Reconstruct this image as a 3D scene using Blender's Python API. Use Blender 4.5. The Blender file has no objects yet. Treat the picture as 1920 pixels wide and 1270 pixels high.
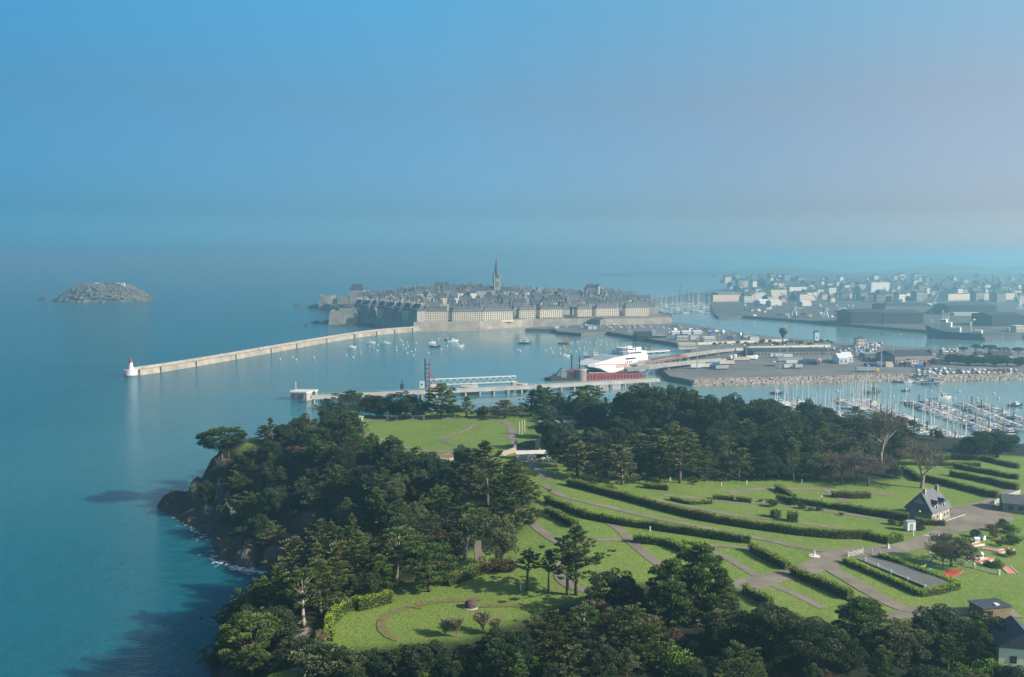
import bpy, bmesh, math, random
import numpy as np
from mathutils import Vector, Matrix
SC = bpy.context.scene
COL = SC.collection
R = math.radians
rnd = random.Random(7)

# ---------------------------------------------------------------- camera
F, CX, CY, YH, CAMZ = 1690.0, 960.0, 635.0, 488.0, 100.0      # in pixels of the 1920 x 1270 photograph
PITCH = math.atan((CY - YH) / F)
cd = bpy.data.cameras.new('camera'); cam = bpy.data.objects.new('camera', cd); COL.objects.link(cam)
cam.location = (0, 0, CAMZ); cam.rotation_euler = (math.pi / 2 - PITCH, 0, 0)
cd.sensor_width = 36; cd.lens = 36 * math.hypot(F, CY - YH) / 1920 * math.cos(PITCH); cd.clip_start = 1; cd.clip_end = 90000
SC.camera = cam
# ---------------------------------------------------------------- light
SUN_EL, SUN_AZ = R(28), R(-17)                 # azimuth from +x towards +y
sv = Vector((math.cos(SUN_EL) * math.cos(SUN_AZ), math.cos(SUN_EL) * math.sin(SUN_AZ), math.sin(SUN_EL)))
sd = bpy.data.lights.new('sun', 'SUN'); sun = bpy.data.objects.new('sun', sd); COL.objects.link(sun)
sd.energy = 5.0; sd.angle = R(0.55); sd.color = (1.0, 0.9, 0.76)
sun.rotation_euler = sv.to_track_quat('Z', 'Y').to_euler(); sun.location = (300, -100, 400)
W = bpy.data.worlds.new('World'); SC.world = W; W.use_nodes = True
nt = W.node_tree; nt.nodes.clear()
wo = nt.nodes.new('ShaderNodeOutputWorld'); bg = nt.nodes.new('ShaderNodeBackground')
sk = nt.nodes.new('ShaderNodeTexSky'); sk.sky_type = 'NISHITA'; sk.sun_disc = False
sk.sun_elevation = SUN_EL; sk.sun_rotation = math.atan2(sv.x, sv.y); sk.air_density = 1.0; sk.dust_density = 1.0; sk.ozone_density = 1.0
# hazy morning sky: tinted by height above the horizon and whiter towards the sun
tc = nt.nodes.new('ShaderNodeTexCoord'); sx = nt.nodes.new('ShaderNodeSeparateXYZ'); dp = nt.nodes.new('ShaderNodeVectorMath'); dp.operation = 'DOT_PRODUCT'; dp.inputs[1].default_value = sv
nt.links.new(tc.outputs['Generated'], sx.inputs[0]); nt.links.new(tc.outputs['Generated'], dp.inputs[0])
def wramp(src, lo, hi, stops, k):
    mr = nt.nodes.new('ShaderNodeMapRange'); mr.inputs[1].default_value = lo; mr.inputs[2].default_value = hi; nt.links.new(src, mr.inputs[0])
    cr = nt.nodes.new('ShaderNodeValToRGB'); nt.links.new(mr.outputs[0], cr.inputs[0]); E = cr.color_ramp.elements
    for i, (p_, c_) in enumerate(stops):
        q = E[i] if i < 2 else E.new(1.0)
        q.position = (p_ - lo) / (hi - lo); q.color = (*[v / k for v in c_], 1)
    sc_ = nt.nodes.new('ShaderNodeVectorMath'); sc_.operation = 'SCALE'; sc_.inputs['Scale'].default_value = k; nt.links.new(cr.outputs[0], sc_.inputs[0]); return sc_.outputs[0]
def vmul(a, b):
    v = nt.nodes.new('ShaderNodeVectorMath'); v.operation = 'MULTIPLY'; nt.links.new(a, v.inputs[0]); nt.links.new(b, v.inputs[1]); return v.outputs[0]
up = wramp(sx.outputs['Z'], 0, 1, [(0, (.66, 1.45, 2.8)), (1, (.75, 1.0, 1.15)), (.0106, (.57, 1.24, 2.37)), (.052, (.46, .84, 1.38)), (.168, (.63, 1.03, 1.26)), (.272, (.60, 1.47, 1.73)), (.6, (.7, 1.15, 1.3))], 4.0)
tow = wramp(dp.outputs['Value'], -1, 1, [(-1, (.33, .58, .67)), (1, (2.5, 1.22, 1.0)), (-.62, (.36, .62, .70)), (-.24, (.98, 1.0, 1.0)), (.2, (1.95, 1.14, .97)), (.36, (2.2, 1.2, .99))], 2.6)
nt.links.new(vmul(vmul(sk.outputs[0], up), tow), bg.inputs[0]); nt.links.new(bg.outputs[0], wo.inputs[0])
bg.inputs[1].default_value = 0.0555
vs = SC.view_settings; vs.view_transform = 'Standard'; vs.look = 'None'; vs.exposure = 0.85; vs.gamma = 1.0; vs.use_curve_mapping = False
SC.cycles.use_denoising = True
try: SC.cycles.denoiser = 'OPENIMAGEDENOISE'
except Exception: pass
SC.cycles.max_bounces = 5; SC.cycles.diffuse_bounces = 2; SC.cycles.glossy_bounces = 2; SC.cycles.transmission_bounces = 2
SC.cycles.volume_bounces = 0; SC.cycles.transparent_max_bounces = 4; SC.cycles.caustics_reflective = False; SC.cycles.caustics_refractive = False

# ---------------------------------------------------------------- helpers
def at(px, py, z=0.0):
    """world point where the photograph's pixel meets the level z"""
    D = (CAMZ - z) * F / (py - YH)
    return Vector(((px - CX) * D / F, D, z))
def lin(c):
    return tuple(((v / 255) / 12.92 if v / 255 <= .04045 else ((v / 255 + .055) / 1.055) ** 2.4) for v in c)

def mesh_np(name, V, Fc, mat=None, smooth=False, tint=None):
    """V (n,3), Fc (m,k) numpy arrays -> mesh"""
    V = np.asarray(V, dtype=np.float32); Fc = np.asarray(Fc, dtype=np.int32)
    m = bpy.data.meshes.new(name); k = Fc.shape[1]; n = len(Fc)
    m.vertices.add(len(V)); m.vertices.foreach_set('co', V.ravel())
    m.loops.add(n * k); m.loops.foreach_set('vertex_index', Fc.ravel())
    m.polygons.add(n); m.polygons.foreach_set('loop_start', np.arange(0, n * k, k, dtype=np.int32))
    if tint is not None:
        a = m.attributes.new('tint', 'FLOAT', 'FACE'); a.data.foreach_set('value', np.asarray(tint, dtype=np.float32))
    m.update(calc_edges=True)
    m.polygons.foreach_set('use_smooth', [smooth] * n)
    if mat: m.materials.append(mat)
    return m

class MB:
    """collects polygons of ONE part"""
    def __init__(s): s.v = []; s.f = []
    def add(s, V, Fs):
        o = len(s.v); s.v += [tuple(p) for p in V]; s.f += [tuple(i + o for i in f) for f in Fs]; return s
    def box(s, x0, x1, y0, y1, z0, z1, rz=0, c=(0, 0)):
        P = [(x0, y0), (x1, y0), (x1, y1), (x0, y1)]
        if rz:
            cs, sn = math.cos(rz), math.sin(rz)
            P = [(c[0] + (x - c[0]) * cs - (y - c[1]) * sn, c[1] + (x - c[0]) * sn + (y - c[1]) * cs) for x, y in P]
        return s.prism(P, z0, z1)
    def prism(s, P, z0, z1, top=None):
        n = len(P); T = top or P
        a = sum(P[i][0] * P[(i + 1) % n][1] - P[(i + 1) % n][0] * P[i][1] for i in range(n))
        if a < 0: P = P[::-1]; T = T[::-1]
        z0 = z0 if isinstance(z0, (list, tuple)) else [z0] * n
        z1 = z1 if isinstance(z1, (list, tuple)) else [z1] * n
        return s.add([(p[0], p[1], z) for p, z in zip(P, z0)] + [(p[0], p[1], z) for p, z in zip(T, z1)],
              [tuple(range(n - 1, -1, -1)), tuple(range(n, 2 * n))] + [(i, (i + 1) % n, n + (i + 1) % n, n + i) for i in range(n)])
    def tube(s, pts, rad, n=6, cap=True):
        pts = [Vector(p) for p in pts]; rad = rad if isinstance(rad, (list, tuple)) else [rad] * len(pts)
        rings = []
        for i, p in enumerate(pts):
            t = (pts[min(i + 1, len(pts) - 1)] - pts[max(i - 1, 0)]); t = t.normalized() if t.length else Vector((0, 0, 1))
            u = t.orthogonal().normalized() if abs(t.z) < .99 else Vector((1, 0, 0)); u = (u - t * u.dot(t)).normalized(); w = t.cross(u)
            rings.append([p + (u * math.cos(2 * math.pi * k / n) + w * math.sin(2 * math.pi * k / n)) * rad[i] for k in range(n)])
        V = [q for r in rings for q in r]; Fs = []
        for i in range(len(rings) - 1):
            for k in range(n):
                Fs.append((i * n + k, i * n + (k + 1) % n, (i + 1) * n + (k + 1) % n, (i + 1) * n + k))
        if cap: Fs += [tuple(range(n - 1, -1, -1)), tuple(range((len(rings) - 1) * n, len(rings) * n))]
        return s.add(V, Fs)
    def cyl(s, c, r0, r1, z0, z1, n=12): 
        return s.tube([(c[0], c[1], z0), (c[0], c[1], z1)], [r0, r1], n)
    def loft(s, secs, close=True):
        """secs: list of equal-length rings"""
        n = len(secs[0]); V = [p for r in secs for p in r]; Fs = []
        for i in range(len(secs) - 1):
            for k in range(n if close else n - 1):
                Fs.append((i * n + k, i * n + (k + 1) % n, (i + 1) * n + (k + 1) % n, (i + 1) * n + k))
        if close: Fs += [tuple(range(n - 1, -1, -1)), tuple(range((len(secs) - 1) * n, len(secs) * n))]
        return s.add(V, Fs)
    def gable(s, x0, x1, y0, y1, z0, h, hip=0.0, axis='x', over=0.0):
        x0 -= over; x1 += over; y0 -= over; y1 += over
        if axis == 'x':
            ym = (y0 + y1) / 2; t = [(x0 + hip, ym, z0 + h), (x1 - hip, ym, z0 + h)]
            return s.add([(x0, y0, z0), (x1, y0, z0), (x1, y1, z0), (x0, y1, z0)] + t, [(0, 1, 5, 4), (2, 3, 4, 5), (1, 2, 5), (3, 0, 4), (3, 2, 1, 0)])
        xm = (x0 + x1) / 2; t = [(xm, y0 + hip, z0 + h), (xm, y1 - hip, z0 + h)]
        return s.add([(x0, y0, z0), (x1, y0, z0), (x1, y1, z0), (x0, y1, z0)] + t, [(0, 1, 4), (1, 2, 5, 4), (2, 3, 5), (3, 0, 4, 5), (3, 2, 1, 0)])
    def mesh(s, name, mat, smooth=False):
        m = bpy.data.meshes.new(name); m.from_pydata(s.v, [], s.f); m.update()
        bm = bmesh.new(); bm.from_mesh(m); bmesh.ops.recalc_face_normals(bm, faces=bm.faces); bm.to_mesh(m); bm.free()
        if smooth: m.polygons.foreach_set('use_smooth', [True] * len(m.polygons))
        if mat: m.materials.append(mat)
        return m

def tag(o, label=None, cat=None, group=None, kind=None):
    if label: o['label'] = label
    if cat: o['category'] = cat
    if group: o['group'] = group
    if kind: o['kind'] = kind
    return o
def ob(name, m, mat=None, parent=None, loc=None, rz=0, smooth=False, **kw):
    if isinstance(m, MB): m = m.mesh(name, mat, smooth)
    o = bpy.data.objects.new(name, m); COL.objects.link(o)
    if parent: o.parent = parent
    if loc is not None: o.location = loc
    if rz: o.rotation_euler = (0, 0, rz)
    return tag(o, **kw)
def thing(name, loc, rz=0, label=None, cat=None, group=None, scale=None):
    o = bpy.data.objects.new(name, None); COL.objects.link(o); o.empty_display_size = .5
    o.location = loc; o.rotation_euler = (0, 0, rz)
    if scale is not None: o.scale = (scale,) * 3 if isinstance(scale, (int, float)) else scale
    return tag(o, label, cat, group)
KIDS = {}
def copy_thing(root, loc, rz=0, label=None, group=None, scale=None):
    def cp(o, par):
        c = o.copy(); COL.objects.link(c); c.parent = par
        for ch in o.children: cp(ch, c)
        return c
    r = cp(root, None); r.location = loc; r.rotation_euler = (0, 0, rz)
    if scale is not None: r.scale = (scale,) * 3 if isinstance(scale, (int, float)) else scale
    if label: r['label'] = label
    if group: r['group'] = group
    return r

# ---------------------------------------------------------------- materials
MT = {}
def mat(name, rgb, rough=.8, var=.12, scale=.6, spec=.3, metal=0, bump=0, bscale=4, rand=.0, rgb2=None, detail=4):
    """procedural surface: base colour broken up by noise, optional fine relief and variation between objects"""
    m = bpy.data.materials.new(name); m.use_nodes = True; t = m.node_tree; b = t.nodes['Principled BSDF']
    L = t.links.new
    b.inputs['Roughness'].default_value = rough; b.inputs['Specular IOR Level'].default_value = spec; b.inputs['Metallic'].default_value = metal
    g = t.nodes.new('ShaderNodeNewGeometry')
    n = t.nodes.new('ShaderNodeTexNoise'); n.inputs['Scale'].default_value = scale; n.inputs['Detail'].default_value = detail; n.inputs['Roughness'].default_value = .65
    L(g.outputs['Position'], n.inputs['Vector'])
    r = t.nodes.new('ShaderNodeMapRange'); r.inputs[1].default_value = .3; r.inputs[2].default_value = .7
    L(n.outputs['Fac'], r.inputs[0])
    mx = t.nodes.new('ShaderNodeMix'); mx.data_type = 'RGBA'
    c1 = tuple(max(0, v * (1 - var)) for v in rgb); c2 = rgb2 or tuple(min(1, v * (1 + var)) for v in rgb)
    mx.inputs[6].default_value = (*c1, 1); mx.inputs[7].default_value = (*c2, 1)
    L(r.outputs[0], mx.inputs[0]); out = mx.outputs[2]
    if rand:
        oi = t.nodes.new('ShaderNodeObjectInfo'); hs = t.nodes.new('ShaderNodeHueSaturation')
        rr = t.nodes.new('ShaderNodeMapRange'); rr.inputs[3].default_value = 1 - rand; rr.inputs[4].default_value = 1 + rand
        L(oi.outputs['Random'], rr.inputs[0]); L(rr.outputs[0], hs.inputs['Value']); L(out, hs.inputs['Color']); out = hs.outputs[0]
    L(out, b.inputs['Base Color'])
    if bump:
        n2 = t.nodes.new('ShaderNodeTexNoise'); n2.inputs['Scale'].default_value = bscale; n2.inputs['Detail'].default_value = 5
        L(g.outputs['Position'], n2.inputs['Vector'])
        bp = t.nodes.new('ShaderNodeBump'); bp.inputs['Strength'].default_value = 1; bp.inputs['Distance'].default_value = bump
        L(n2.outputs['Fac'], bp.inputs['Height']); L(bp.outputs[0], b.inputs['Normal'])
    MT[name] = m; return m
def leafmat(name, dark, light, rand=.18, trans=.25):
    m = bpy.data.materials.new(name); m.use_nodes = True; t = m.node_tree; t.nodes.clear(); L = t.links.new
    o = t.nodes.new('ShaderNodeOutputMaterial'); d = t.nodes.new('ShaderNodeBsdfPrincipled'); tr = t.nodes.new('ShaderNodeBsdfTranslucent'); ms = t.nodes.new('ShaderNodeMixShader')
    d.inputs['Roughness'].default_value = .65; d.inputs['Specular IOR Level'].default_value = .25
    a = t.nodes.new('ShaderNodeAttribute'); a.attribute_name = 'tint'
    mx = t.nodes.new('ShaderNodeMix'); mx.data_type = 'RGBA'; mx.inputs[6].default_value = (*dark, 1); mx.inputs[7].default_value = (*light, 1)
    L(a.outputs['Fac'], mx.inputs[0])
    oi = t.nodes.new('ShaderNodeObjectInfo'); hs = t.nodes.new('ShaderNodeHueSaturation')
    rr = t.nodes.new('ShaderNodeMapRange'); rr.inputs[3].default_value = 1 - rand; rr.inputs[4].default_value = 1 + rand
    rh = t.nodes.new('ShaderNodeMapRange'); rh.inputs[3].default_value = .485; rh.inputs[4].default_value = .515
    ml = t.nodes.new('ShaderNodeMath'); ml.operation = 'MULTIPLY'; ml.inputs[1].default_value = 7.31
    fr = t.nodes.new('ShaderNodeMath'); fr.operation = 'FRACT'
    L(oi.outputs['Random'], rr.inputs[0]); L(oi.outputs['Random'], ml.inputs[0]); L(ml.outputs[0], fr.inputs[0]); L(fr.outputs[0], rh.inputs[0])
    L(rr.outputs[0], hs.inputs['Value']); L(rh.outputs[0], hs.inputs['Hue']); L(mx.outputs[2], hs.inputs['Color'])
    L(hs.outputs[0], d.inputs['Base Color']); L(hs.outputs[0], tr.inputs['Color'])
    ms.inputs[0].default_value = trans; L(d.outputs[0], ms.inputs[1]); L(tr.outputs[0], ms.inputs[2]); L(ms.outputs[0], o.inputs[0])
    MT[name] = m; return m

mat('granite', (.29, .268, .24), .85, .25, .25, rgb2=(.38, .35, .31))
mat('house_stone', (.27, .225, .17), .9, .2, .6, rgb2=(.36, .30, .23))
mat('ramp_grey', (.22, .215, .20), .9, .15, .1, rgb2=(.29, .285, .265))
mat('wall_stone', (.28, .245, .195), .9, .3, .08, rgb2=(.40, .355, .29), bump=.15, bscale=.8)
mat('facade', (.64, .55, .42), .85, .12, .3, rand=.1)
mat('facade_grey', (.20, .19, .175), .85, .15, .3, rand=.18)
mat('render_white', (.62, .59, .52), .8, .08, .3, rand=.1)
mat('render_pink', (.58, .44, .36), .8, .1, .3)
mat('slate', (.040, .048, .060), .6, .2, .5, spec=.4, rand=.25)
mat('slate_light', (.075, .085, .098), .65, .2, .4, rand=.2)
mat('zinc', (.30, .32, .34), .5, .1, .4, rand=.2)
mat('chimney', (.23, .215, .19), .9, .2, .5, rand=.4)
mat('glass_dark', (.02, .025, .03), .15, .2, .5, spec=.6)
mat('white_paint', (.68, .68, .66), .5, .06, .6)
mat('white_hull', (.66, .66, .65), .35, .07, .4, spec=.5, rand=.08)
mat('navy', (.02, .035, .09), .4, .2, .6)
mat('red_paint', (.36, .06, .06), .5, .2, .5)
mat('orange_paint', (.72, .18, .06), .5, .12, .5)
mat('yellow_paint', (.75, .48, .05), .5, .12, .5)
mat('green_paint', (.05, .16, .11), .5, .2, .5)
mat('blue_paint', (.04, .12, .32), .5, .15, .5)
mat('grey_paint', (.30, .33, .35), .5, .12, .5, rand=.1)
mat('dark_metal', (.05, .055, .06), .5, .2, .6)
mat('steel', (.42, .44, .45), .45, .12, .6, metal=.3)
mat('rust', (.075, .05, .048), .8, .35, .5)
mat('concrete', (.36, .345, .31), .9, .18, .12, rgb2=(.47, .45, .41))
mat('concrete_pale', (.55, .53, .48), .9, .12, .15, rgb2=(.66, .64, .58))
mat('asphalt', (.11, .115, .115), .9, .2, .03, rgb2=(.15, .155, .15), detail=6)
mat('tarmac_path', (.155, .136, .108), .92, .15, .15, rgb2=(.225, .20, .16), bump=.02, bscale=6)
mat('sand_path', (.125, .135, .042), .95, .25, .5, rgb2=(.185, .165, .07))
mat('timber', (.20, .14, .09), .85, .25, 1.5)
mat('riprap', (.30, .26, .22), .95, .25, .3, rgb2=(.40, .34, .30), rand=.3)
mat('red_mat', (.40, .07, .04), .85, .1, .5)
mat('pink_track', (.55, .22, .17), .85, .1, .5)
mat('green_disc', (.10, .30, .18), .7, .1, .5)
mat('bark', (.11, .085, .06), .95, .35, 1.5, rand=.2)
mat('bark_pale', (.30, .26, .21), .95, .3, 1.5, rand=.15)
mat('hedge_core', (.022, .030, .012), .95, .3, .8)
mat('twig', (.15, .125, .095), .95, .25, .8, rand=.12)
mat('twig_pale', (.20, .185, .10), .95, .25, .8, rand=.12)
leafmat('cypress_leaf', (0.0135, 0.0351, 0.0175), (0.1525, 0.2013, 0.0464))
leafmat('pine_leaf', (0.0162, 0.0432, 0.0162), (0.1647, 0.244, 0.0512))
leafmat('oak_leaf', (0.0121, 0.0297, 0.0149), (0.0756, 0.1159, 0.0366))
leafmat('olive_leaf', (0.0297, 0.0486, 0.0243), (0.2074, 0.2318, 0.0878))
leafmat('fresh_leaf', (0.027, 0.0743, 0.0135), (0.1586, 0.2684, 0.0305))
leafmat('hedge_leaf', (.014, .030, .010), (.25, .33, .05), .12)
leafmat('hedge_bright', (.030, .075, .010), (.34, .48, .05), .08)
mat('turf', (.06, .10, .02), .95, .3, .4, rgb2=(.11, .16, .035), bump=.2, bscale=2)
mat('dry_earth', (.20, .14, .09), .95, .3, .5, rgb2=(.28, .21, .14), bump=.2, bscale=2)
leafmat('dry_leaf', (.06, .040, .024), (.17, .115, .06), .15)
# ---------------------------------------------------------------- terrain of the headland
COAST = [(-66, 40), (-70, 150), (-72, 205), (-74, 245), (-79, 283), (-90, 289), (-100, 302), (-112, 325), (-124, 338), (-141, 358), (-143, 367), (-132, 385), (-118, 410),
         (-105, 438), (-86, 462), (-50, 480), (0, 488), (50, 490), (100, 498), (150, 494), (200, 480), (250, 466), (330, 452), (460, 440), (820, 420), (820, 40)]
def coast_dist(X, Y):
    X = np.asarray(X, float); Y = np.asarray(Y, float)
    d = np.full(X.shape, 1e9); ins = np.zeros(X.shape, bool); n = len(COAST)
    for i in range(n):
        ax, ay = COAST[i]; bx, by = COAST[(i + 1) % n]
        ex, ey = bx - ax, by - ay; L2 = ex * ex + ey * ey
        t = np.clip(((X - ax) * ex + (Y - ay) * ey) / L2, 0, 1)
        d = np.minimum(d, np.hypot(X - ax - t * ex, Y - ay - t * ey))
        c = (ay > Y) != (by > Y); ins ^= c & (X < (bx - ax) * (Y - ay) / (by - ay + 1e-9) + ax)
    return np.where(ins, d, -d)
def sst(a, b, x):
    t = np.clip((x - a) / (b - a), 0, 1); return t * t * (3 - 2 * t)
def vnoise(X, Y, s, seed=0):
    X = np.asarray(X, float) / s; Y = np.asarray(Y, float) / s
    i = np.floor(X); j = np.floor(Y); fx = X - i; fy = Y - j; fx = fx * fx * (3 - 2 * fx); fy = fy * fy * (3 - 2 * fy)
    def h(a, b):
        q = np.sin(a * 127.1 + b * 311.7 + seed * 74.7) * 43758.5453; return q - np.floor(q)
    return (h(i, j) * (1 - fx) + h(i + 1, j) * fx) * (1 - fy) + (h(i, j + 1) * (1 - fx) + h(i + 1, j + 1) * fx) * fy
def hgt(X, Y, rough=True):
    X = np.asarray(X, float); Y = np.asarray(Y, float)
    d = coast_dist(X, Y)
    H0 = 24 - .05 * np.clip(X - 15, 0, 300) + .6 * (vnoise(X, Y, 60, 3) - .5)
    H0 = np.maximum(H0, 7)
    Wd = 30 + 34 * sst(375, 320, Y) * sst(-20, -60, X) * sst(222, 268, Y) + 14 * sst(0, 60, X)
    z = H0 * np.power(sst(0, 1, d / Wd), .72)
    z = np.where(d < 0, -6 * np.clip(-d / 12, 0, 1), z)
    if rough:
        k = sst(-8, 3, d) * (1 - sst(16, 38, d)) * sst(30, -60, X)
        z = z + k * (7.0 * (vnoise(X, Y, 11, 1) - .45) + 5.0 * np.abs(vnoise(X, Y, 5.0, 2) - .5) + 3.0 * (vnoise(X, Y, 2.6, 5) - .5))
    return z
xs = np.arange(-172, 470, 2.0); ys = np.arange(70, 522, 2.0)
GX, GY = np.meshgrid(xs, ys); GZ = hgt(GX, GY); nx, ny = len(xs), len(ys)
GL = GZ.tolist()
def hz(x, y):
    u = min(max((x - xs[0]) / 2, 0), nx - 1.001); v = min(max((y - ys[0]) / 2, 0), ny - 1.001); i = int(u); j = int(v); u -= i; v -= j
    return (GL[j][i] * (1 - u) + GL[j][i + 1] * u) * (1 - v) + (GL[j + 1][i] * (1 - u) + GL[j + 1][i + 1] * u) * v
def T(px, py):
    """pixel of the photograph -> point on the headland"""
    z = 22.0
    for _ in range(40):
        p = at(px, py, z); z2 = hz(p.x, p.y); z = z * .6 + z2 * .4
    p = at(px, py, z); p.z = hz(p.x, p.y); return p
def terr_mat():
    m = bpy.data.materials.new('headland_ground'); m.use_nodes = True; t = m.node_tree; b = t.nodes['Principled BSDF']; L = t.links.new
    b.inputs['Roughness'].default_value = .95; b.inputs['Specular IOR Level'].default_value = .15
    g = t.nodes.new('ShaderNodeNewGeometry')
    def noise(s, d=5):
        n = t.nodes.new('ShaderNodeTexNoise'); n.inputs['Scale'].default_value = s; n.inputs['Detail'].default_value = d; n.inputs['Roughness'].default_value = .65; L(g.outputs['Position'], n.inputs['Vector']); return n
    def mixc(f, a, c):
        x = t.nodes.new('ShaderNodeMix'); x.data_type = 'RGBA'
        for s_, v in ((0, f), (6, a), (7, c)):
            if isinstance(v, tuple): x.inputs[s_].default_value = (*v, 1)
            else: L(v, x.inputs[s_])
        return x.outputs[2]
    def rng(v, a, c, lo=0, hi=1):
        x = t.nodes.new('ShaderNodeMapRange'); x.inputs[1].default_value = a; x.inputs[2].default_value = c; x.inputs[3].default_value = lo; x.inputs[4].default_value = hi; L(v, x.inputs[0]); return x.outputs[0]
    n1 = noise(.045, 6); n2 = noise(.35, 6); n3 = noise(1.3, 6)
    grass = mixc(rng(n1.outputs['Fac'], .35, .65), (.108, .190, .034), (.175, .238, .052))
    grass = mixc(rng(n2.outputs['Fac'], .42, .70, 0, .85), grass, (.22, .235, .07))
    grass = mixc(rng(n3.outputs['Fac'], .40, .66, 0, .8), grass, (.072, .145, .024))
    n4 = noise(.12, 8); grass = mixc(rng(n4.outputs['Fac'], .60, .74, 0, .8), grass, (.165, .150, .065))
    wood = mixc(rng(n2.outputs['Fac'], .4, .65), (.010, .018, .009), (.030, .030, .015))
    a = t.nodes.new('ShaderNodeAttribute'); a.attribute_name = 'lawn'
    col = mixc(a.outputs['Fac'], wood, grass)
    vo = t.nodes.new('ShaderNodeTexVoronoi'); vo.inputs['Scale'].default_value = .35; L(g.outputs['Position'], vo.inputs['Vector'])
    rock = mixc(rng(n2.outputs['Fac'], .35, .7), (.030, .028, .024), (.12, .10, .075))
    rock = mixc(rng(vo.outputs['Distance'], 0, 1.2, 0, .5), rock, (.03, .028, .026))
    r = t.nodes.new('ShaderNodeAttribute'); r.attribute_name = 'rock'
    col = mixc(r.outputs['Fac'], col, rock); L(col, b.inputs['Base Color'])
    bp = t.nodes.new('ShaderNodeBump'); bp.inputs['Distance'].default_value = .25; L(n3.outputs['Fac'], bp.inputs['Height']); L(bp.outputs[0], b.inputs['Normal'])
    return m
def pip(X, Y, poly):
    ins = np.zeros(np.shape(X), bool); n = len(poly)
    for i in range(n):
        ax, ay = poly[i][:2]; bx, by = poly[(i + 1) % n][:2]
        c = (ay > Y) != (by > Y); ins ^= c & (X < (bx - ax) * (Y - ay) / (by - ay + 1e-9) + ax)
    return ins
# wooded places (photograph outlines on the ground)
WOOD_PX = [
    [(300, 960), (420, 880), (470, 840), (560, 800), (640, 800), (705, 850), (760, 870), (800, 890), (850, 880), (935, 905), (1000, 960), (975, 1005), (930, 1040), (865, 1045), (840, 1085), (700, 1125), (600, 1175), (560, 1290), (300, 1300), (280, 1100)],
    [(1040, 860), (1010, 800), (1000, 770), (1450, 775), (1640, 800), (1700, 850), (1690, 905), (1600, 912), (1560, 905), (1400, 903), (1150, 905), (1080, 890)],
    [(560, 1290), (620, 1245), (720, 1235), (860, 1222), (960, 1190), (1010, 1170), (1130, 1130), (1200, 1110), (1380, 1120), (1400, 1165), (1480, 1190), (1640, 1195), (1760, 1180), (1920, 1180), (1960, 1400), (500, 1400)],
    [(600, 790), (640, 778), (930, 780), (1010, 775), (1000, 755), (560, 755)],
    [(1620, 850), (1700, 850), (1960, 862), (1960, 820), (1600, 820)],
]
WOOD = [[tuple(T(*q)) for q in p] for p in WOOD_PX]
V = np.stack([GX.ravel(), GY.ravel(), GZ.ravel()], 1)
I = (np.arange(ny - 1)[:, None] * nx + np.arange(nx - 1)[None, :]).ravel()
Fq = np.stack([I, I + 1, I + nx + 1, I + nx], 1)
m = mesh_np('headland', V, Fq, terr_mat(), True)
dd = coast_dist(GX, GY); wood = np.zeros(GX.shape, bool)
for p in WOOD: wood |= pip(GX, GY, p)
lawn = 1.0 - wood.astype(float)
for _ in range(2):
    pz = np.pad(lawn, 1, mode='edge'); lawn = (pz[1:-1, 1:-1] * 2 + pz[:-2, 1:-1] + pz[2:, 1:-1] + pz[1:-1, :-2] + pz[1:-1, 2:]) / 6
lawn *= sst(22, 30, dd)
gy, gx = np.gradient(GZ, 2.0); slope = np.hypot(gx, gy)
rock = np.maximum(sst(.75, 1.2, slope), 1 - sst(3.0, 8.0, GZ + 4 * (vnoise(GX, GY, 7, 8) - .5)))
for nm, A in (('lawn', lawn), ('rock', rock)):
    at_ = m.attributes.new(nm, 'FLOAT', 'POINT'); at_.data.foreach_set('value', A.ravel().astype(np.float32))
headland = ob('headland_terrain', m, kind='structure')

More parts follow.
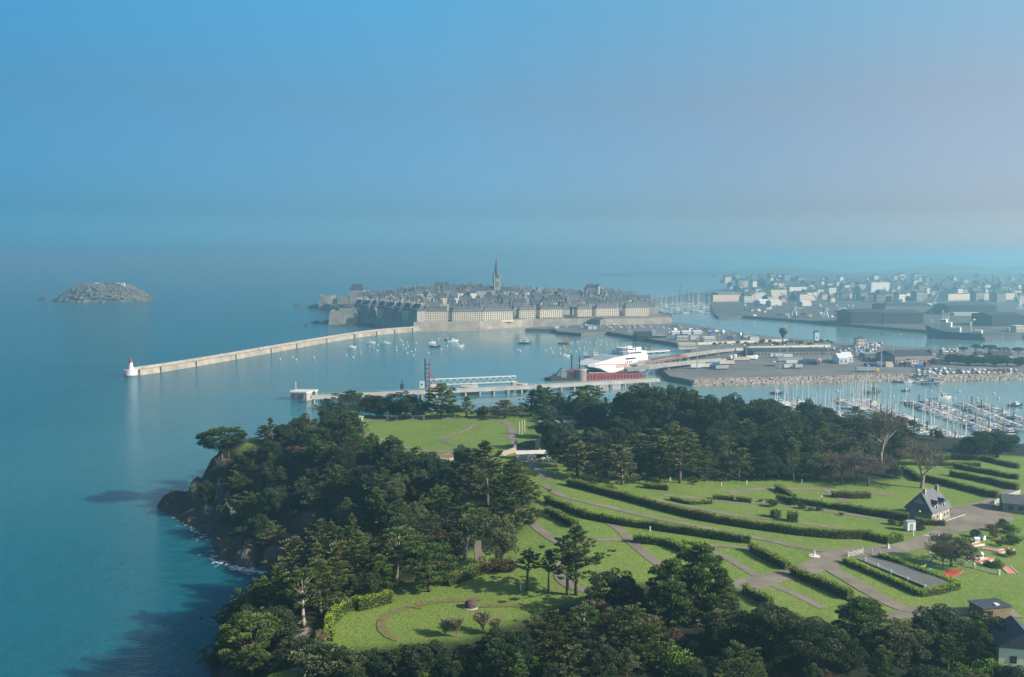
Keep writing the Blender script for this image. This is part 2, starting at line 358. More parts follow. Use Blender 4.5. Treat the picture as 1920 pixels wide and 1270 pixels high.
# ---------------------------------------------------------------- the sea
def sea_mat():
    m = bpy.data.materials.new('sea_water'); m.use_nodes = True; t = m.node_tree; b = t.nodes['Principled BSDF']; L = t.links.new
    g = t.nodes.new('ShaderNodeNewGeometry')
    b.inputs['Subsurface Weight'].default_value = 1.0; b.inputs['Subsurface Radius'].default_value = (8, 26, 32); b.inputs['Subsurface Scale'].default_value = 1.0
    b.inputs['Roughness'].default_value = .12; b.inputs['IOR'].default_value = 1.333; b.inputs['Specular IOR Level'].default_value = .5
    mp = t.nodes.new('ShaderNodeMapping'); mp.inputs['Scale'].default_value = (1, 2.2, 1); mp.inputs['Rotation'].default_value = (0, 0, .35); L(g.outputs['Position'], mp.inputs['Vector'])
    def noise(s, d, src):
        n = t.nodes.new('ShaderNodeTexNoise'); n.inputs['Scale'].default_value = s; n.inputs['Detail'].default_value = d; L(src, n.inputs['Vector']); return n.outputs['Fac']
    a = noise(.10, 5, mp.outputs[0]); c = noise(.55, 4, mp.outputs[0]); big = noise(.006, 4, mp.outputs[0])
    sp = t.nodes.new('ShaderNodeSeparateXYZ'); L(g.outputs['Position'], sp.inputs[0])
    # open water (seaward of the mole and along the cliff) is rougher than the harbour
    mr = t.nodes.new('ShaderNodeMapRange'); mr.inputs[1].default_value = -40; mr.inputs[2].default_value = -330; mr.inputs[3].default_value = .05; mr.inputs[4].default_value = 1.0; L(sp.outputs['X'], mr.inputs[0])
    my = t.nodes.new('ShaderNodeMapRange'); my.inputs[1].default_value = 650; my.inputs[2].default_value = 300; my.inputs[3].default_value = 0; my.inputs[4].default_value = 1.0; L(sp.outputs['Y'], my.inputs[0])
    xm = t.nodes.new('ShaderNodeMath'); xm.operation = 'LESS_THAN'; xm.inputs[1].default_value = 60; L(sp.outputs['X'], xm.inputs[0])
    m1 = t.nodes.new('ShaderNodeMath'); m1.operation = 'MULTIPLY'; L(my.outputs[0], m1.inputs[0]); L(xm.outputs[0], m1.inputs[1])
    m2 = t.nodes.new('ShaderNodeMath'); m2.operation = 'MAXIMUM'; L(mr.outputs[0], m2.inputs[0]); L(m1.outputs[0], m2.inputs[1])
    h = t.nodes.new('ShaderNodeMath'); h.operation = 'MULTIPLY_ADD'; h.inputs[1].default_value = .5; L(c, h.inputs[0]); L(a, h.inputs[2])
    rb = t.nodes.new('ShaderNodeMapRange'); rb.inputs[1].default_value = .42; rb.inputs[2].default_value = .62; rb.inputs[3].default_value = .45; rb.inputs[4].default_value = 1.0; L(big, rb.inputs[0])
    m3 = t.nodes.new('ShaderNodeMath'); m3.operation = 'MULTIPLY'; L(m2.outputs[0], m3.inputs[0]); L(rb.outputs[0], m3.inputs[1])
    bp = t.nodes.new('ShaderNodeBump'); bp.inputs['Distance'].default_value = 2.6; L(h.outputs[0], bp.inputs['Height']); L(m3.outputs[0], bp.inputs['Strength']); L(bp.outputs[0], b.inputs['Normal'])
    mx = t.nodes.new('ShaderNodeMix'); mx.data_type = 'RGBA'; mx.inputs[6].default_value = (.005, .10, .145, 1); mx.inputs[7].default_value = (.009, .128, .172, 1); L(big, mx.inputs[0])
    hb = t.nodes.new('ShaderNodeMix'); hb.data_type = 'RGBA';  # harbour base colour paled towards the marina, reflected sky painted in
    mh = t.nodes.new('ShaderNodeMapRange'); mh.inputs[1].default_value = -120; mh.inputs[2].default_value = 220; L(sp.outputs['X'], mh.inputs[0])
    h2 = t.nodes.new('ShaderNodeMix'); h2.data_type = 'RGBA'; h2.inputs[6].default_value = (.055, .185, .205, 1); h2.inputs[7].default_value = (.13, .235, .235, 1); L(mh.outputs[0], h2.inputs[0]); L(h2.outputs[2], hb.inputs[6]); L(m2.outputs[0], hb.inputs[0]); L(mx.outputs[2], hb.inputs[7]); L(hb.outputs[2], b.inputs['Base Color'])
    return m
S = 30000
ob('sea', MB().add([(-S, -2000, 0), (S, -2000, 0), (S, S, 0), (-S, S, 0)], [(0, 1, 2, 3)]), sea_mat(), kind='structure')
# ---------------------------------------------------------------- the hazy air
hm = bpy.data.materials.new('haze_air'); hm.use_nodes = True; t = hm.node_tree; t.nodes.clear()
o_ = t.nodes.new('ShaderNodeOutputMaterial'); pv = t.nodes.new('ShaderNodeVolumePrincipled')
pv.inputs['Color'].default_value = (.39, .80, .99, 1); pv.inputs['Density'].default_value = .00033; pv.inputs['Anisotropy'].default_value = .46
t.links.new(pv.outputs[0], o_.inputs['Volume'])
ob('haze', MB().box(-S - 500, S + 500, -2500, S + 500, -9, 135), hm, kind='stuff')
# ---------------------------------------------------------------- trees: prototypes
def rvec(rs, n):
    v = rs.normal(size=(n, 3)); return v / np.linalg.norm(v, axis=1, keepdims=True)
def leaves(rs, C, U, L, Wd, tint):
    """leaf faces: centres C, direction U, length L, width Wd -> pointed quads"""
    n = len(C); S_ = np.cross(U, rvec(rs, n)); S_ /= np.linalg.norm(S_, axis=1, keepdims=True) + 1e-9
    L = np.broadcast_to(L, n)[:, None]; Wd = np.broadcast_to(Wd, n)[:, None]
    V = np.stack([C - U * L * .5, C + S_ * Wd * .5 + U * L * .05, C + U * L * .5, C - S_ * Wd * .5 + U * L * .05], 1).reshape(-1, 3)
    return V, np.arange(n * 4).reshape(n, 4), tint
def crown_mesh(name, parts, mat_):
    V = []; Fs = []; Ts = []; o = 0
    for v, f, t in parts: V.append(v); Fs.append(f + o); Ts.append(t); o += len(v)
    return mesh_np(name, np.concatenate(V), np.concatenate(Fs), mat_, False, np.concatenate(Ts))
def limb(mb, a, b, r0, r1, n=5, sag=.1, rs=None):
    a = Vector(a); b = Vector(b); k = 4; L = (b - a).length
    pts = [a.lerp(b, i / k) + Vector((0, 0, -sag * L * math.sin(math.pi * i / k))) + (Vector(rs.normal(size=3) * .03 * L) if rs is not None and 0 < i < k else Vector()) for i in range(k + 1)]
    mb.tube(pts, [r0 + (r1 - r0) * i / k for i in range(k + 1)], n, cap=False)

def cypress(seed, H, Rd, clear=.22, lmat='cypress_leaf', flat=.30, nl=30, dens=1.0, top=.55, up=.35):
    """broad old cypress: tiers of flat sprays that point outwards and up at their tips"""
    rs = np.random.RandomState(seed); tr = MB(); P = []
    lean = rs.normal(size=2) * .04 * H
    axis = lambda t: Vector((lean[0] * t * t, lean[1] * t * t, H * .93 * t))
    tr.tube([axis(t) for t in np.linspace(0, 1, 7)], [(.028 * H) * (1 - .85 * t) + .04 for t in np.linspace(0, 1, 7)], 7)
    for i in range(nl):
        t = clear + (1 - clear) * (i + rs.rand()) / nl
        az = i * 2.4 + rs.rand() * .9
        u = (t - clear) / (1 - clear)
        prof = (math.sin(math.pi * min(1, .18 + .82 * u) ** .8) ** .7) * (1 - top * u) + .12
        ln = Rd * prof * (1.25 - .5 * u) * (.7 + .5 * rs.rand())
        a = axis(t * .92); d = Vector((math.cos(az), math.sin(az), up * (.4 + .9 * rs.rand()) + .5 * u)); b = a + d * ln
        limb(tr, a, b, .010 * H * (1 - .6 * u) + .03, .03, 4, .06, rs)
        npad = max(3, int(ln * 1.15))
        for j in range(npad):
            s = .32 + .68 * (j + rs.rand() * .8) / npad
            c = np.array(a.lerp(b, s)) + np.append(rs.normal(size=2) * ln * .16 * (1.2 - s * .4), rs.normal() * .25)
            pr = (.5 + .65 * rs.rand()) * (.75 + .05 * Rd) * (1.1 - .3 * s)
            n = int(58 * dens * pr * pr) + 14
            q = rvec(rs, n) * (rs.rand(n, 1) ** .45) * pr; q[:, 2] *= flat
            q[:, 2] += np.hypot(q[:, 0], q[:, 1]) * .18
            U = np.column_stack([q[:, 0] + d.x * pr * .8, q[:, 1] + d.y * pr * .8, np.abs(rs.normal(size=n)) * .4 * pr + .12]) + rs.normal(size=(n, 3)) * .25 * pr
            U /= np.linalg.norm(U, axis=1, keepdims=True) + 1e-9
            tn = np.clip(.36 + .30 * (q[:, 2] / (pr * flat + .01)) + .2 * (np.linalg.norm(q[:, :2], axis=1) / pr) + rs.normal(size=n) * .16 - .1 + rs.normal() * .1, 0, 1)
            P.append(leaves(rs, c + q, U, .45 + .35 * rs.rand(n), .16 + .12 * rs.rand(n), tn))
    return tr, crown_mesh('crown', P, MT[lmat])

def pine(seed, H, Rd, clear=.4, shape='round', lmat='pine_leaf', npf=70, dens=1.0, lean=.05):
    """pine: bare trunk, forking limbs, rounded tufts of needles"""
    rs = np.random.RandomState(seed); tr = MB(); P = []
    ln = rs.normal(size=2) * lean * H
    axis = lambda t: Vector((ln[0] * t + .02 * H * math.sin(5 * t + seed), ln[1] * t, H * .86 * t))
    tr.tube([axis(t) for t in np.linspace(0, 1, 8)], [(.026 * H) * (1 - .8 * t) + .03 for t in np.linspace(0, 1, 8)], 7)
    cz = H * (clear + (1 - clear) * .5); hz_ = H * (1 - clear) * .5
    for i in range(npf):
        v = rvec(rs, 1)[0]; r_ = .55 + .45 * rs.rand() ** .5
        if shape == 'flat': v[2] = abs(v[2]) * 1.0 - .18
        x, y, z = v * r_
        taper = 1.0 if shape != 'cone' else max(.25, 1 - .55 * (z + 1) / 2)
        c = np.array([x * Rd * taper + ln[0] * .8, y * Rd * taper + ln[1] * .8, (cz + z * hz_) if shape != 'flat' else H * .72 + z * H * .26])
        c += rs.normal(size=3) * .25
        pr = (.55 + .5 * rs.rand()) * (.7 + .11 * Rd)
        if rs.rand() < .45:
            t0 = min(.97, max(clear * .9, (c[2] / H) - .18)); limb(tr, axis(t0), c, .008 * H, .03, 4, .05, rs)
        n = int(150 * dens * pr * pr) + 24
        d = rvec(rs, n); d[:, 2] = np.where(d[:, 2] < -.2, -d[:, 2] * .6, d[:, 2])
        q = d * (.45 + .55 * rs.rand(n, 1) ** .6) * pr; q[:, 2] *= .72
        U = d + rs.normal(size=(n, 3)) * .35 + np.array([0, 0, .25]); U /= np.linalg.norm(U, axis=1, keepdims=True)
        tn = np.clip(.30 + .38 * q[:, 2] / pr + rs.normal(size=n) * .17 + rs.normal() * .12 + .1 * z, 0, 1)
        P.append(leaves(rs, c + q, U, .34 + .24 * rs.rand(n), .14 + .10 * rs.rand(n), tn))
    return tr, crown_mesh('crown', P, MT[lmat])

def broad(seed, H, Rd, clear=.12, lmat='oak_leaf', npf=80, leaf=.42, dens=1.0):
    """dense evergreen: lumpy dome of leaf clumps down to near the ground"""
    rs = np.random.RandomState(seed); tr = MB(); P = []
    tr.tube([(0, 0, 0), (.1, 0, H * .3), (.0, .2, H * .7)], [.03 * H, .022 * H, .008 * H], 7)
    lob = [(rvec(rs, 1)[0] * np.array([1, 1, .7]), .7 + .4 * rs.rand()) for _ in range(7)]
    for i in range(npf):
        l, s = lob[i % 7]; v = rvec(rs, 1)[0] * .62 * s + l * .5; v *= (.75 + .35 * rs.rand())
        c = np.array([v[0] * Rd, v[1] * Rd, H * (clear + (1 - clear) * .5) + v[2] * H * (1 - clear) * .5]); c[2] = max(c[2], H * clear * .8 + .4)
        if i % 4 == 0: limb(tr, (0, 0, H * .3), c, .010 * H, .03, 4, .05, rs)
        pr = (.6 + .5 * rs.rand()) * (.65 + .12 * Rd); n = int(105 * dens * pr * pr) + 18
        d = rvec(rs, n); q = d * (.5 + .5 * rs.rand(n, 1) ** .5) * pr; q[:, 2] *= .8
        U = d + rs.normal(size=(n, 3)) * .7; U /= np.linalg.norm(U, axis=1, keepdims=True)
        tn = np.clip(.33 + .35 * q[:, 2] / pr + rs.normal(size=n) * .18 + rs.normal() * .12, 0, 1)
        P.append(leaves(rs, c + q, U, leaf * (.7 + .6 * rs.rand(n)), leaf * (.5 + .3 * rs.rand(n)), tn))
    return tr, crown_mesh('crown', P, MT[lmat])

def bare(seed, H, Rd, levels=4, tmat='twig', spread=.55, k0=6, stem=.36):
    """leafless tree: forking limbs ending in a haze of twigs"""
    rs = np.random.RandomState(seed); tr = MB(); TV = []
    def grow(p, d, ln, r, lv):
        q = p + d * ln
        if lv >= levels - 1:
            w = max(.02, r); s = d.cross(Vector(rvec(rs, 1)[0])).normalized() * w
            TV.append((p - s, p + s, q + s * .35, q - s * .35))
        else:
            mid = p.lerp(q, .5) + Vector(rs.normal(size=3) * ln * .05)
            tr.tube([p, mid, q], [r, r * .85, r * .66], 5 if lv < 2 else 4, cap=False)
        if lv >= levels: return
        k = {0: k0, 1: 5, 2: 5, 3: 5}.get(lv, 4)
        for i in range(k):
            az = rs.rand() * 6.283; sp = spread * (.5 + .8 * rs.rand())
            o = d.orthogonal().normalized(); w = d.cross(o)
            nd = (d * math.cos(sp) + (o * math.cos(az) + w * math.sin(az)) * math.sin(sp)); nd.z += .18; nd.normalize()
            st = p.lerp(q, .45 + .55 * rs.rand()) if lv else p.lerp(q, .6 + .4 * rs.rand())
            grow(st, nd, ln * (.55 + .25 * rs.rand()) * ((1.05 if stem > .2 else 3.2) if lv == 0 else 1), r * .55, lv + 1)
    grow(Vector((0, 0, 0)), Vector((rs.normal() * .05, rs.normal() * .05, 1)).normalized(), H * stem, .022 * H * (.5 if stem < .2 else 1), 0)
    A = np.array([[tuple(v) for v in t] for t in TV]).reshape(-1, 3)
    zmax = A[:, 2].max(); rmax = np.percentile(np.hypot(A[:, 0], A[:, 1]), 97)
    k = np.array([Rd / rmax, Rd / rmax, H / zmax]); A = A * k; tr.v = [(x * k[0], y * k[1], z * k[2]) for x, y, z in tr.v]
    return tr, mesh_np('crown', A, np.arange(len(A)).reshape(-1, 4), MT[tmat])

PROTO = {}
def proto(key, name, fn, H, *a, bark='bark', **k):
    tr, cm = fn(*([a[0], H] + list(a[1:])), **k)
    co = np.empty(len(cm.vertices) * 3, np.float32); cm.vertices.foreach_get('co', co); co = co.reshape(-1, 3)
    PROTO[key] = (name, H, tr.mesh('trunk', MT[bark], True), cm, float(np.percentile(np.hypot(co[:, 0], co[:, 1]), 92)))
proto('cyA', 'cypress_tree', cypress, 18.0, 11, 6.5, nl=34)
proto('cyB', 'cypress_tree', cypress, 15.0, 12, 6.8, nl=28, flat=.26, top=.25, clear=.28)
proto('cyC', 'cypress_tree', cypress, 16.0, 13, 4.6, nl=32, top=.75, clear=.12)
proto('cyD', 'cypress_tree', cypress, 13.0, 14, 6.2, nl=26, clear=.2, up=.15, lmat='olive_leaf', top=.4)
proto('cyF', 'cypress_tree', cypress, 17.0, 15, 8.2, nl=46, top=.35, clear=.06, dens=1.2)
proto('cyT', 'cypress_tree', cypress, 15.0, 16, 3.6, nl=18, clear=.5, top=.2)
proto('piR', 'pine_tree', pine, 14.0, 21, 5.0, npf=90, clear=.18)
proto('piU', 'pine_tree', pine, 13.0, 22, 5.6, npf=70, shape='flat', clear=.5)
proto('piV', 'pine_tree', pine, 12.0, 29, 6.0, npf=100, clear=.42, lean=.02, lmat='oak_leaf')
proto('piT', 'pine_tree', pine, 17.0, 23, 3.8, npf=60, clear=.48, bark='bark_pale')
proto('piC', 'pine_tree', pine, 17.0, 24, 5.4, npf=130, shape='cone', clear=.08, dens=1.25)
proto('piS', 'pine_tree', pine, 13.0, 25, 3.2, npf=42, clear=.45, lean=.09)
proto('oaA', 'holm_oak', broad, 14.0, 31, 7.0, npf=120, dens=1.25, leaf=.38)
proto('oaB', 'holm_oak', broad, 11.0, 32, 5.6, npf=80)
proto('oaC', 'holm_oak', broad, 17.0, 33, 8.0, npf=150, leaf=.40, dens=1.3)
proto('olA', 'grey_green_tree', broad, 11.0, 34, 4.4, npf=70, lmat='olive_leaf', leaf=.34)
proto('olB', 'grey_green_tree', cypress, 12.0, 35, 4.2, nl=26, clear=.08, lmat='olive_leaf', flat=.5, up=.6)
proto('baA', 'bare_tree', bare, 14.0, 41, 5.6, levels=5, bark='bark_pale')
proto('baB', 'bare_tree', bare, 10.0, 42, 4.4, levels=5, spread=.65)
proto('baC', 'bare_shrub', bare, 5.0, 43, 1.9, levels=4, spread=.36, tmat='twig_pale', bark='twig_pale', k0=11, stem=.1)
proto('baD', 'dead_tree', bare, 12.0, 44, 3.0, levels=4, tmat='twig_pale', bark='bark_pale')
proto('buA', 'shrub', broad, 3.2, 51, 2.4, npf=26, leaf=.30, clear=.05)
proto('buB', 'shrub', broad, 4.2, 52, 2.6, npf=30, leaf=.32, clear=.05, lmat='olive_leaf')
proto('buC', 'shrub', broad, 2.6, 53, 2.4, npf=24, leaf=.28, clear=.05, lmat='fresh_leaf')
proto('buD', 'shrub', broad, 3.4, 54, 2.5, npf=24, leaf=.26, clear=.05, lmat='dry_leaf', dens=.7)
proto('goA', 'gorse_bush', broad, 3.2, 61, 2.8, npf=24, leaf=.32, clear=.03)  # plain cliff undergrowth, the same sort of shrub as above
proto('goB', 'gorse_bush', broad, 3.0, 62, 2.6, npf=22, leaf=.30, clear=.03, lmat='olive_leaf')
proto('goC', 'gorse_bush', broad, 2.8, 63, 2.6, npf=20, leaf=.28, clear=.03, lmat='dry_leaf', dens=.8)
CAT = {'gorse_bush': 'shrub', 'cypress_tree': 'tree', 'pine_tree': 'tree', 'holm_oak': 'tree', 'grey_green_tree': 'tree', 'bare_tree': 'tree', 'dead_tree': 'tree', 'bare_shrub': 'shrub', 'shrub': 'shrub'}
TREES = []
def tree(key, pos, H, label, group=None, wide=1.0, rz=None, sink=.15):
    name, H0, tm, cm, R0 = PROTO[key]; k = H / H0
    r = thing(name, (pos[0], pos[1], pos[2] - sink), rnd.random() * 6.283 if rz is None else rz, label, CAT[name], group, scale=(k * wide, k * wide, k))
    ob('trunk', tm, parent=r); ob('crown', cm, parent=r)
    TREES.append((pos[0], pos[1], .5 * R0 * k * wide)); return r
def treepx(key, px, py, top, label, group=None, wide=1.0, rz=None):
    """base pixel and top row -> tree on the headland"""
    p = T(px, py); H = max(2, (py - top) * p.y / F)
    if wide > 3: wide = wide * p.y / F / (2 * PROTO[key][4] * H / PROTO[key][1])
    return tree(key, p, H, label, group, wide, rz)

LMK = {k: tuple(T(*v)[:2]) for k, v in {'the umbrella pine tip': (415, 872), 'the surf cove': (470, 1070), 'the fort lawn tracks': (690, 850), 'the ruined stone wall': (790, 900), 'the tallest layered cypress': (905, 960), 'the ragged pale-trunked pine': (735, 1100), 'the cliff path': (545, 1210), 'the clipped curled hedge': (630, 1170),
    'the turf-roofed casemate': (1070, 775), 'the open shed': (1030, 860), 'the level-branched cypress': (1280, 900), 'the broken dead trunk': (1495, 900), 'the leafless tall tree': (1660, 880), 'the long hedge end': (1110, 900), 'the dark twin domes': (1230, 815), 'the marina masts': (1480, 815), 'the slate-roofed house': (1750, 960), 'the marina oaks': (1870, 862),
    'the mounded cypress': (1035, 1265), 'the bulky cypress': (1195, 1265), 'the dark pine pair': (1310, 1188), 'the domed evergreen': (1505, 1255), 'the pointed road-corner pine': (1632, 1240), 'the dark-roofed cabin': (1885, 1200), 'the three lawn cypresses': (1030, 1125), 'the row behind the lawn': (760, 784)}.items()}
def near(x, y): return min(LMK, key=lambda k: math.hypot(LMK[k][0] - x, LMK[k][1] - y))
# ---- trees one can point to -------------------------------------------------
treepx('piV', 408, 876, 806, 'umbrella pine alone on the outermost tip of the cliff', wide=84)
treepx('piS', 421, 870, 826, 'slim small pine leaning beside the umbrella pine on the cliff tip', wide=30)
for px, top in ((685, 752), (735, 756), (790, 752), (848, 755), (630, 758), (905, 764), (775, 762)): treepx('oaB', px, 786, top, 'low round evergreen filling a gap in the row behind the fort lawn', 'gap-filling evergreens behind the fort lawn', 1.5)
for key, px, py, top, lab, w in [
    ('cyF', 655, 786, 728, 'broad ragged cypress, widest in the row behind the fort lawn', 100),
    ('oaA', 712, 785, 733, 'dark bushy holm oak in the row behind the fort lawn', 58),
    ('oaB', 757, 788, 736, 'rounded low holm oak on a short trunk behind the fort lawn', 62),
    ('piR', 826, 788, 722, 'tall dome-topped pine on a clean trunk behind the fort lawn', 60),
    ('cyC', 874, 784, 739, 'spiky cypress at the open end of the row behind the fort lawn', 42),
    ('cyF', 610, 786, 745, 'low dark cypress where the cliff wood meets the fort lawn', 50),
    ('cyD', 946, 787, 748, 'windswept cypress beside the gap of water behind the lawn', 66),
    ('cyC', 996, 782, 726, 'pointed dark cypress beside the turf-roofed fort casemate', 48),
    ('piT', 1100, 785, 723, 'open pine on thin bare trunks with water showing behind', 60)]:
    treepx(key, px, py, top, lab, None, w)
for key, px, py, top, lab, w in [
    ('cyA', 913, 960, 815, 'tallest layered cypress rising beside the ruined stone wall', 98),
    ('cyF', 966, 1000, 872, 'dense broad cypress next to the tallest layered cypress', 110),
    ('piT', 872, 1062, 952, 'pine with a pale leaning trunk above the worn grass', 70),
    ('olA', 940, 1078, 965, 'ivy-clad tree with pale forked trunk beside the brown thicket', 70),
    ('piT', 738, 1116, 996, 'tall ragged pine with a long bare pale trunk', 84),
    ('piR', 800, 1126, 1034, 'bushy bright green round pine at the end of the clipped hedge', 96),
    ('cyT', 989, 1123, 1030, 'slim cypress with drooping sprays, first of three on the lawn', 58),
    ('cyT', 1030, 1126, 1031, 'thin cypress, middle one of three on the lawn', 38),
    ('cyA', 1084, 1132, 981, 'big spreading cypress with brown patches by the bend of path', 110),
    ('cyT', 1067, 1132, 1010, 'brownish half-dead cypress trunk crowded against the spreading one', 60),
    ('oaB', 1165, 1172, 1083, 'low blue-green bushy tree beside the spreading cypress', 100),
    ('piC', 1335, 1185, 1030, 'tall dark dense pine, higher one of the pair by the hedges', 110),
    ('piC', 1275, 1190, 1058, 'dark pine, lower one of the pair by the hedges', 100),
    ('piC', 1370, 1190, 1090, 'small dark pine tucked against the tall dark dense pine', 60),
    ('cyF', 1035, 1270, 1152, 'mounded cypress in front of the short grey track', 115),
    ('cyF', 1195, 1268, 1142, 'bulky cypress among brown bushes below the dark pine pair', 125),
    ('oaC', 1505, 1262, 1141, 'massive dark evergreen with broad domed crown by the camp road', 185),
    ('piC', 1632, 1245, 1138, 'pointed dark pine at the corner of the camp road', 105),
    ('oaA', 1800, 1262, 1160, 'big grey-green holm oak overhanging the camp road bend', 140),
    ('oaB', 1885, 1250, 1163, 'holm oak crowding the dark-roofed cabin', 100),
    ('olA', 1715, 1275, 1178, 'pale olive-green tree between two dark evergreens by the camp road', 90),
    ('cyB', 480, 1200, 1092, 'cypress on the cliff edge above open water', 100),
    ('cyA', 590, 1175, 1052, 'bright-tipped cypress standing over the cliff path', 120),
    ('piT', 556, 1192, 1082, 'pine with straight pale trunk at the top of the cliff path', 70),
    ('piR', 455, 1290, 1168, 'bushy pine leaning out over the sea below the cliff path', 110),
    ('piT', 1100, 1255, 1150, 'thin pine rising out of the brown bushes', 60),
    ('baA', 1742, 922, 820, 'large leafless tree with ivy-dark foot beside the slate-roofed house', 84),
    ('baA', 1664, 880, 752, 'tall leafless tree standing against the marina masts', 80),
    ('baB', 1640, 918, 852, 'wide leafless tree with a fan of twigs at the wood edge', 90),
    ('baD', 1497, 908, 846, 'broken pale dead trunk with one bare arm at the wood edge', 30),
    ('oaC', 1498, 895, 800, 'dark dome-crowned oak behind the broken dead trunk', 100),
    ('cyB', 1280, 912, 800, 'spreading cypress with level branches at the wood edge', 110),
    ('olB', 1170, 915, 830, 'soft grey-green conifer beside the long hedge end', 72),
    ('olB', 1085, 898, 812, 'light green feathery conifer near the low shed', 80),
    ('oaC', 1186, 820, 708, 'highest dark dome of foliage opposite the red barge', 120),
    ('oaC', 1274, 824, 712, 'second dark dome of foliage opposite the rubble bank', 105),
    ('oaA', 1345, 826, 729, 'rounded dark tree between the dome and the marina masts', 90),
    ('oaA', 1412, 826, 740, 'low rounded dark tree in front of the moored yachts', 90),
    ('cyD', 1476, 822, 756, 'flat-topped cypress against the marina pontoons', 60),
    ('oaA', 1884, 862, 806, 'dark oak at the marina end of the hedge terraces', 76),
    ('oaB', 1838, 866, 812, 'smaller dark oak beside the big one above the marina', 60),
    ('olA', 1805, 1075, 1005, 'dusky shrubby tree between the mini golf and the car park', 80),
    ('baB', 1788, 1082, 1020, 'twiggy leafless tree beside the white posts of the fence', 60)]:
    treepx(key, px, py, top, lab, None, w)
for key, px, py, top, w in [('cyD', 1130, 908, 838, 60), ('oaB', 1212, 906, 842, 60), ('olA', 1242, 907, 850, 44), ('cyC', 1328, 908, 832, 60), ('olB', 1392, 907, 838, 64), ('oaB', 1440, 906, 850, 60), ('olA', 1545, 908, 850, 56), ('baB', 1590, 913, 850, 70), ('baB', 1566, 910, 848, 60), ('oaB', 1468, 905, 852, 50), ('baB', 1616, 914, 846, 70), ('olB', 1362, 900, 815, 64), ('cyD', 1235, 880, 800, 90), ('oaB', 1060, 880, 815, 60), ('oaA', 1420, 880, 800, 90), ('baB', 1600, 880, 815, 60)]:
    nm_ = PROTO[key][0].replace('_', ' '); treepx(key, px, py, top, f'{nm_} in the front rank of the wood facing the long hedges', f'front rank of the hedge-side wood, {nm_}', w)
for k, (px, top, key) in enumerate([(575, 1236, 'buB'), (610, 1232, 'oaB'), (655, 1236, 'olA'), (695, 1240, 'oaB'), (735, 1228, 'cyC'), (775, 1232, 'oaB'), (815, 1226, 'oaA'), (850, 1240, 'olA'), (885, 1222, 'cyC'), (925, 1214, 'oaB'), (965, 1196, 'oaA'), (520, 1240, 'oaB'), (480, 1245, 'cyD'), (430, 1240, 'piR'), (385, 1238, 'olA')]):
    p = T(px, 1296 if px > 560 else 1280); H = max(3, ((1296 if px > 560 else 1280) - top) * p.y / F); tree(key, p, H, '{} in the low belt under the worn grass circle'.format(PROTO[key][0].replace('_', ' ')) if px > 560 else '{} on the brink beside the cliff path'.format(PROTO[key][0].replace('_', ' ')), 'low belt under the worn grass, {}'.format(PROTO[key][0]) if px > 560 else 'brink beside the cliff path, {}'.format(PROTO[key][0]), 1.3)
for key, px, py, top, w in [('cyF', 430, 1215, 1128, 90), ('oaA', 470, 1250, 1150, 100), ('cyA', 522, 1180, 1082, 90), ('cyF', 622, 1138, 1050, 84), ('oaA', 668, 1142, 1072, 70), ('piC', 702, 1132, 1050, 64), ('cyC', 545, 1150, 1066, 60), ('oaB', 505, 1240, 1160, 80), ('cyD', 400, 1275, 1205, 80)]:
    nm_ = PROTO[key][0].replace('_', ' '); lb = f'{nm_} in the dense dark stand near {near(*tuple(T(px, py))[:2])}'; treepx(key, px, py, top, lb, lb, w)
# ---- the woods --------------------------------------------------------------
def fill(poly, n, picks, label, group, hmin, hmax, gap=.75, seed=1, keep=None, lim=None):
    rs = random.Random(seed); xs_ = [p[0] for p in poly]; ys_ = [p[1] for p in poly]; c = 0; tries = 0
    while c < n and tries < n * 60:
        tries += 1
        x = rs.uniform(min(xs_), max(xs_)); y = rs.uniform(min(ys_), max(ys_))
        if not pip(np.array([x]), np.array([y]), poly)[0]: continue
        if keep and not keep(x, y): continue
        z = hz(x, y)
        if z < 3.5: continue
        key = rs.choice(picks); H = rs.uniform(hmin, hmax); rr = .5 * PROTO[key][4] * H / PROTO[key][1]
        if any((x - a) ** 2 + (y - b) ** 2 < (gap * (rr + r)) ** 2 for a, b, r in TREES): continue
        if lim is not None:
            px_ = CX + x * F / y; top_ = YH + (CAMZ - z - H) * F / y
            if top_ < np.interp(px_, [q[0] for q in lim], [q[1] for q in lim]): continue
        nm = PROTO[key][0].replace('_', ' ')
        sz = 'tall' if H > hmin + .66 * (hmax - hmin) else 'low' if H < hmin + .33 * (hmax - hmin) else 'middling'
        lb = f"{sz} {label.format(nm)} near {near(x, y)}"; tree(key, (x, y, z), H, lb, lb); c += 1
    return c
GR = 'each {} of the cliff scrub'
hidden_ok = lambda x, y: -175 < x < 120 and y > 165
fill(WOOD[0], 120, ['cyA', 'cyB', 'cyF', 'oaA', 'oaB', 'cyC', 'oaA', 'cyD', 'piC'], 'dark {} on the wooded cliff', 'each {} of the cliff slope wood', 7, 13, .50, 3, hidden_ok)
fill(WOOD[0], 9, ['baB', 'baD', 'olA'], 'greyish {} on the wooded cliff', 'each greyish {} of the cliff slope wood', 7, 11, .30, 4, hidden_ok)
fill(WOOD[1], 110, ['oaA', 'oaB', 'cyA', 'cyB', 'oaC', 'piC', 'cyD', 'olB'], 'dark {} in the marina-side wood', 'each {} of the wood by the marina', 9, 16, .50, 5)
fill(WOOD[1], 60, ['oaB', 'olA', 'cyD', 'oaA', 'cyC'], 'subordinate {} in the marina-side wood', 'each lower {} of the wood by the marina', 6, 11, .34, 15)
fill(WOOD[1], 16, ['baB', 'baA', 'olA'], 'pale {} in the marina-side wood', 'each pale {} of the wood by the marina', 7, 11, .32, 6, lambda x, y: x > 90)
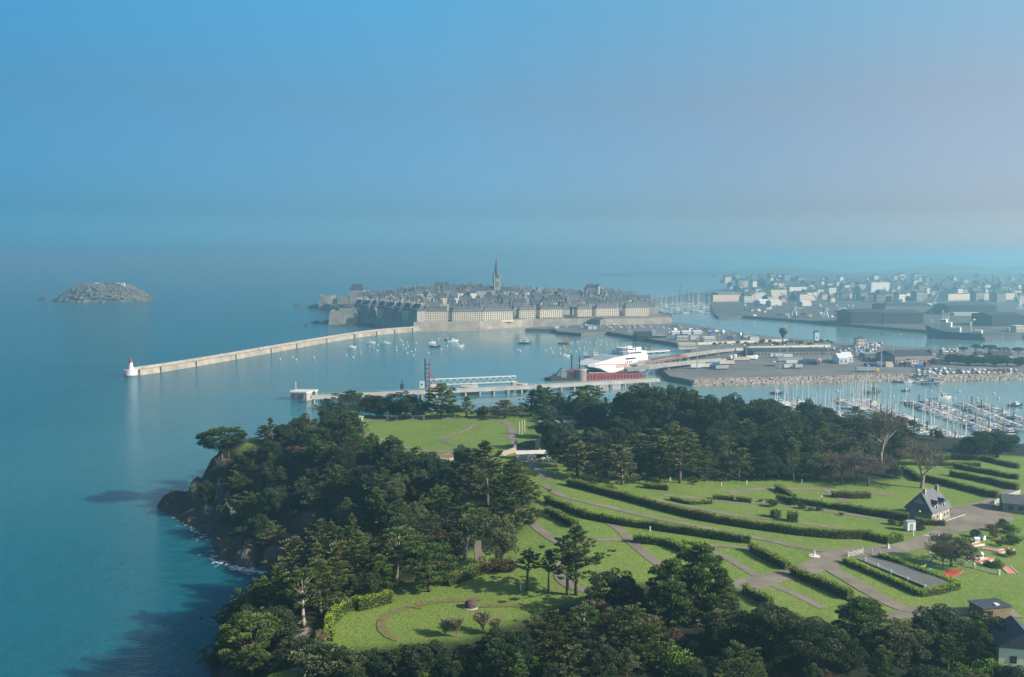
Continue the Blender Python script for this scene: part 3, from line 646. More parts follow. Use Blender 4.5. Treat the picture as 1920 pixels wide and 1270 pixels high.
LIM2 = [(500, 1215), (600, 1235), (860, 1222), (960, 1190), (1080, 1165), (1160, 1100), (1390, 1110), (1410, 1165), (1480, 1175), (1650, 1190), (1760, 1180), (1920, 1175)]
fill(WOOD[2], 46, ['cyF', 'oaA', 'piC', 'cyB', 'oaB', 'olA', 'cyD'], 'crowded {} in the belt below the camp road', 'each {} of the belt below the camp road', 5, 9.5, .50, 7, lambda x, y: y > 150 and -60 < x < 130, LIM2)
fill(WOOD[4], 8, ['oaB', 'olA', 'baB'], '{} above the marina shore', 'each {} above the marina shore', 5, 8, .6, 8)
fill(WOOD[0], 190, ['goA', 'goB', 'goC', 'goA'], 'dense {} in the cliff undergrowth', 'each {} of the cliff slope undergrowth', 2.0, 4.5, .30, 9, hidden_ok)
LIM2 = [(500, 1215), (600, 1235), (860, 1222), (960, 1190), (1080, 1165), (1160, 1100), (1390, 1110), (1410, 1165), (1480, 1175), (1650, 1190), (1760, 1180), (1920, 1175)]
fill(WOOD[2], 46, ['buA', 'buB', 'buD', 'baC', 'buC'], 'bushy {} in the belt below the camp road', 'each bushy {} below the camp road', 2.5, 5, .42, 10, lambda x, y: y > 150 and -60 < x < 125, LIM2)
fill(WOOD[1], 40, ['buA', 'buB', 'buD', 'baC'], '{} at the foot of the marina-side wood', 'each {} at the foot of the hedge-side wood', 2.5, 4.5, .42, 11)
fill(WOOD[3], 26, ['buA', 'buB', 'buD'], 'scrubby {} behind the fort lawn', 'each {} behind the fort lawn', 2.2, 3.8, .4, 12)
# ---------------------------------------------------------------- paths, hedges and furniture of the headland
def resample(P, step):
    out = [P[0]]
    for a, b in zip(P[:-1], P[1:]):
        n = max(1, int(math.dist(a[:2], b[:2]) / step))
        out += [tuple(a[k] + (b[k] - a[k]) * i / n for k in range(2)) for i in range(1, n + 1)]
    return out
def smooth_line(P, it=2):
    for _ in range(it):
        Q = [P[0]]
        for a, b in zip(P[:-1], P[1:]):
            Q += [(a[0] * .75 + b[0] * .25, a[1] * .75 + b[1] * .25), (a[0] * .25 + b[0] * .75, a[1] * .25 + b[1] * .75)]
        P = Q + [P[-1]]
    return P
def ribbon(P, w, dz, sm=2, cross=4):
    P = resample(smooth_line([tuple(p[:2]) for p in P], sm), 1.6); n = len(P); X = []; Y = []
    for i in range(n):
        a = P[max(0, i - 1)]; b = P[min(n - 1, i + 1)]; d = Vector((b[0] - a[0], b[1] - a[1])).normalized(); nr = (-d.y, d.x)
        ww = w * (1 + .06 * math.sin(i * .7) + .05 * math.sin(i * .23))
        for k in range(cross + 1):
            s = (k / cross - .5) * ww; X.append(P[i][0] + nr[0] * s); Y.append(P[i][1] + nr[1] * s)
    Z = terrain_z(X, Y) + dz; I = []
    for i in range(n - 1):
        for k in range(cross): a = i * (cross + 1) + k; I.append((a, a + 1, a + cross + 2, a + cross + 1))
    return np.column_stack([X, Y, Z]), np.array(I)
def terrain_z(X, Y):
    """height of the terrain mesh itself (bilinear on its grid)"""
    X = np.asarray(X, float); Y = np.asarray(Y, float)
    i = np.clip(((X - xs[0]) / 2).astype(int), 0, nx - 2); j = np.clip(((Y - ys[0]) / 2).astype(int), 0, ny - 2)
    fx = (X - xs[i]) / 2; fy = (Y - ys[j]) / 2
    return (GZ[j, i] * (1 - fx) + GZ[j, i + 1] * fx) * (1 - fy) + (GZ[j + 1, i] * (1 - fx) + GZ[j + 1, i + 1] * fx) * fy
PATHS = [
    ('fort_path', 3.6, 'tarmac_path', [(612, 800), (655, 798), (700, 791), (790, 788), (880, 785), (940, 790), (963, 805), (957, 824), (975, 845), (1000, 880), (1030, 905)]),
    ('fort_path', 2.8, 'tarmac_path', [(655, 799), (668, 812), (712, 828), (750, 840), (790, 852), (850, 850)]),
    ('fort_path', 2.4, 'tarmac_path', [(893, 797), (872, 811), (836, 822), (822, 828), (836, 834), (870, 838)]),
    ('fort_path', 2.2, 'tarmac_path', [(712, 856), (785, 850)]),
    ('camp_road', 6.5, 'tarmac_path', [(1836, 975), (1783, 1012), (1735, 1034), (1670, 1046), (1590, 1047), (1561, 1066), (1528, 1083), (1487, 1093), (1432, 1106), (1395, 1120)]),
    ('camp_path', 2.8, 'tarmac_path', [(1592, 1046), (1535, 1042), (1503, 1036), (1461, 1025), (1415, 1017), (1321, 997), (1248, 984), (1161, 963), (1102, 949), (1053, 938), (1020, 915)]),
    ('camp_road', 4.6, 'tarmac_path', [(1561, 1066), (1580, 1084), (1612, 1102), (1654, 1128), (1700, 1154), (1740, 1164), (1790, 1163), (1870, 1166), (1940, 1170)]),
    ('camp_road', 3.6, 'tarmac_path', [(1745, 1163), (1690, 1176), (1640, 1184)]),
    ('camp_path', 2.4, 'tarmac_path', [(1445, 1102), (1477, 1118), (1516, 1134), (1560, 1158)]),
    ('camp_path', 2.6, 'tarmac_path', [(1441, 1100), (1409, 1079), (1359, 1051), (1320, 1034)]),
    ('camp_path', 3.0, 'tarmac_path', [(1260, 1080), (1245, 1074), (1205, 1042), (1184, 1022), (1164, 1001), (1143, 988)]),
    ('camp_path', 3.2, 'tarmac_path', [(1125, 1126), (1075, 1118), (1052, 1098), (1056, 1070), (1075, 1040), (1038, 1022), (1013, 1004), (993, 984), (975, 960)]),
    ('camp_path', 2.2, 'tarmac_path', [(1075, 1030), (1130, 1022), (1190, 1025)]),
    ('camp_path', 2.2, 'tarmac_path', [(1457, 1044), (1380, 1037), (1340, 1034)]),
    ('camp_path', 3.0, 'tarmac_path', [(1370, 932), (1428, 923), (1487, 923), (1558, 925), (1622, 928), (1690, 936)]),
    ('camp_path', 2.6, 'tarmac_path', [(1250, 935), (1340, 945), (1390, 950), (1445, 950), (1500, 958), (1600, 972), (1690, 985)]),
    ('camp_path', 2.2, 'tarmac_path', [(1215, 940), (1300, 958), (1380, 975), (1445, 981), (1509, 989), (1590, 1002)]),
    ('camp_path', 3.4, 'tarmac_path', [(1558, 925), (1580, 936), (1600, 950)]),
    ('camp_road', 5.0, 'tarmac_path', [(1836, 985), (1850, 965), (1880, 945), (1930, 925)]),
    ('worn_track', 2.0, 'sand_path', [(900, 1140), (836, 1143), (786, 1150), (748, 1159), (712, 1176), (705, 1198), (722, 1216), (745, 1221)]),
    ('worn_track', 1.6, 'sand_path', [(890, 1155), (960, 1152), (1010, 1157)]),
    ('cliff_path', 2.8, 'tarmac_path', [(546, 1285), (541, 1240), (550, 1215), (568, 1198)]),
    ('cliff_path', 1.5, 'tarmac_path', [(494, 1285), (514, 1232), (544, 1196), (562, 1184)]),
    ('camp_path', 1.8, 'tarmac_path', [(894, 1025), (895, 1050), (897, 1075)]),
]
for i, (nm, w, mt_, pts) in enumerate(PATHS):
    V_, I_ = ribbon([T(*q) for q in pts], w, .06 + .012 * (i % 7), 2); ob(nm, mesh_np(nm, V_, I_, MT[mt_], True), kind='structure')
# yard in front of the house
yard = [T(*q) for q in ((1795, 990), (1800, 962), (1850, 950), (1905, 960), (1925, 985), (1850, 1005), (1800, 1010))]
g_ = MB(); zc = [terrain_z([p.x], [p.y])[0] + .16 for p in yard]; cx_ = sum(p.x for p in yard) / 7; cy_ = sum(p.y for p in yard) / 7
g_.add([(p.x, p.y, z) for p, z in zip(yard, zc)] + [(cx_, cy_, terrain_z([cx_], [cy_])[0] + .16)], [(i, (i + 1) % 7, 7) for i in range(7)])
ob('car_park', g_, MT['tarmac_path'], kind='structure')

def hedge(pts, w, h, label, lm='hedge_leaf', group=None, seed=1, px=True, name='hedge', leaf=.26, dens=34):
    """clipped hedge: leafy box along a line; top leaves are tinted lighter to look sunlit"""
    rs = np.random.RandomState(seed)
    P = [tuple(T(*q)[:2]) for q in pts] if px else pts
    P = np.array(resample(P, .8)); n = len(P); o = Vector((P[0][0], P[0][1], terrain_z([P[0][0]], [P[0][1]])[0]))
    d = np.gradient(P, axis=0); d /= np.linalg.norm(d, axis=1, keepdims=True) + 1e-9; nr = np.column_stack([-d[:, 1], d[:, 0]])
    Z = terrain_z(P[:, 0], P[:, 1])
    L = np.sum(np.hypot(*np.diff(P, axis=0).T)); m_ = int(L * (w + 2 * h) * dens) + 60
    hv = h * (1 + .05 * np.sin(np.arange(n) * .5 + seed) + .24 * (vnoise(P[:, 0], P[:, 1], 4.5, seed) - .5) + .05 * rs.normal(size=n)); wv = w * (1 + .06 * np.sin(np.arange(n) * .37 + seed * 2))
    # woody, twiggy body inside the leaves
    sec = []
    for i in range(n):
        a, b = wv[i] * .40, hv[i] * .93
        sec.append([(P[i][0] + nr[i][0] * s - o.x, P[i][1] + nr[i][1] * s - o.y, Z[i] + z - o.z) for s, z in ((-a, -.2), (-a, b * .8), (-a * .6, b), (a * .6, b), (a, b * .8), (a, -.2))])
    r = thing(name, o, 0, label, 'hedge', group)
    ob('branches', MB().loft(sec), MT['hedge_core'], parent=r)
    i = rs.randint(0, n, m_); f = rs.rand(m_) * (w + 2 * h); jit = rs.normal(size=(m_, 3)) * .14
    side = np.where(f < h, -1, np.where(f > h + w, 1, 0)); s = np.where(side == 0, (f - h) - w / 2, side * w / 2) * (wv[i] / w); z = np.where(side == -1, f, np.where(side == 1, f - h - w, h)) * (hv[i] / h)
    along = (rs.rand(m_) - .5) * .9
    ke = int(w * h * dens * 1.2); e_ = rs.rand(m_) < min(.4, 2 * ke / m_); i = np.where(e_, np.where(rs.rand(m_) < .5, 0, n - 1), i)
    s = np.where(e_, (rs.rand(m_) - .5) * w, s); z = np.where(e_, rs.rand(m_) * h, z); along = np.where(e_, np.where(i == 0, -.12, .12), along)
    C = np.column_stack([P[i, 0] + nr[i, 0] * s + d[i, 0] * along - o.x, P[i, 1] + nr[i, 1] * s + d[i, 1] * along - o.y, Z[i] + np.clip(z, .05, None) - o.z]) + jit
    N = np.column_stack([nr[i, 0] * side, nr[i, 1] * side, (side == 0) * 1.0]) + rs.normal(size=(m_, 3)) * .75; N /= np.linalg.norm(N, axis=1, keepdims=True)
    tn = np.clip(.30 + .45 * (side == 0) + .25 * vnoise(C[:, 0] + o.x, C[:, 1] + o.y, 3.0, 4) - .1 + rs.normal(size=m_) * .17, 0, 1)  # sunlit top painted in: upper leaves get a lighter tint, broken by noise
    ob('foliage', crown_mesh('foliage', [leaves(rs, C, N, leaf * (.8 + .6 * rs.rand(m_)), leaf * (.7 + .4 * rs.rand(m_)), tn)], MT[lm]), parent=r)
    return r
HEDGES = [
    ([(1068, 916), (1130, 932), (1200, 951), (1260, 968), (1320, 983), (1380, 994), (1445, 1004), (1509, 1013), (1580, 1020), (1648, 1020)], 1.8, 2.2, 'longest dark hedge curving from the wood to the camp road', 'hedge_leaf'),
    ([(1648, 1022), (1680, 1030), (1703, 1023)], 2.2, 2.2, 'bright leafy hooked end of the longest hedge', 'hedge_bright'),
    ([(1027, 950), (1102, 980), (1161, 992), (1277, 1009), (1400, 1028), (1415, 1029)], 1.8, 2.1, 'second long hedge, parallel to the longest one and downhill of it', 'hedge_leaf'),
    ([(1027, 970), (1055, 985), (1082, 1000)], 1.8, 2.0, 'short hedge behind the big spreading cypress', 'hedge_leaf'),
    ([(1195, 1028), (1258, 1033)], 2.0, 1.9, 'short clipped hedge beside the forking tarmac path', 'hedge_leaf'),
    ([(1258, 1034), (1300, 1052)], 1.8, 2.0, 'dark short hedge bending off the clipped one towards dark pines', 'hedge_leaf'),
    ([(1290, 1037), (1332, 1038)], 2.0, 1.7, 'bright green low hedge near the top of the dark pines', 'hedge_bright'),
    ([(1421, 1045), (1455, 1064), (1490, 1082)], 1.9, 2.1, 'straight hedge with bright end above the camp road', 'hedge_leaf'),
    ([(1500, 1092), (1555, 1115), (1612, 1141)], 1.9, 2.2, 'straight dark hedge between two lawn strips below the camp road', 'hedge_leaf'),
    ([(1410, 1128), (1435, 1142), (1460, 1158)], 1.8, 2.0, 'dark hedge running down behind the domed evergreen', 'hedge_leaf'),
    ([(1600, 1068), (1675, 1100), (1749, 1134)], 1.5, 1.4, 'clipped bright hedge along the open side of the bowls court', 'hedge_bright'),
    ([(1749, 1134), (1785, 1128), (1818, 1119)], 1.7, 1.5, 'clipped bright hedge across the end of the bowls court', 'hedge_bright'),
    ([(1667, 1060), (1705, 1072), (1750, 1090), (1797, 1108), (1818, 1117)], 1.6, 1.4, 'clipped bright hedge between the bowls court and the swings', 'hedge_bright'),
    ([(1467, 947), (1545, 957), (1625, 970)], 1.8, 1.9, 'hedge along the upper gravel path, first stretch', 'hedge_leaf'),
    ([(1627, 971), (1670, 978), (1718, 986)], 2.6, 2.3, 'thick untrimmed hedge running up to the slate-roofed house', 'hedge_leaf'),
    ([(1467, 925), (1482, 934), (1499, 944)], 1.7, 1.9, 'short sharp hedge wedge beside the upper path', 'hedge_leaf'),
    ([(1574, 939), (1610, 941), (1641, 940)], 2.8, 1.9, 'rounded bushy hedge alone on the upper lawn', 'hedge_leaf'),
    ([(1459, 979), (1470, 978)], 2.2, 2.6, 'small bright square hedge block beside the path gap', 'hedge_bright'),
    ([(1490, 986), (1505, 987)], 2.8, 3.0, 'stout dark hedge block beside the path gap', 'hedge_leaf'),
    ([(1735, 992), (1787, 995)], 1.8, 1.7, 'neat low hedge in front of the slate-roofed house', 'hedge_leaf'),
    ([(1390, 948), (1416, 950)], 1.8, 1.5, 'small dark hedge beside the upper gravel path', 'hedge_leaf'),
    ([(1706, 888), (1740, 910)], 1.6, 2.0, 'dark hedge stub behind the large leafless tree', 'hedge_leaf'),
    ([(1751, 908), (1818, 924), (1887, 942)], 1.8, 2.2, 'lowest dark hedge of the terraces behind the house', 'hedge_leaf'),
    ([(1796, 898), (1860, 910), (1925, 926)], 1.8, 2.1, 'second dark hedge up the terraces behind the house', 'hedge_leaf'),
    ([(1803, 883), (1860, 893), (1925, 905)], 1.8, 2.0, 'third dark hedge up the terraces behind the house', 'hedge_leaf'),
    ([(1861, 869), (1925, 884)], 1.7, 1.9, 'topmost terrace hedge by the marina oaks', 'hedge_leaf'),
    ([(1690, 864), (1770, 866), (1858, 868)], 1.8, 1.8, 'long level hedge along the marina edge of the camp', 'hedge_leaf'),
    ([(1690, 876), (1770, 878), (1850, 880)], 1.6, 1.5, 'lower hedge parallel to the marina edge hedge', 'hedge_leaf'),
    ([(1213, 921), (1257, 926)], 1.8, 1.7, 'small hedge at the foot of the level-branched cypress', 'hedge_leaf'),
    ([(1346, 943), (1382, 946)], 1.7, 1.4, 'low broken hedge beside the upper path start', 'hedge_leaf'),
    ([(1265, 945), (1300, 953), (1340, 952)], 1.7, 1.2, 'low pale-topped hedge on the lawn below the wood', 'hedge_bright'),
    ([(605, 1224), (608, 1194), (632, 1168), (661, 1156)], 1.6, 2.6, 'bright clipped hedge curling round the worn grass circle', 'hedge_bright'),
    ([(664, 1162), (695, 1154), (725, 1146)], 2.0, 2.8, 'tall bright hedge next to the curled one by the pine trunks', 'hedge_bright'),
    ([(835, 1113), (866, 1102), (896, 1090)], 2.2, 2.6, 'dark green hedge behind the round bright pine', 'hedge_leaf'),
]
for i, (pts, w, h, lab, lm) in enumerate(HEDGES): hedge(pts, w, h, lab, lm, seed=i + 1)
# small shrubs dotted along the upper path
for k, (px, py, h) in enumerate([(1400, 948, 1.6), (1436, 949, 1.3), (1515, 962, 1.8), (1532, 966, 1.5), (1548, 966, 1.6), (1590, 975, 1.2), (1688, 993, 1.8), (1707, 996, 1.9), (1742, 1004, 2.0), (1460, 958, 3.0), (1500, 955, 2.6)]):
    p = T(px, py); tree('buB' if k % 2 else 'buA', p, h, 'small trimmed shrub beside the upper gravel path', 'shrubs dotted along the upper gravel path', 1.0, sink=.05)

# ---- fort, walls, casemates -------------------------------------------------
def wallpx(name, pts, h, w, label, mt_='wall_stone', cap=None, cat='wall'):
    P = [T(*q) for q in pts]; o = P[0]; r = thing(name, o, 0, label, cat); mb = MB(); cp = MB()
    for a, b in zip(P[:-1], P[1:]):
        d = Vector((b.x - a.x, b.y - a.y)).normalized(); nn = Vector((-d.y, d.x)) * w / 2
        Q = [(a.x - nn.x - o.x, a.y - nn.y - o.y), (b.x - nn.x - o.x, b.y - nn.y - o.y), (b.x + nn.x - o.x, b.y + nn.y - o.y), (a.x + nn.x - o.x, a.y + nn.y - o.y)]
        zz = [min(a.z, b.z) - o.z - 1] * 4; mb.prism(Q, zz, [h] * 4); cp.prism([(x * 1.0, y) for x, y in Q], h + .003, h + .25)
    ob('masonry', mb, MT[mt_], parent=r); ob('coping', cp, MT[cap or 'concrete'], parent=r); return r
wallpx('stone_wall', [(788, 918), (792, 880), (805, 868)], 2.4, 2.0, 'crumbling stone wall end lit by sun above the dark wood')
wallpx('stone_wall', [(802, 868), (838, 872), (868, 866), (902, 860)], 1.2, 1.2, 'low grey retaining wall round the sunken lawn')
wallpx('stone_wall', [(868, 882), (905, 874), (912, 868)], 2.6, 1.4, 'pale broken wall behind the tallest cypress')
wallpx('fort_wall', [(935, 862), (965, 852), (968, 838)], 1.6, 1.0, 'reddish fort wall between the lawn track and the shed', 'house_stone', 'wall_stone')
wallpx('fort_wall', [(1008, 850), (1030, 842)], 4.0, 2.0, 'sunlit reddish fort wall under the turf bank')
wallpx('fort_wall', [(1050, 768), (1095, 766)], 5.0, 4.0, 'grey masonry front of the turf-roofed casemate', cap='granite')
def mound(px, py, a, b, h, label, name='earth_mound', rz=0, mt_=None):
    p = T(px, py); rs = np.random.RandomState(int(px)); V_ = []; Fs = []; n = 20; k = 6
    for i in range(k):
        u = i / (k - 1) * math.pi / 2
        for j in range(n):
            v = 2 * math.pi * j / n; q = 1 + .12 * math.sin(3 * v + px) + .06 * rs.normal()
            V_.append((a * math.cos(u) * math.cos(v) * q, b * math.cos(u) * math.sin(v) * q, h * math.sin(u) - .5 + .1 * rs.normal()))
    for i in range(k - 1):
        for j in range(n): Fs.append((i * n + j, i * n + (j + 1) % n, (i + 1) * n + (j + 1) % n, (i + 1) * n + j))
    return ob(name, MB().add(V_, Fs), mt_ or MT['turf'], loc=p, rz=rz, smooth=True, label=label, cat='mound')
mound(1062, 764, 20, 9, 6, 'grassy mound roofing the fort casemate beside the water')
mound(1010, 842, 9, 5, 3.2, 'grass bank above the sunlit fort wall')
mound(858, 858, 13, 4, 1.8, 'heap of brown earth on the edge of the fort lawn', mt_=MT['dry_earth'])
mound(1120, 822, 22, 7, 3.5, 'low turf mound over the concrete shelters')
def emplacement(px, py, w, d, h, label, rz=0, mt_='concrete', name='gun_emplacement'):
    p = T(px, py); r = thing(name, p, rz, label, 'bunker')
    ob('walls', MB().box(-w / 2, -w / 2 + .6, -d / 2, d / 2, -.6, h).box(w / 2 - .6, w / 2, -d / 2, d / 2, -.6, h).box(-w / 2 + .6, w / 2 - .6, d / 2 - .6, d / 2, -.6, h), MT[mt_], parent=r)
    ob('roof', MB().box(-w / 2 - .5, w / 2 + .5, -d / 2 - .4, d / 2 + .4, h + .003, h + .7), MT[mt_], parent=r); return r
emplacement(664, 790, 6, 4, 1.2, 'low concrete emplacement at the corner of the fort lawn')
emplacement(782, 787, 6, 3, 1.3, 'sandy concrete emplacement under the dome-topped pine', mt_='concrete_pale')
emplacement(733, 787, 5, 3, 1.2, 'pale low emplacement between the two middle cypresses', mt_='concrete_pale')
emplacement(1078, 806, 9, 6, 2.8, 'round-cornered concrete shelter beside the turf mound', .2)
emplacement(1136, 806, 8, 5, 3.0, 'concrete shelter with open front half hidden by trees', -.2, 'concrete_pale')
emplacement(1030, 806, 8, 5, 2.5, 'ruined pale casemate among brambles above the shed', .3, 'wall_stone')
mat('pipe_white', (.62, .6, .5), .6, .1, .5)
for k, px in enumerate((974, 979, 984)):
    p = T(px, 818); ob('flag_pole', MB().tube([(0, 0, -.3), (0, 0, 5.5 + .6 * k)], .14, 6).cyl((0, 0), .3, .2, -.3, .5, 8), MT['pipe_white'], loc=p, label='pale wooden mast in the trio beside the fort track', cat='pole', group='three masts beside the fort track')
# shed
p = T(996, 866); r = thing('storage_shed', p, .12, 'low shed with pale sloping roof and open bay', 'shed', scale=.68)
ob('wall', MB().box(-8, 3, -.15, .15, -.5, 3.0).box(-8, -7.8, .15, 6, -.5, 3.2).box(2.8, 3, .15, 6, -.5, 3.2).box(-8, 9, 6, 6.2, -.5, 3.3).box(8.8, 9, -.1, 6, -.5, 3.2), MT['grey_paint'], parent=r)
ob('roof', MB().add([(-8.5, -.6, 3.02), (9.5, -.6, 3.02), (9.5, 6.8, 3.5), (-8.5, 6.8, 3.5), (-8.5, -.6, 3.25), (9.5, -.6, 3.25), (9.5, 6.8, 3.75), (-8.5, 6.8, 3.75)], [(3, 2, 1, 0), (4, 5, 6, 7), (0, 1, 5, 4), (1, 2, 6, 5), (2, 3, 7, 6), (3, 0, 4, 7)]), MT['concrete_pale'], parent=r)
ob('door', MB().box(-3.2, -1.2, -.22, -.15, -.3, 2.5), MT['steel'], parent=r)
for k, (px, py) in enumerate(((1018, 868), (1026, 870), (1033, 868), (1040, 872), (1046, 870))):
    p = T(px, py); rs_ = random.Random(k); b_ = MB()
    for q in range(4): b_.box(-.9 + .5 * q, -.5 + .5 * q + .3 * rs_.random(), -.5, .5, -.1, .5 + .6 * rs_.random(), rz=rs_.random() * .5)
    ob('rubble_heap', b_, MT['concrete_pale'], loc=p, rz=rs_.random() * 3, label='heap of broken pale blocks beside the open shed', cat='rubble', group='rubble heaps beside the open shed')
# armoured cupola on the grass
p = T(880, 1156); r = thing('gun_cupola', p, .3, 'rusty dark steel gun cupola half sunk in the grass', 'cupola')
V_ = []; n = 18
prof = [(1.3, -.3), (1.35, .5), (1.3, .95), (1.05, 1.3), (.65, 1.5), (.2, 1.58)]
ob('dome', MB().loft([[(q * math.cos(2 * math.pi * k / n), q * math.sin(2 * math.pi * k / n), z) for k in range(n)] for q, z in prof]), MT['rust'], parent=r, smooth=True)
for a in (0.2, -1.1, 2.3, -2.4): ob('embrasure', MB().box(1.1, 1.42, -.18, .18, .45, .8, rz=a), MT['dark_metal'], parent=r)
ob('collar', MB().cyl((0, 0), 1.9, 1.7, -.4, .12, 18), MT['concrete'], parent=r)

# ---- the slate-roofed house -------------------------------------------------
p = T(1764, 991); r = thing('camp_house', p, R(38), 'stone house with big slate roof, dormers and chimneys beside the car park', 'house')
LX, LY, HW = 11.5, 8.5, 3.2
w_ = ob('wall', MB().box(0, LX, 0, LY, -.8, HW).add([(0, 0, HW), (0, LY, HW), (0, LY / 2, HW + 4.3)], [(0, 1, 2)]), MT['house_stone'], parent=r)
rf = ob('roof', MB().gable(0, LX, 0, LY, HW + .02, 5.8, hip=1.6, over=.6), MT['slate_light'], parent=r)
for cx__ in (2.2, LX - 1.6): ob('chimney', MB().box(cx__ - .45, cx__ + .45, LY / 2 - .9, LY / 2 - .1, HW + 3, HW + 6.6).box(cx__ - .55, cx__ + .55, LY / 2 - 1, LY / 2, HW + 6.603, HW + 6.8), MT['chimney'], parent=rf)
for k, cx__ in enumerate((3.2, 7.6)):
    dm = ob('dormer', MB().box(cx__ - .9, cx__ + .9, .3, 3.0, HW + .6, HW + 2.3), MT['render_white'], parent=rf)
    ob('dormer_roof', MB().gable(cx__ - .9, cx__ + .9, .1, 4.4, HW + 2.31, 1.2, axis='y', over=.2), MT['slate'], parent=rf)
    ob('dormer_window', MB().box(cx__ - .55, cx__ + .55, .22, .297, HW + .9, HW + 2.0), MT['glass_dark'], parent=rf)
for wx in (1.2, 3.4, 8.0, 10.0):
    f_ = ob('window', MB().box(wx - .55, wx + .55, -.08, -.003, .8, 2.3), MT['white_paint'], parent=r); ob('pane', MB().box(wx - .42, wx + .42, -.10, -.083, .93, 2.17), MT['glass_dark'], parent=f_)
ob('door', MB().box(5.2, 6.3, -.08, -.003, -.1, 2.2), MT['white_paint'], parent=r)
for wy in (2.0, 4.3, 6.6):
    f_ = ob('window', MB().box(LX + .003, LX + .08, wy - .5, wy + .5, .8, 2.3), MT['white_paint'], parent=r); ob('pane', MB().box(LX + .083, LX + .1, wy - .38, wy + .38, .93, 2.17), MT['glass_dark'], parent=f_)
# white site hut with wheels
p = T(1722, 1005); r = thing('site_hut', p, .15, 'small white hut on the verge by the neat hedge', 'hut')
ob('body', MB().box(-1.3, 1.3, -1.1, 1.1, .35, 3.0), MT['white_paint'], parent=r); ob('roof', MB().gable(-1.3, 1.3, -1.1, 1.1, 3.003, .35, over=.15), MT['zinc'], parent=r)
ob('door', MB().box(-.5, .5, -1.16, -1.103, .4, 2.5), MT['grey_paint'], parent=r); ob('base', MB().box(-1.1, 1.1, -.9, .9, -.3, .347), MT['dark_metal'], parent=r)
# cabin with dark roof
p = T(1883, 1172); r = thing('cabin', p, R(12), 'dark-roofed cabin half hidden behind holm oaks', 'cabin')
ob('wall', MB().box(-3.6, 3.6, -2.2, 2.2, -.5, 2.6), MT['timber'], parent=r); ob('roof', MB().box(-3.9, 3.9, -2.5, 2.5, 2.603, 2.85), MT['slate'], parent=r); ob('roof_hatch', MB().box(.2, 1.2, -1.6, -.6, 2.853, 3.1), MT['white_paint'], parent=r)
ob('window', MB().box(-2.2, -1.0, -2.27, -2.203, 1.0, 2.0), MT['glass_dark'], parent=r)
# pale house at the picture's lower corner
p = T(1905, 1292); r = thing('villa', p, R(-12), 'pale house corner with dark slate roof below the holm oaks', 'house')
ob('wall', MB().box(0, 9, 0, 8, -1, 5.6), MT['render_white'], parent=r); rf = ob('roof', MB().gable(0, 9, 0, 8, 5.62, 3.4, axis='y', over=.35), MT['slate'], parent=r)
ob('window', MB().box(-.08, -.003, 2, 3.2, 2.6, 4.0), MT['glass_dark'], parent=r); ob('window', MB().box(2, 3.2, -.08, -.003, 2.6, 4.0), MT['glass_dark'], parent=r)
# neighbour bungalow by the yard
p = T(1900, 968); r = thing('bungalow', p, R(-20), 'grey bungalow with flat roof behind the fence by the car park', 'house')
ob('wall', MB().box(0, 12, 0, 8, -.6, 3.0), MT['facade_grey'], parent=r); ob('roof', MB().gable(0, 12, 0, 8, 3.02, 2.2, over=.4), MT['slate_light'], parent=r)
for wx in (1.5, 4.5, 8.0): ob('window', MB().box(wx, wx + 1.4, -.08, -.003, .9, 2.2), MT['glass_dark'], parent=r)

# ---- bowls court ------------------------------------------------------------
c = [T(*q) for q in ((1622, 1060), (1760, 1121), (1803, 1113), (1668, 1056))]
zc = max(q.z for q in c) + .1
ob('bowls_court', MB().prism([(q.x, q.y) for q in c], zc - 1.2, zc + .05), MT['asphalt'], kind='structure')
def fence_run(name, pts, label, h=1.1, step=3.0, rails=(.45, 1.0), mt_='white_paint', pw=.16, cat='fence'):
    P = [T(*q) for q in pts]; o = P[0]; r = thing(name, o, 0, label, cat)
    Q = resample([tuple(q[:2]) for q in P], step); Zs = terrain_z([q[0] for q in Q], [q[1] for q in Q])
    pm = MB().box(-pw, pw, -pw, pw, -.4, h + .15).mesh('post', MT[mt_])
    for (x, y), z in zip(Q, Zs): ob('post', pm, parent=r, loc=(x - o.x, y - o.y, z - o.z))
    for hh in rails:
        for i in range(len(Q) - 1):
            ob('rail', MB().tube([(Q[i][0] - o.x, Q[i][1] - o.y, Zs[i] - o.z + hh), (Q[i + 1][0] - o.x, Q[i + 1][1] - o.y, Zs[i + 1] - o.z + hh)], .07, 4), MT[mt_], parent=r)
    return r
fence_run('court_barrier', [(1640, 1066), (1690, 1090), (1757, 1120)], 'white timber barrier along the middle of the bowls court', .9, 4.5, (.75,))
fence_run('timber_fence', [(1606, 1058), (1634, 1050)], 'pale slatted timber fence at the entrance of the bowls court', 1.5, 2.0, (.4, .8, 1.2), 'concrete_pale')
fence_run('timber_fence', [(1652, 1052), (1668, 1058)], 'short pale fence beside the court gate', 1.5, 2.0, (.4, .8, 1.2), 'concrete_pale')
fence_run('garden_fence', [(1763, 1056), (1800, 1066), (1850, 1079), (1898, 1092)], 'low white-posted wire fence between the playground and mini golf', 1.2, 5.0, (.25, .6, .95), 'white_paint', .22)
fence_run('yard_fence', [(1876, 958), (1905, 944), (1930, 934)], 'white slatted fence climbing beside the bungalow', 1.6, 2.5, (.4, .8, 1.2, 1.5), 'white_paint')
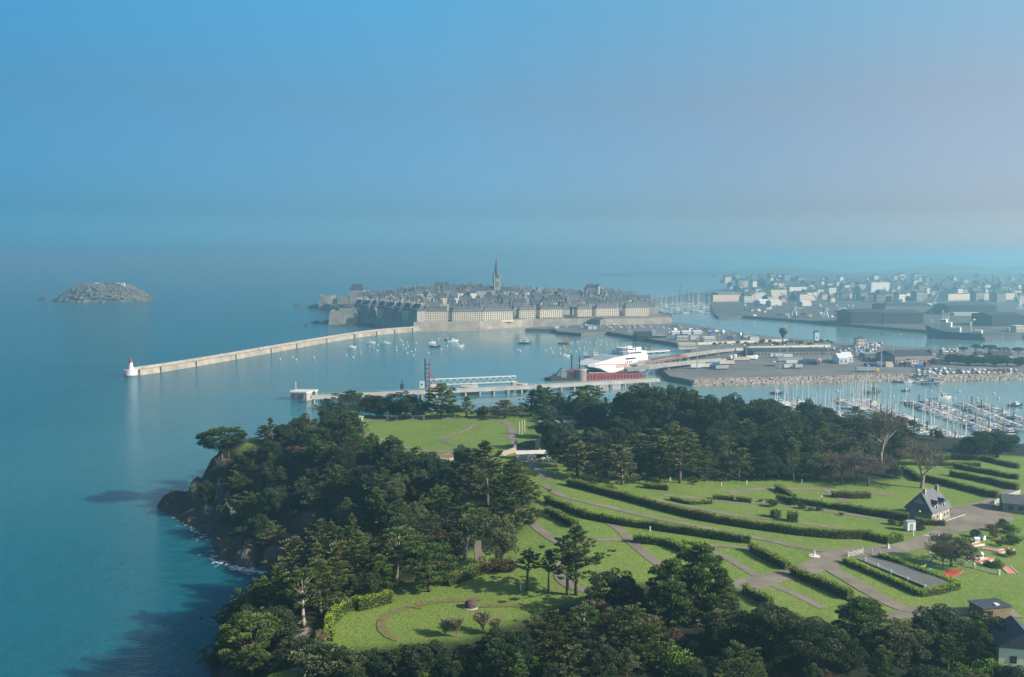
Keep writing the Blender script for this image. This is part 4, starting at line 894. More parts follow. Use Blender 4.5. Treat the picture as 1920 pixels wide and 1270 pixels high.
# playground
p = T(1808, 1091); ob('rubber_mat', MB().prism([(T(*q).x - p.x, T(*q).y - p.y) for q in ((1777, 1092), (1803, 1082), (1829, 1085), (1808, 1097))], -.5, .12), MT['red_mat'], loc=p, label='red rubber safety mat under the swing frame', cat='mat')
r = thing('swing_set', T(1806, 1090), R(8), 'green swing frame standing on the red mat', 'swing')
for s in (-3.4, 3.4):
    for d_ in (-1.2, 1.2): ob('leg', MB().tube([(s, d_, .1), (s, 0, 2.9)], .07, 5), MT['green_paint'], parent=r)
ob('crossbar', MB().tube([(-3.5, 0, 2.92), (3.5, 0, 2.92)], .07, 5), MT['green_paint'], parent=r)
for s in (-1.3, 1.3):
    q = ob('seat', MB().box(s - .25, s + .25, -.12, .12, .55, .62), MT['dark_metal'], parent=r)
    for e_ in (-.2, .2): ob('chain', MB().tube([(s + e_, 0, .62), (s + e_, 0, 2.9)], .02, 4), MT['steel'], parent=q)
for k, (px, py) in enumerate(((1763, 1071), (1752, 1080))):
    q = T(px, py); r = thing('spring_rider', q, 0, ('spring rider on a round green pad nearer the white fence', 'spring rider on a round green pad nearer the court hedge')[k], 'playground toy')
    ob('pad', MB().cyl((0, 0), 2.3, 2.3, -.4, .10, 20), MT['green_disc'], parent=r); ob('spring', MB().cyl((0, 0), .12, .12, .1, .6, 8), MT['steel'], parent=r)
    ob('rider', MB().loft([[(x, -w, z0), (x, w, z0), (x, w, z1), (x, -w, z1)] for x, w, z0, z1 in ((-.6, .1, .7, .95), (-.2, .2, .6, .9), (.3, .2, .6, 1.0), (.6, .12, .9, 1.4))]), MT['yellow_paint' if k else 'red_paint'], parent=r)
# mini golf
for k, (a, b, w) in enumerate([((1838, 1035), (1862, 1032), 1.6), ((1862, 1040), (1895, 1046), 1.6), ((1832, 1062), (1862, 1058), 1.6), ((1855, 1068), (1880, 1064), 1.6), ((1870, 1058), (1884, 1062), 1.6), ((1908, 1076), (1925, 1090), 2.4), ((1890, 1048), (1920, 1044), 1.6)]):
    A = T(*a); B = T(*b); d = (B - A); L = d.length
    r = thing('mini_golf_lane', A, math.atan2(d.y, d.x), 'pink mini golf lane with pale kerbs beside the playground fence', 'golf lane', 'pink mini golf lanes')
    ob('lane', MB().box(0, L, -w / 2, w / 2, -.4, .16), MT['pink_track'], parent=r)
    for s in (-1, 1): ob('kerb', MB().box(0, L, s * (w / 2 + .1) - .09, s * (w / 2 + .1) + .09, -.4, .30), MT['concrete_pale'], parent=r)
for k, (px, py) in enumerate(((1852, 1027), (1862, 1058), (1863, 1022))):
    q = T(px, py); ob('golf_obstacle', MB().box(-.7, .7, -.5, .5, -.2, 1.0).gable(-.7, .7, -.5, .5, 1.003, .5, over=.1), MT['white_paint'], loc=q, rz=k, label='little white obstacle house on a pink mini golf lane', cat='obstacle', group='white obstacles of the mini golf')
for k, (px, py, h) in enumerate([(1800, 1050, 2.0), (1832, 1052, 1.6), (1846, 1048, 1.5), (1900, 1036, 2.2), (1875, 1075, 1.6), (1893, 1078, 2.2), (1915, 1055, 2.6), (1890, 1020, 3.0), (1850, 1018, 2.4), (1915, 1010, 3.0), (1880, 1005, 2.4), (1810, 1032, 2.6), (1900, 998, 2.6), (1920, 1030, 3)]):
    tree(['buA', 'buC', 'buB', 'buD'][k % 4], T(px, py), h, 'garden shrub among the pink mini golf lanes', 'shrubs among the mini golf lanes', 1.0, sink=.05)
# white water taps and lamp posts of the camp
tap = MB().box(-.16, .16, -.16, .16, -.2, 1.15).box(-.22, .22, -.22, .22, 1.153, 1.28).mesh('water_post', MT['white_paint'])
for px, py in [(1262, 908), (1408, 914), (1513, 912), (1727, 870), (1866, 862), (1579, 1124), (1583, 1018), (716, 1148), (682, 1153), (977, 1123), (1225, 1006), (1360, 917), (1730, 1015), (1754, 905)]:
    ob('water_post', tap, loc=T(px, py), label='small white water post standing on the camp grass', cat='post', group='white water posts of the camp')
for px, py in [(1551, 960), (1740, 990)]:
    r = thing('globe_lamp', T(px, py), 0, 'thin lamp post with white globe beside the upper hedges', 'lamp', 'globe lamps beside the upper hedges')
    ob('pole', MB().tube([(0, 0, -.3), (0, 0, 3.4)], .06, 6), MT['dark_metal'], parent=r)
    V_ = []; 
    ob('globe', MB().loft([[(q * math.cos(k * math.pi / 4), q * math.sin(k * math.pi / 4), z) for k in range(8)] for q, z in ((.08, 3.4), (.3, 3.55), (.34, 3.75), (.22, 3.95), (.04, 4.02))]), MT['white_paint'], parent=r, smooth=True)
r = thing('picnic_post', T(1541, 1055), 0, 'white post with round base on the lawn by the road fork', 'post'); ob('base', MB().cyl((0, 0), 1.6, 1.5, -.3, .16, 16), MT['concrete_pale'], parent=r); ob('post', MB().cyl((0, 0), .28, .2, .16, 1.5, 8), MT['white_paint'], parent=r)
r = thing('sign_post', T(1682, 1040), 0, 'white post at the kerb by the hooked hedge', 'post'); ob('post', MB().cyl((0, 0), .5, .35, -.3, 1.0, 10), MT['white_paint'], parent=r); ob('cap', MB().cyl((0, 0), .36, .05, 1.003, 1.5, 10), MT['concrete_pale'], parent=r)
ob('marker_post', MB().box(-.12, .12, -.12, .12, -.3, 2.2), MT['red_paint'], loc=T(785, 1160), label='thin red marker post on the worn grass circle', cat='post')
ob('stop_line', MB().box(-2.6, 2.6, -.18, .18, -.2, .25, rz=-.12), MT['white_paint'], loc=T(1768, 1016), kind='structure')
for k in range(4): ob('parking_line', MB().box(-.08, .08, -2, 2, -.2, .22, rz=-.9), MT['white_paint'], loc=T(1795 + k * 9, 985 - k * 3), kind='structure')
# brush round the lawns
for k, (px, py, h, key) in enumerate([(830, 1212, 4.5, 'baC'), (855, 1215, 5, 'baC'), (905, 1205, 5.5, 'baC'), (930, 1210, 4.5, 'baC'), (1110, 1178, 5, 'baC'), (1135, 1182, 5.5, 'baC'), (1090, 1185, 4, 'baC'), (920, 1085, 4.2, 'buD'), (945, 1085, 4.0, 'buD'), (905, 1092, 3.2, 'buD'), (960, 1082, 3.2, 'buD'), (1150, 1190, 4, 'buD'), (595, 1232, 4, 'baC'), (585, 1240, 3.5, 'baC'), (1420, 1210, 4, 'buD'), (1450, 1225, 4.5, 'buB')]):
    tree(key, T(px, py), h, 'straw-coloured leafless thicket at the edge of the lawn' if key == 'baC' else 'brownish thicket shrub at the edge of the lawn', 'leafless thickets round the lawn' if key == 'baC' else 'brown thicket shrubs round the lawn', sink=.3)
# ---------------------------------------------------------------- the mole and its lighthouse
def along(P, closed=False):
    out = []
    for i in range(len(P)):
        a = P[max(0, i - 1)]; b = P[min(len(P) - 1, i + 1)]; d = Vector((b[0] - a[0], b[1] - a[1])).normalized(); out.append((d, Vector((-d.y, d.x))))
    return out
mole_px = [(246, 706.5), (300, 699), (400, 682), (500, 663.5), (560, 652.5), (640, 638), (700, 629), (745, 624.5), (790, 621.5)]
MP = smooth_line([tuple(at(*q))[:2] for q in mole_px], 2); AL = along(MP); o = Vector((MP[0][0], MP[0][1], 0))
r = thing('harbour_mole', o, 0, 'long curved granite mole running from the ramparts to the lighthouse', 'mole')
def sect(prof): return [[(MP[i][0] + AL[i][1].x * s - o.x, MP[i][1] + AL[i][1].y * s - o.y, z) for s, z in prof] for i in range(len(MP))]
sg = 1 if AL[0][1].y > 0 else -1
ob('quay_wall', MB().loft(sect([(0, -3), (sg * .8, 4.6), (sg * 7.5, 4.6), (sg * 8.2, -3)])), MT['wall_stone'], parent=r)
ob('walkway', MB().loft(sect([(sg * 1.0, 4.603), (sg * 1.0, 4.75), (sg * 5.4, 4.75), (sg * 5.4, 4.603)])), MT['wall_stone'], parent=r)
ob('parapet', MB().loft(sect([(sg * 5.5, 4.603), (sg * 5.5, 7.0), (sg * 7.3, 7.0), (sg * 7.3, 4.603)])), MT['granite'], parent=r)
lad = MB().box(-.4, .4, -.25, .25, -1, 5.2).mesh('ladder_recess', MT['dark_metal'])
for i in range(2, len(MP) - 1, 3): ob('ladder_recess', lad, parent=r, loc=(MP[i][0] - o.x - AL[i][1].x * sg * .1, MP[i][1] - o.y - AL[i][1].y * sg * .1, 0), rz=math.atan2(AL[i][0].y, AL[i][0].x))
p = at(237, 706.5); r = thing('lighthouse', (p.x, p.y + 4, 0), 0, 'white lighthouse with red lantern on a white drum at the mole head', 'lighthouse')
ob('drum', MB().cyl((0, 0), 5.6, 5.4, -3, 4.8, 24), MT['white_paint'], parent=r)
ob('parapet', MB().cyl((0, 0), 5.6, 5.6, 4.803, 5.3, 24), MT['white_paint'], parent=r)
ob('tower', MB().tube([(0, 0, 5.303), (0, 0, 6.5), (0, 0, 11.6)], [2.3, 2.0, 1.45], 16), MT['white_paint'], parent=r)
ob('gallery', MB().cyl((0, 0), 1.9, 2.0, 11.603, 12.0, 16), MT['red_paint'], parent=r)
la = ob('lantern', MB().cyl((0, 0), 1.15, 1.15, 12.003, 13.6, 12), MT['red_paint'], parent=r)
ob('lantern_roof', MB().cyl((0, 0), 1.35, .15, 13.603, 14.9, 12), MT['red_paint'], parent=la)
ob('lantern_vent', MB().cyl((0, 0), .12, .05, 14.9, 16.2, 6), MT['dark_metal'], parent=la)
ob('doorway', MB().box(-3.6, -1.8, -5.75, -4.4, 1.2, 3.6), MT['red_paint'], parent=r)
ob('waterline_band', MB().cyl((0, 0), 5.72, 5.68, -3, .7, 24), MT['green_paint'], parent=r)
for k in range(5):
    i = 3 + k * 5
    if i < len(MP): 
        q = thing('person', (MP[i][0] + AL[i][1].x * sg * 3, MP[i][1] + AL[i][1].y * sg * 3, 4.75), 0, 'walker in dark clothes strolling on the mole', 'person', 'walkers on the mole')
        ob('body', MB().tube([(-.1, 0, 0), (-.1, 0, .85), (0, 0, .95), (0, 0, 1.45), (0, 0, 1.55), (0, 0, 1.62), (0, 0, 1.8)], [.09, .13, .2, .22, .08, .11, .06], 8).tube([(.1, 0, 0), (.1, 0, .85), (.02, 0, .95)], [.09, .13, .15], 6).tube([(.22, 0, 1.42), (.28, .05, 1.1), (.27, .12, .85)], [.07, .06, .05], 5).tube([(-.22, 0, 1.42), (-.28, .05, 1.1), (-.27, .12, .85)], [.07, .06, .05], 5), MT['navy'], parent=q)

# ---------------------------------------------------------------- the walled town
mat('town_ground', (.17, .16, .14), .95, .2, .05, rgb2=(.24, .22, .19))
C0 = at(775, 620); 
TOWN = [tuple(at(*q)[:2]) for q in ((775, 620, 0), (900, 617.5, 0), (1000, 612.5, 0), (1114, 607, 3), (1132, 609.5, 3), (1262, 606, 3))] + [(262, 1470), (250, 1600), (225, 1760), (60, 1830), (-150, 1850), (-330, 1900), (-395, 1880), (-330, 1700), (-292, 1560), (-262, 1440)]
def tg(x, y):
    a = math.exp(-((x + 95) / 190) ** 2 - ((y - 1640) / 190) ** 2); b = math.exp(-((x - 140) / 90) ** 2 - ((y - 1660) / 120) ** 2)
    return 10.6 + 23 * a + 9 * b
r = thing('town_rampart', (C0.x, C0.y, 0), 0, 'long pale granite rampart along the harbour side of the town', 'rampart')
SEG = list(zip(TOWN, TOWN[1:] + TOWN[:1])); NT = len(TOWN)
ctr = (-60, 1560)
for i, (a, b) in enumerate(SEG):
    d = Vector((b[0] - a[0], b[1] - a[1])); L = d.length; d.normalize(); n_ = Vector((-d.y, d.x))
    if (ctr[0] - a[0]) * n_.x + (ctr[1] - a[1]) * n_.y < 0: n_ = -n_
    q = lambda s, t_: (a[0] + d.x * s + n_.x * t_ - C0.x, a[1] + d.y * s + n_.y * t_ - C0.y)
    ob('curtain_wall', MB().prism([q(0, 0), q(L, 0), q(L, 6), q(0, 6)], -2, 10.8 + .004 * i, top=[q(0, .8), q(L, .8), q(L, 6), q(0, 6)]), MT['wall_stone'], parent=r)
    ob('parapet', MB().prism([q(0, .85), q(L, .85), q(L, 1.7), q(0, 1.7)], 10.83, 12.1 + .004 * i), MT['granite'], parent=r)
    if i < 6 or i > 12:
        for s in np.arange(6, L - 4, 9.0): ob('embrasure', MB().prism([q(s, .7), q(s + .9, .7), q(s + .9, 1.75), q(s, 1.75)], 11.2, 12.15), MT['dark_metal'], parent=r)
# town gate
g = at(979, 607, 3); ob('gate_arch', MB().box(-3, 3, -.6, .8, -1, 6.5).tube([(0, -.6, 6.5), (0, .8, 6.5)], 3, 12), MT['slate'], parent=r, loc=(g.x - C0.x, g.y - C0.y - 3.2, 0))
gx_ = np.arange(-400, 280, 20.0); gy_ = np.arange(1270, 1910, 20.0); XX, YY = np.meshgrid(gx_, gy_); ZZ = np.vectorize(tg)(XX, YY)
inn = pip(XX, YY, TOWN); I = []
for j in range(len(gy_) - 1):
    for i in range(len(gx_) - 1):
        if inn[j, i] and inn[j, i + 1] and inn[j + 1, i] and inn[j + 1, i + 1]: k = j * len(gx_) + i; I.append((k, k + 1, k + len(gx_) + 1, k + len(gx_)))
ob('town_terrain', mesh_np('town_terrain', np.column_stack([XX.ravel(), YY.ravel(), ZZ.ravel()]), np.array(I), MT['town_ground'], True), kind='structure')
cxm = sum(p[0] for p in TOWN) / NT; cym = sum(p[1] for p in TOWN) / NT
ob('town_pavement', MB().prism([(cxm + (x - cxm) * .985, cym + (y - cym) * .985) for x, y in TOWN], -1.5, 10.55), MT['town_ground'], kind='structure')

win_m = MB().box(-.72, .72, -.10, -.004, -.1, 2.2).mesh('window', MT['granite']); pane_m = MB().box(-.6, .6, -.13, -.105, .05, 2.1).mesh('pane', MT['glass_dark'])
winS_m = MB().box(-.55, .55, -.10, -.004, 0, 1.8).mesh('window', MT['glass_dark'])
dorm_m = MB().box(-.8, .8, 0, 2.6, 0, 2.2).gable(-.8, .8, -.1, 3.2, 2.203, .7, axis='y', over=.15).mesh('dormer', MT['facade'])
dwin_m = MB().box(-.5, .5, -.08, -.004, .5, 1.9).mesh('dormer_window', MT['glass_dark'])
def chim_mesh(w, h):
    b = MB().box(-w / 2, w / 2, -.5, .5, 0, h).box(-w / 2 - .12, w / 2 + .12, -.62, .62, h + .003, h + .25)
    for k in range(max(2, int(w / .8))): b.cyl((-w / 2 + .4 + k * (w - .8) / max(1, int(w / .8) - 1), 0), .16, .13, h + .253, h + .9, 5)
    return b.mesh('chimney', MT['chimney'])
CH = [chim_mesh(1.6, 6.5), chim_mesh(2.6, 7.0), chim_mesh(2.0, 8.0)]
def mansion(px0, px1, py0, py1, hw, hr, label, z=10.9, depth=13.5, mt_='facade', rows=4, seed=0, windows=True, roofm='slate_light'):
    """row of corsair houses seen as one block on the rampart: front edge from pixel to pixel"""
    rs = random.Random(seed); A = at(px0, py0, z); B = at(px1, py1, z); d = B - A; L = d.length; rz = math.atan2(d.y, d.x)
    r = thing('corsair_mansion', (A.x, A.y, z), rz, label, 'building')
    ob('wall', MB().box(0, L, 0, depth, -2, hw), MT[mt_], parent=r)
    ob('cornice', MB().box(-.25, L + .25, -.3, depth + .25, hw + .003, hw + .5), MT['granite'], parent=r)
    rf = ob('roof', MB().gable(0, L, 0, depth, hw + .503, hr, hip=depth * .36), MT[roofm], parent=r)
    n = max(3, round(L / 3.3)); st = L / n
    if windows:
        for k in range(n):
            for j in range(rows):
                w_ = ob('window', win_m, parent=r, loc=(st * (k + .5), 0, 1.2 + j * (hw - 1.0) / rows)); ob('pane', pane_m, parent=w_)
            dm = ob('dormer', dorm_m, parent=rf, loc=(st * (k + .5), .5, hw + .52)); ob('dormer_window', dwin_m, parent=dm)
    m_ = max(2, round(L / 9))
    for k in range(m_ + 1):
        ob('chimney', CH[(k + seed) % 3], parent=rf, loc=(min(max(1.2, L * k / m_), L - 1.2), depth * (.5 if k % 2 else .46), hw + hr * .42), rz=math.pi / 2)
    for k in range(m_): ob('chimney', CH[(k + seed + 1) % 3], parent=rf, loc=(L * (k + .5) / m_, depth * .72, hw + hr * .3), rz=0)
    return r
MANS = [
    (766, 778, 598, 597.5, 14.5, 5.5, 'narrow end house peeping round the rampart corner', 4),
    (792, 840, 604, 603.5, 14.5, 7, 'pale twelve-bay mansion block standing first at the rampart corner', 4),
    (848, 905, 603.5, 602.5, 13.5, 8, 'long buff mansion block with tall chimneys next to the corner block', 4),
    (906, 962, 602.3, 601, 13.5, 8, 'wide buff mansion block with steep hipped roof below the spire', 4),
    (974, 1004, 599, 598.2, 13.2, 7, 'small grey mansion block above the town gate', 4),
    (1013, 1055, 598, 597, 13.5, 7, 'ochre mansion block between two shaded streets', 4),
    (1083, 1110, 595.8, 595, 12.5, 7.5, 'short pale mansion block beside a big dark gable', 4),
    (1118, 1161, 594.5, 593.5, 13.0, 8, 'sandy mansion block above the bastion return', 4),
    (1173, 1217, 593.5, 592.5, 13.0, 8.5, 'last sandy mansion block at the marina end of the ramparts', 4)]
for k, (a, b, ya, yb, hw, hr, lab, rows) in enumerate(MANS): mansion(a, b, ya, yb, hw, hr, lab, rows=rows, seed=k)
for k, (a, b, ya, yb, hw, hr, lab) in enumerate([
    (779, 792, 601, 603, 13, 9, 'tall blue-grey gabled house in the shade of the corner block'),
    (841, 848, 600, 600, 13, 6, 'shaded house closing the street after the corner block'),
    (963, 974, 597, 596, 15, 8, 'shaded house closing the street above the gate'),
    (1005, 1013, 595, 595, 13, 7, 'shaded narrow house beside the ochre block'),
    (1056, 1082, 594, 592, 10, 11, 'large dark slate gable between two mansion blocks'),
    (1162, 1173, 590, 589.5, 12, 9, 'dark gabled house squeezed before the last block')]):
    mansion(a, b, ya, yb, hw, hr, lab, mt_='facade_grey', seed=k + 20, windows=False, roofm='slate')

# houses inside the walls: prototypes then copies
def house_proto(seed, w, d, hw, hr, mt_, rm, axis='x'):
    rs = random.Random(seed)
    r = thing('town_house', (0, 0, 0), 0, 'x', 'house')
    ob('wall', MB().box(-w / 2, w / 2, -d / 2, d / 2, -8, hw).add([(-w / 2, -d / 2, hw), (-w / 2, d / 2, hw), (-w / 2, 0, hw + hr - .1)], [(0, 1, 2)]).add([(w / 2, -d / 2, hw), (w / 2, d / 2, hw), (w / 2, 0, hw + hr - .1)], [(0, 1, 2)]), MT[mt_], parent=r)
    rf = ob('roof', MB().gable(-w / 2, w / 2, -d / 2, d / 2, hw + .01, hr, hip=rs.choice([0, 0, 1.5]), over=.2), MT[rm], parent=r)
    for s in (-1, 1): ob('chimney', CH[rs.randrange(3)], parent=rf, loc=(s * (w / 2 - .6), rs.uniform(-.8, .8), hw + hr * .35), rz=math.pi / 2)
    if w > 13: ob('chimney', CH[2], parent=rf, loc=(0, .5, hw + hr * .4), rz=math.pi / 2)
    for k in range(max(2, int(w / 4.2))):
        x = -w / 2 + w * (k + .5) / max(2, int(w / 4.2)); dm = ob('dormer', dorm_m, parent=rf, loc=(x, -d / 2 + .7, hw + .2)); ob('dormer_window', dwin_m, parent=dm)
        for j in range(3): ob('window', winS_m, parent=r, loc=(x, -d / 2, hw - 2.8 - 3.3 * j))
    return r
HP = [house_proto(s, *a) for s, a in enumerate([(12, 10, 12, 8, 'facade_grey', 'slate'), (16, 11, 13, 8.5, 'facade', 'slate'), (10, 9, 11, 7.5, 'render_white', 'slate'), (20, 12, 14, 9, 'granite', 'slate_light'), (14, 10, 12.5, 8, 'render_white', 'slate_light'), (11, 10, 14, 8, 'granite', 'slate')])]
used = set(); rs = random.Random(5); nh = 0
front = [(TOWN[0], TOWN[5])]
for row in range(19):
    D = 1300 + row * 29
    xl = -150 - (D - 1300) * .42 if D < 1460 else -215 - (D - 1460) * .28
    x = xl + rs.uniform(4, 14)
    while x < 240:
        w = 17; X = x; Yp = D + (x + 140) * .22 + rs.uniform(-4, 4)
        x += rs.uniform(18, 24)
        d_ = min(math.hypot(*(Vector(Vector((X, Yp)) - Vector(a)))) for a in TOWN)
        if not pip(np.array([X]), np.array([Yp]), [(cxm + (a - cxm) * .955, cym + (b - cym) * .955) for a, b in TOWN])[0]: continue
        # keep clear of the front row and of the cathedral and castle
        fy = TOWN[0][1] + (X - TOWN[0][0]) * (TOWN[5][1] - TOWN[0][1]) / (TOWN[5][0] - TOWN[0][0])
        if Yp < fy + 52 + max(0, (X + 140)) * .1: continue
        if abs(X + 28) < 24 and abs(Yp - 1600) < 30 or (105 < X < 165 and abs(Yp - 1680) < 45): continue
        if rs.random() < .06: continue
        k = rs.randrange(6); src = HP[k]
        zone = ('in the rows just behind the rampart mansions' if Yp < fy + 130 else 'on the seaward slope of the walled town' if X < -150 else 'packed round the cathedral' if X < 60 else 'between the cathedral and the castle')
        kind = ['grey-walled slate house', 'broad buff slate house', 'small whitewashed slate house', 'large granite house with pale roof', 'whitewashed house with pale roof', 'tall narrow granite house'][k]
        lab = f'{kind} {zone}'; rz = .22 + rs.choice([0, 0, 0, math.pi, math.pi / 2, -math.pi / 2]) + rs.uniform(-.08, .08)
        sc = rs.uniform(.85, 1.12); scl = (sc, sc, sc * rs.uniform(.85, 1.1))
        if k in used: h_ = copy_thing(src, (X, Yp, tg(X, Yp)), rz, lab, lab + 's', scl)
        else: src.location = (X, Yp, tg(X, Yp)); src.rotation_euler = (0, 0, rz); src.scale = scl; src['label'] = lab; src['group'] = lab + 's'; used.add(k)
        nh += 1
# west side houses above the shaded rampart
for k in range(8):
    t_ = (k + .5) / 8; a = Vector(TOWN[0]); b = Vector(TOWN[-1]); q = a.lerp(b, t_); 
    q += Vector((14, 14)).normalized() * 16
    copy_thing(HP[(3, 1, 0)[k % 3]], (q.x, q.y, 10.6), math.atan2(b.y - a.y, b.x - a.x) + math.pi, 'tall house in shadow on the seaward rampart between corner and bastion', 'shadowed houses on the seaward rampart', (1.0, 1.2, 1.15 + .1 * (k % 3)))
# cathedral
zc = 30.0; Dc = 1600.0; cxw = (931 - CX) * Dc / F
r = thing('cathedral', (cxw, Dc, zc), .22, 'grey cathedral with slender stone spire rising above the town roofs', 'cathedral')
k_ = Dc / F; ztop = CAMZ + (YH - 480) * k_ - zc; zsh = CAMZ - (522 - YH) * k_ - zc
ob('tower', MB().box(-5.6, 5.6, -5.6, 5.6, -6, zsh - 2).box(-6, 6, -6, 6, zsh - 1.997, zsh), MT['granite'], parent=r)
ob('spire', MB().cyl((0, 0), 5.2, .12, zsh + .003, ztop, 8), MT['slate_light'], parent=r)
for sx_ in (-1, 1):
    for sy_ in (-1, 1):
        pn = ob('pinnacle', MB().box(sx_ * 5 - .9, sx_ * 5 + .9, sy_ * 5 - .9, sy_ * 5 + .9, zsh + .003, zsh + 5), MT['granite'], parent=r); ob('pinnacle_tip', MB().cyl((sx_ * 5, sy_ * 5), 1.1, .08, zsh + 5.003, zsh + 11, 6), MT['granite'], parent=pn)
for s in (-1.9, 1.9):
    for q in (0, 1): ob('belfry_louvre', MB().box(s - 1.0, s + 1.0, -5.75, -5.603, zsh - 16 - 15 * q, zsh - 5 - 15 * q), MT['slate'], parent=r)
ob('cross', MB().box(-.08, .08, -.08, .08, ztop - .3, ztop + 3.2).box(-.8, .8, -.06, .06, ztop + 1.8, ztop + 2.0), MT['dark_metal'], parent=r)
ob('nave', MB().box(-40, -6.1, -6, 6, -6, 16), MT['granite'], parent=r); ob('nave_roof', MB().gable(-40, -6.1, -6, 6, 16.01, 8, over=.3), MT['slate'], parent=r)
ob('choir', MB().box(6.1, 30, -6, 6, -6, 15), MT['granite'], parent=r); ob('choir_roof', MB().gable(6.1, 30, -6, 6, 15.01, 8, hip=3, over=.3), MT['slate'], parent=r)
# long church roof and big institution on the crest
for px, D, w, d_, hw, hr, lab in [(829, 1660, 26, 14, 16, 11, 'big church roof with broad gable on the crest'), (783, 1690, 13, 11, 20, 3, 'square grey tower house on the crest'), (868, 1690, 40, 12, 16, 5, 'long slate-roofed hall on the crest'), (690, 1740, 30, 12, 14, 6, 'long house at the seaward end of the crest'), (806, 1600, 60, 12, 13, 6, 'long dark convent roof below the crest')]:
    X = (px - CX) * D / F; r = thing('great_house', (X, D, tg(X, D)), .2, lab, 'building')
    ob('wall', MB().box(-w / 2, w / 2, -d_ / 2, d_ / 2, -8, hw), MT['granite'], parent=r); rf = ob('roof', MB().gable(-w / 2, w / 2, -d_ / 2, d_ / 2, hw + .01, hr, over=.3), MT['slate'], parent=r)
    for s in (-.45, .1, .45): ob('chimney', CH[1], parent=rf, loc=(w * s, 0, hw + hr * .5), rz=math.pi / 2)
    for s in range(int(w / 5)): ob('window', winS_m, parent=r, loc=(-w / 2 + 2.5 + 5 * s, -d_ / 2, hw - 4))
# castle
X = (1108 - CX) * 1680 / F; r = thing('castle_keep', (X, 1680, tg(X, 1680)), .15, 'stone castle keep with round towers and steep roofs beside the marina', 'castle')
ob('keep', MB().box(-11, 9, -9, 9, -8, 24), MT['granite'], parent=r); ob('keep_roof', MB().gable(-11, 9, -9, 9, 24.01, 8, hip=4, over=.2), MT['slate'], parent=r)
for x_, y_, rr, h_ in ((-11, -9, 4.5, 22), (11, -7, 4.5, 28), (24, -2, 5, 14), (-24, -6, 5, 13)):
    tw = ob('round_tower', MB().cyl((x_, y_), rr, rr * .95, -8, h_, 14), MT['granite'], parent=r); ob('tower_roof', MB().cyl((x_, y_), rr * 1.08, .2, h_ + .003, h_ + 6, 14), MT['slate'], parent=tw)
ob('curtain', MB().box(-40, -12, -5, 3, -8, 9).box(10, 38, -4, 4, -8, 8), MT['granite'], parent=r)
p = at(1163, 562, 6); q = at(1193, 562, 6); r = thing('pink_hotel', p, 0, 'pinkish hotel block at the marina end of the walled town', 'building'); L = q.x - p.x
ob('wall', MB().box(0, L, 0, 16, -6, 15), MT['render_pink'], parent=r); ob('roof', MB().gable(0, L, 0, 16, 15.01, 4, hip=5, over=.3), MT['slate_light'], parent=r)
for k in range(8):
    for j in range(3): ob('window', winS_m, parent=r, loc=(2 + k * (L - 4) / 7, 0, 3 + j * 3.8))
# ---- bastion, sea forts and rocks -------------------------------------------
def rockmesh(w, d, h, seed, n=26, k=9, flat=.0):
    rs = np.random.RandomState(seed); V_ = []; Fs = []
    for i in range(k):
        u = i / (k - 1); rad = (1 - u ** 2.2) * (1 - flat) + flat * (1 - u ** 8)
        for j in range(n):
            v = 2 * math.pi * j / n; q = 1 + .16 * math.sin(2 * v + seed) + .10 * math.sin(5 * v + seed * 2) + .07 * rs.normal()
            V_.append((w / 2 * rad * math.cos(v) * q, d / 2 * rad * math.sin(v) * q, -2 + (h + 2) * u * (1 + .05 * rs.normal() + .06 * math.sin(3 * v + seed))))
    for i in range(k - 1):
        for j in range(n): Fs.append((i * n + j, i * n + (j + 1) % n, (i + 1) * n + (j + 1) % n, (i + 1) * n + j))
    Fs.append(tuple(range((k - 1) * n, k * n))); return MB().add(V_, Fs)
mat('sea_rock', (.050, .046, .040), .9, .4, .06, rgb2=(.13, .115, .095), bump=.6, bscale=.4)
mat('island_rock', (.10, .09, .07), .95, .3, .03, rgb2=(.19, .165, .12), bump=1.5, bscale=.08)
def rock(px, py, wpx, h, label, dpt=.7, seed=1, mt_='sea_rock', name='rock', flat=0, group=None):
    p = at(px, py); w = wpx * p.y / F; return ob(name, rockmesh(w, w * dpt, h, seed, flat=flat), MT[mt_], loc=(p.x, p.y + w * dpt / 2, 0), label=label, cat='rock', group=group)
p = at(173, 566.5)
# island: flat-topped rocky island
rs = np.random.RandomState(3); n = 90; k = 16; V_ = []; Fs = []; Wd = 196 * p.y / F; Dp = 120.
sil = [(-1, 0), (-.9, .18), (-.75, .48), (-.6, .78), (-.4, .95), (-.1, 1.0), (.2, 1.0), (.5, .95), (.65, .8), (.8, .55), (.92, .25), (1, 0)]
for i in range(k):
    u = i / (k - 1)
    for j in range(n):
        v = 2 * math.pi * j / n; rad = math.sqrt(max(0, 1 - u)); x = math.cos(v) * rad; y = math.sin(v) * rad
        hx = np.interp(x, [s[0] for s in sil], [s[1] for s in sil]); hh = 43 * min(hx, 1 - (max(0, rad - .35) / .65) ** 1.7 * (1 - .0)) if rad < 1 else 0
        hh = max(0, hh) + (5 * math.sin(7 * v) + 3 * math.sin(17 * v + 1) + rs.normal() * 1.2) * rad * (1 - rad) * 1.8
        V_.append((x * Wd / 2 * (1 + .03 * rs.normal() * rad), y * Dp / 2 * (1 + .06 * rs.normal()), hh - 2 * rad))
for i in range(k - 1):
    for j in range(n): Fs.append((i * n + j, i * n + (j + 1) % n, (i + 1) * n + (j + 1) % n, (i + 1) * n + j))
r = thing('rocky_island', (p.x, p.y + Dp / 2, 0), 0, 'flat-topped rocky island alone on the open sea', 'island')
ob('rock', MB().add(V_, Fs), MT['island_rock'], parent=r)
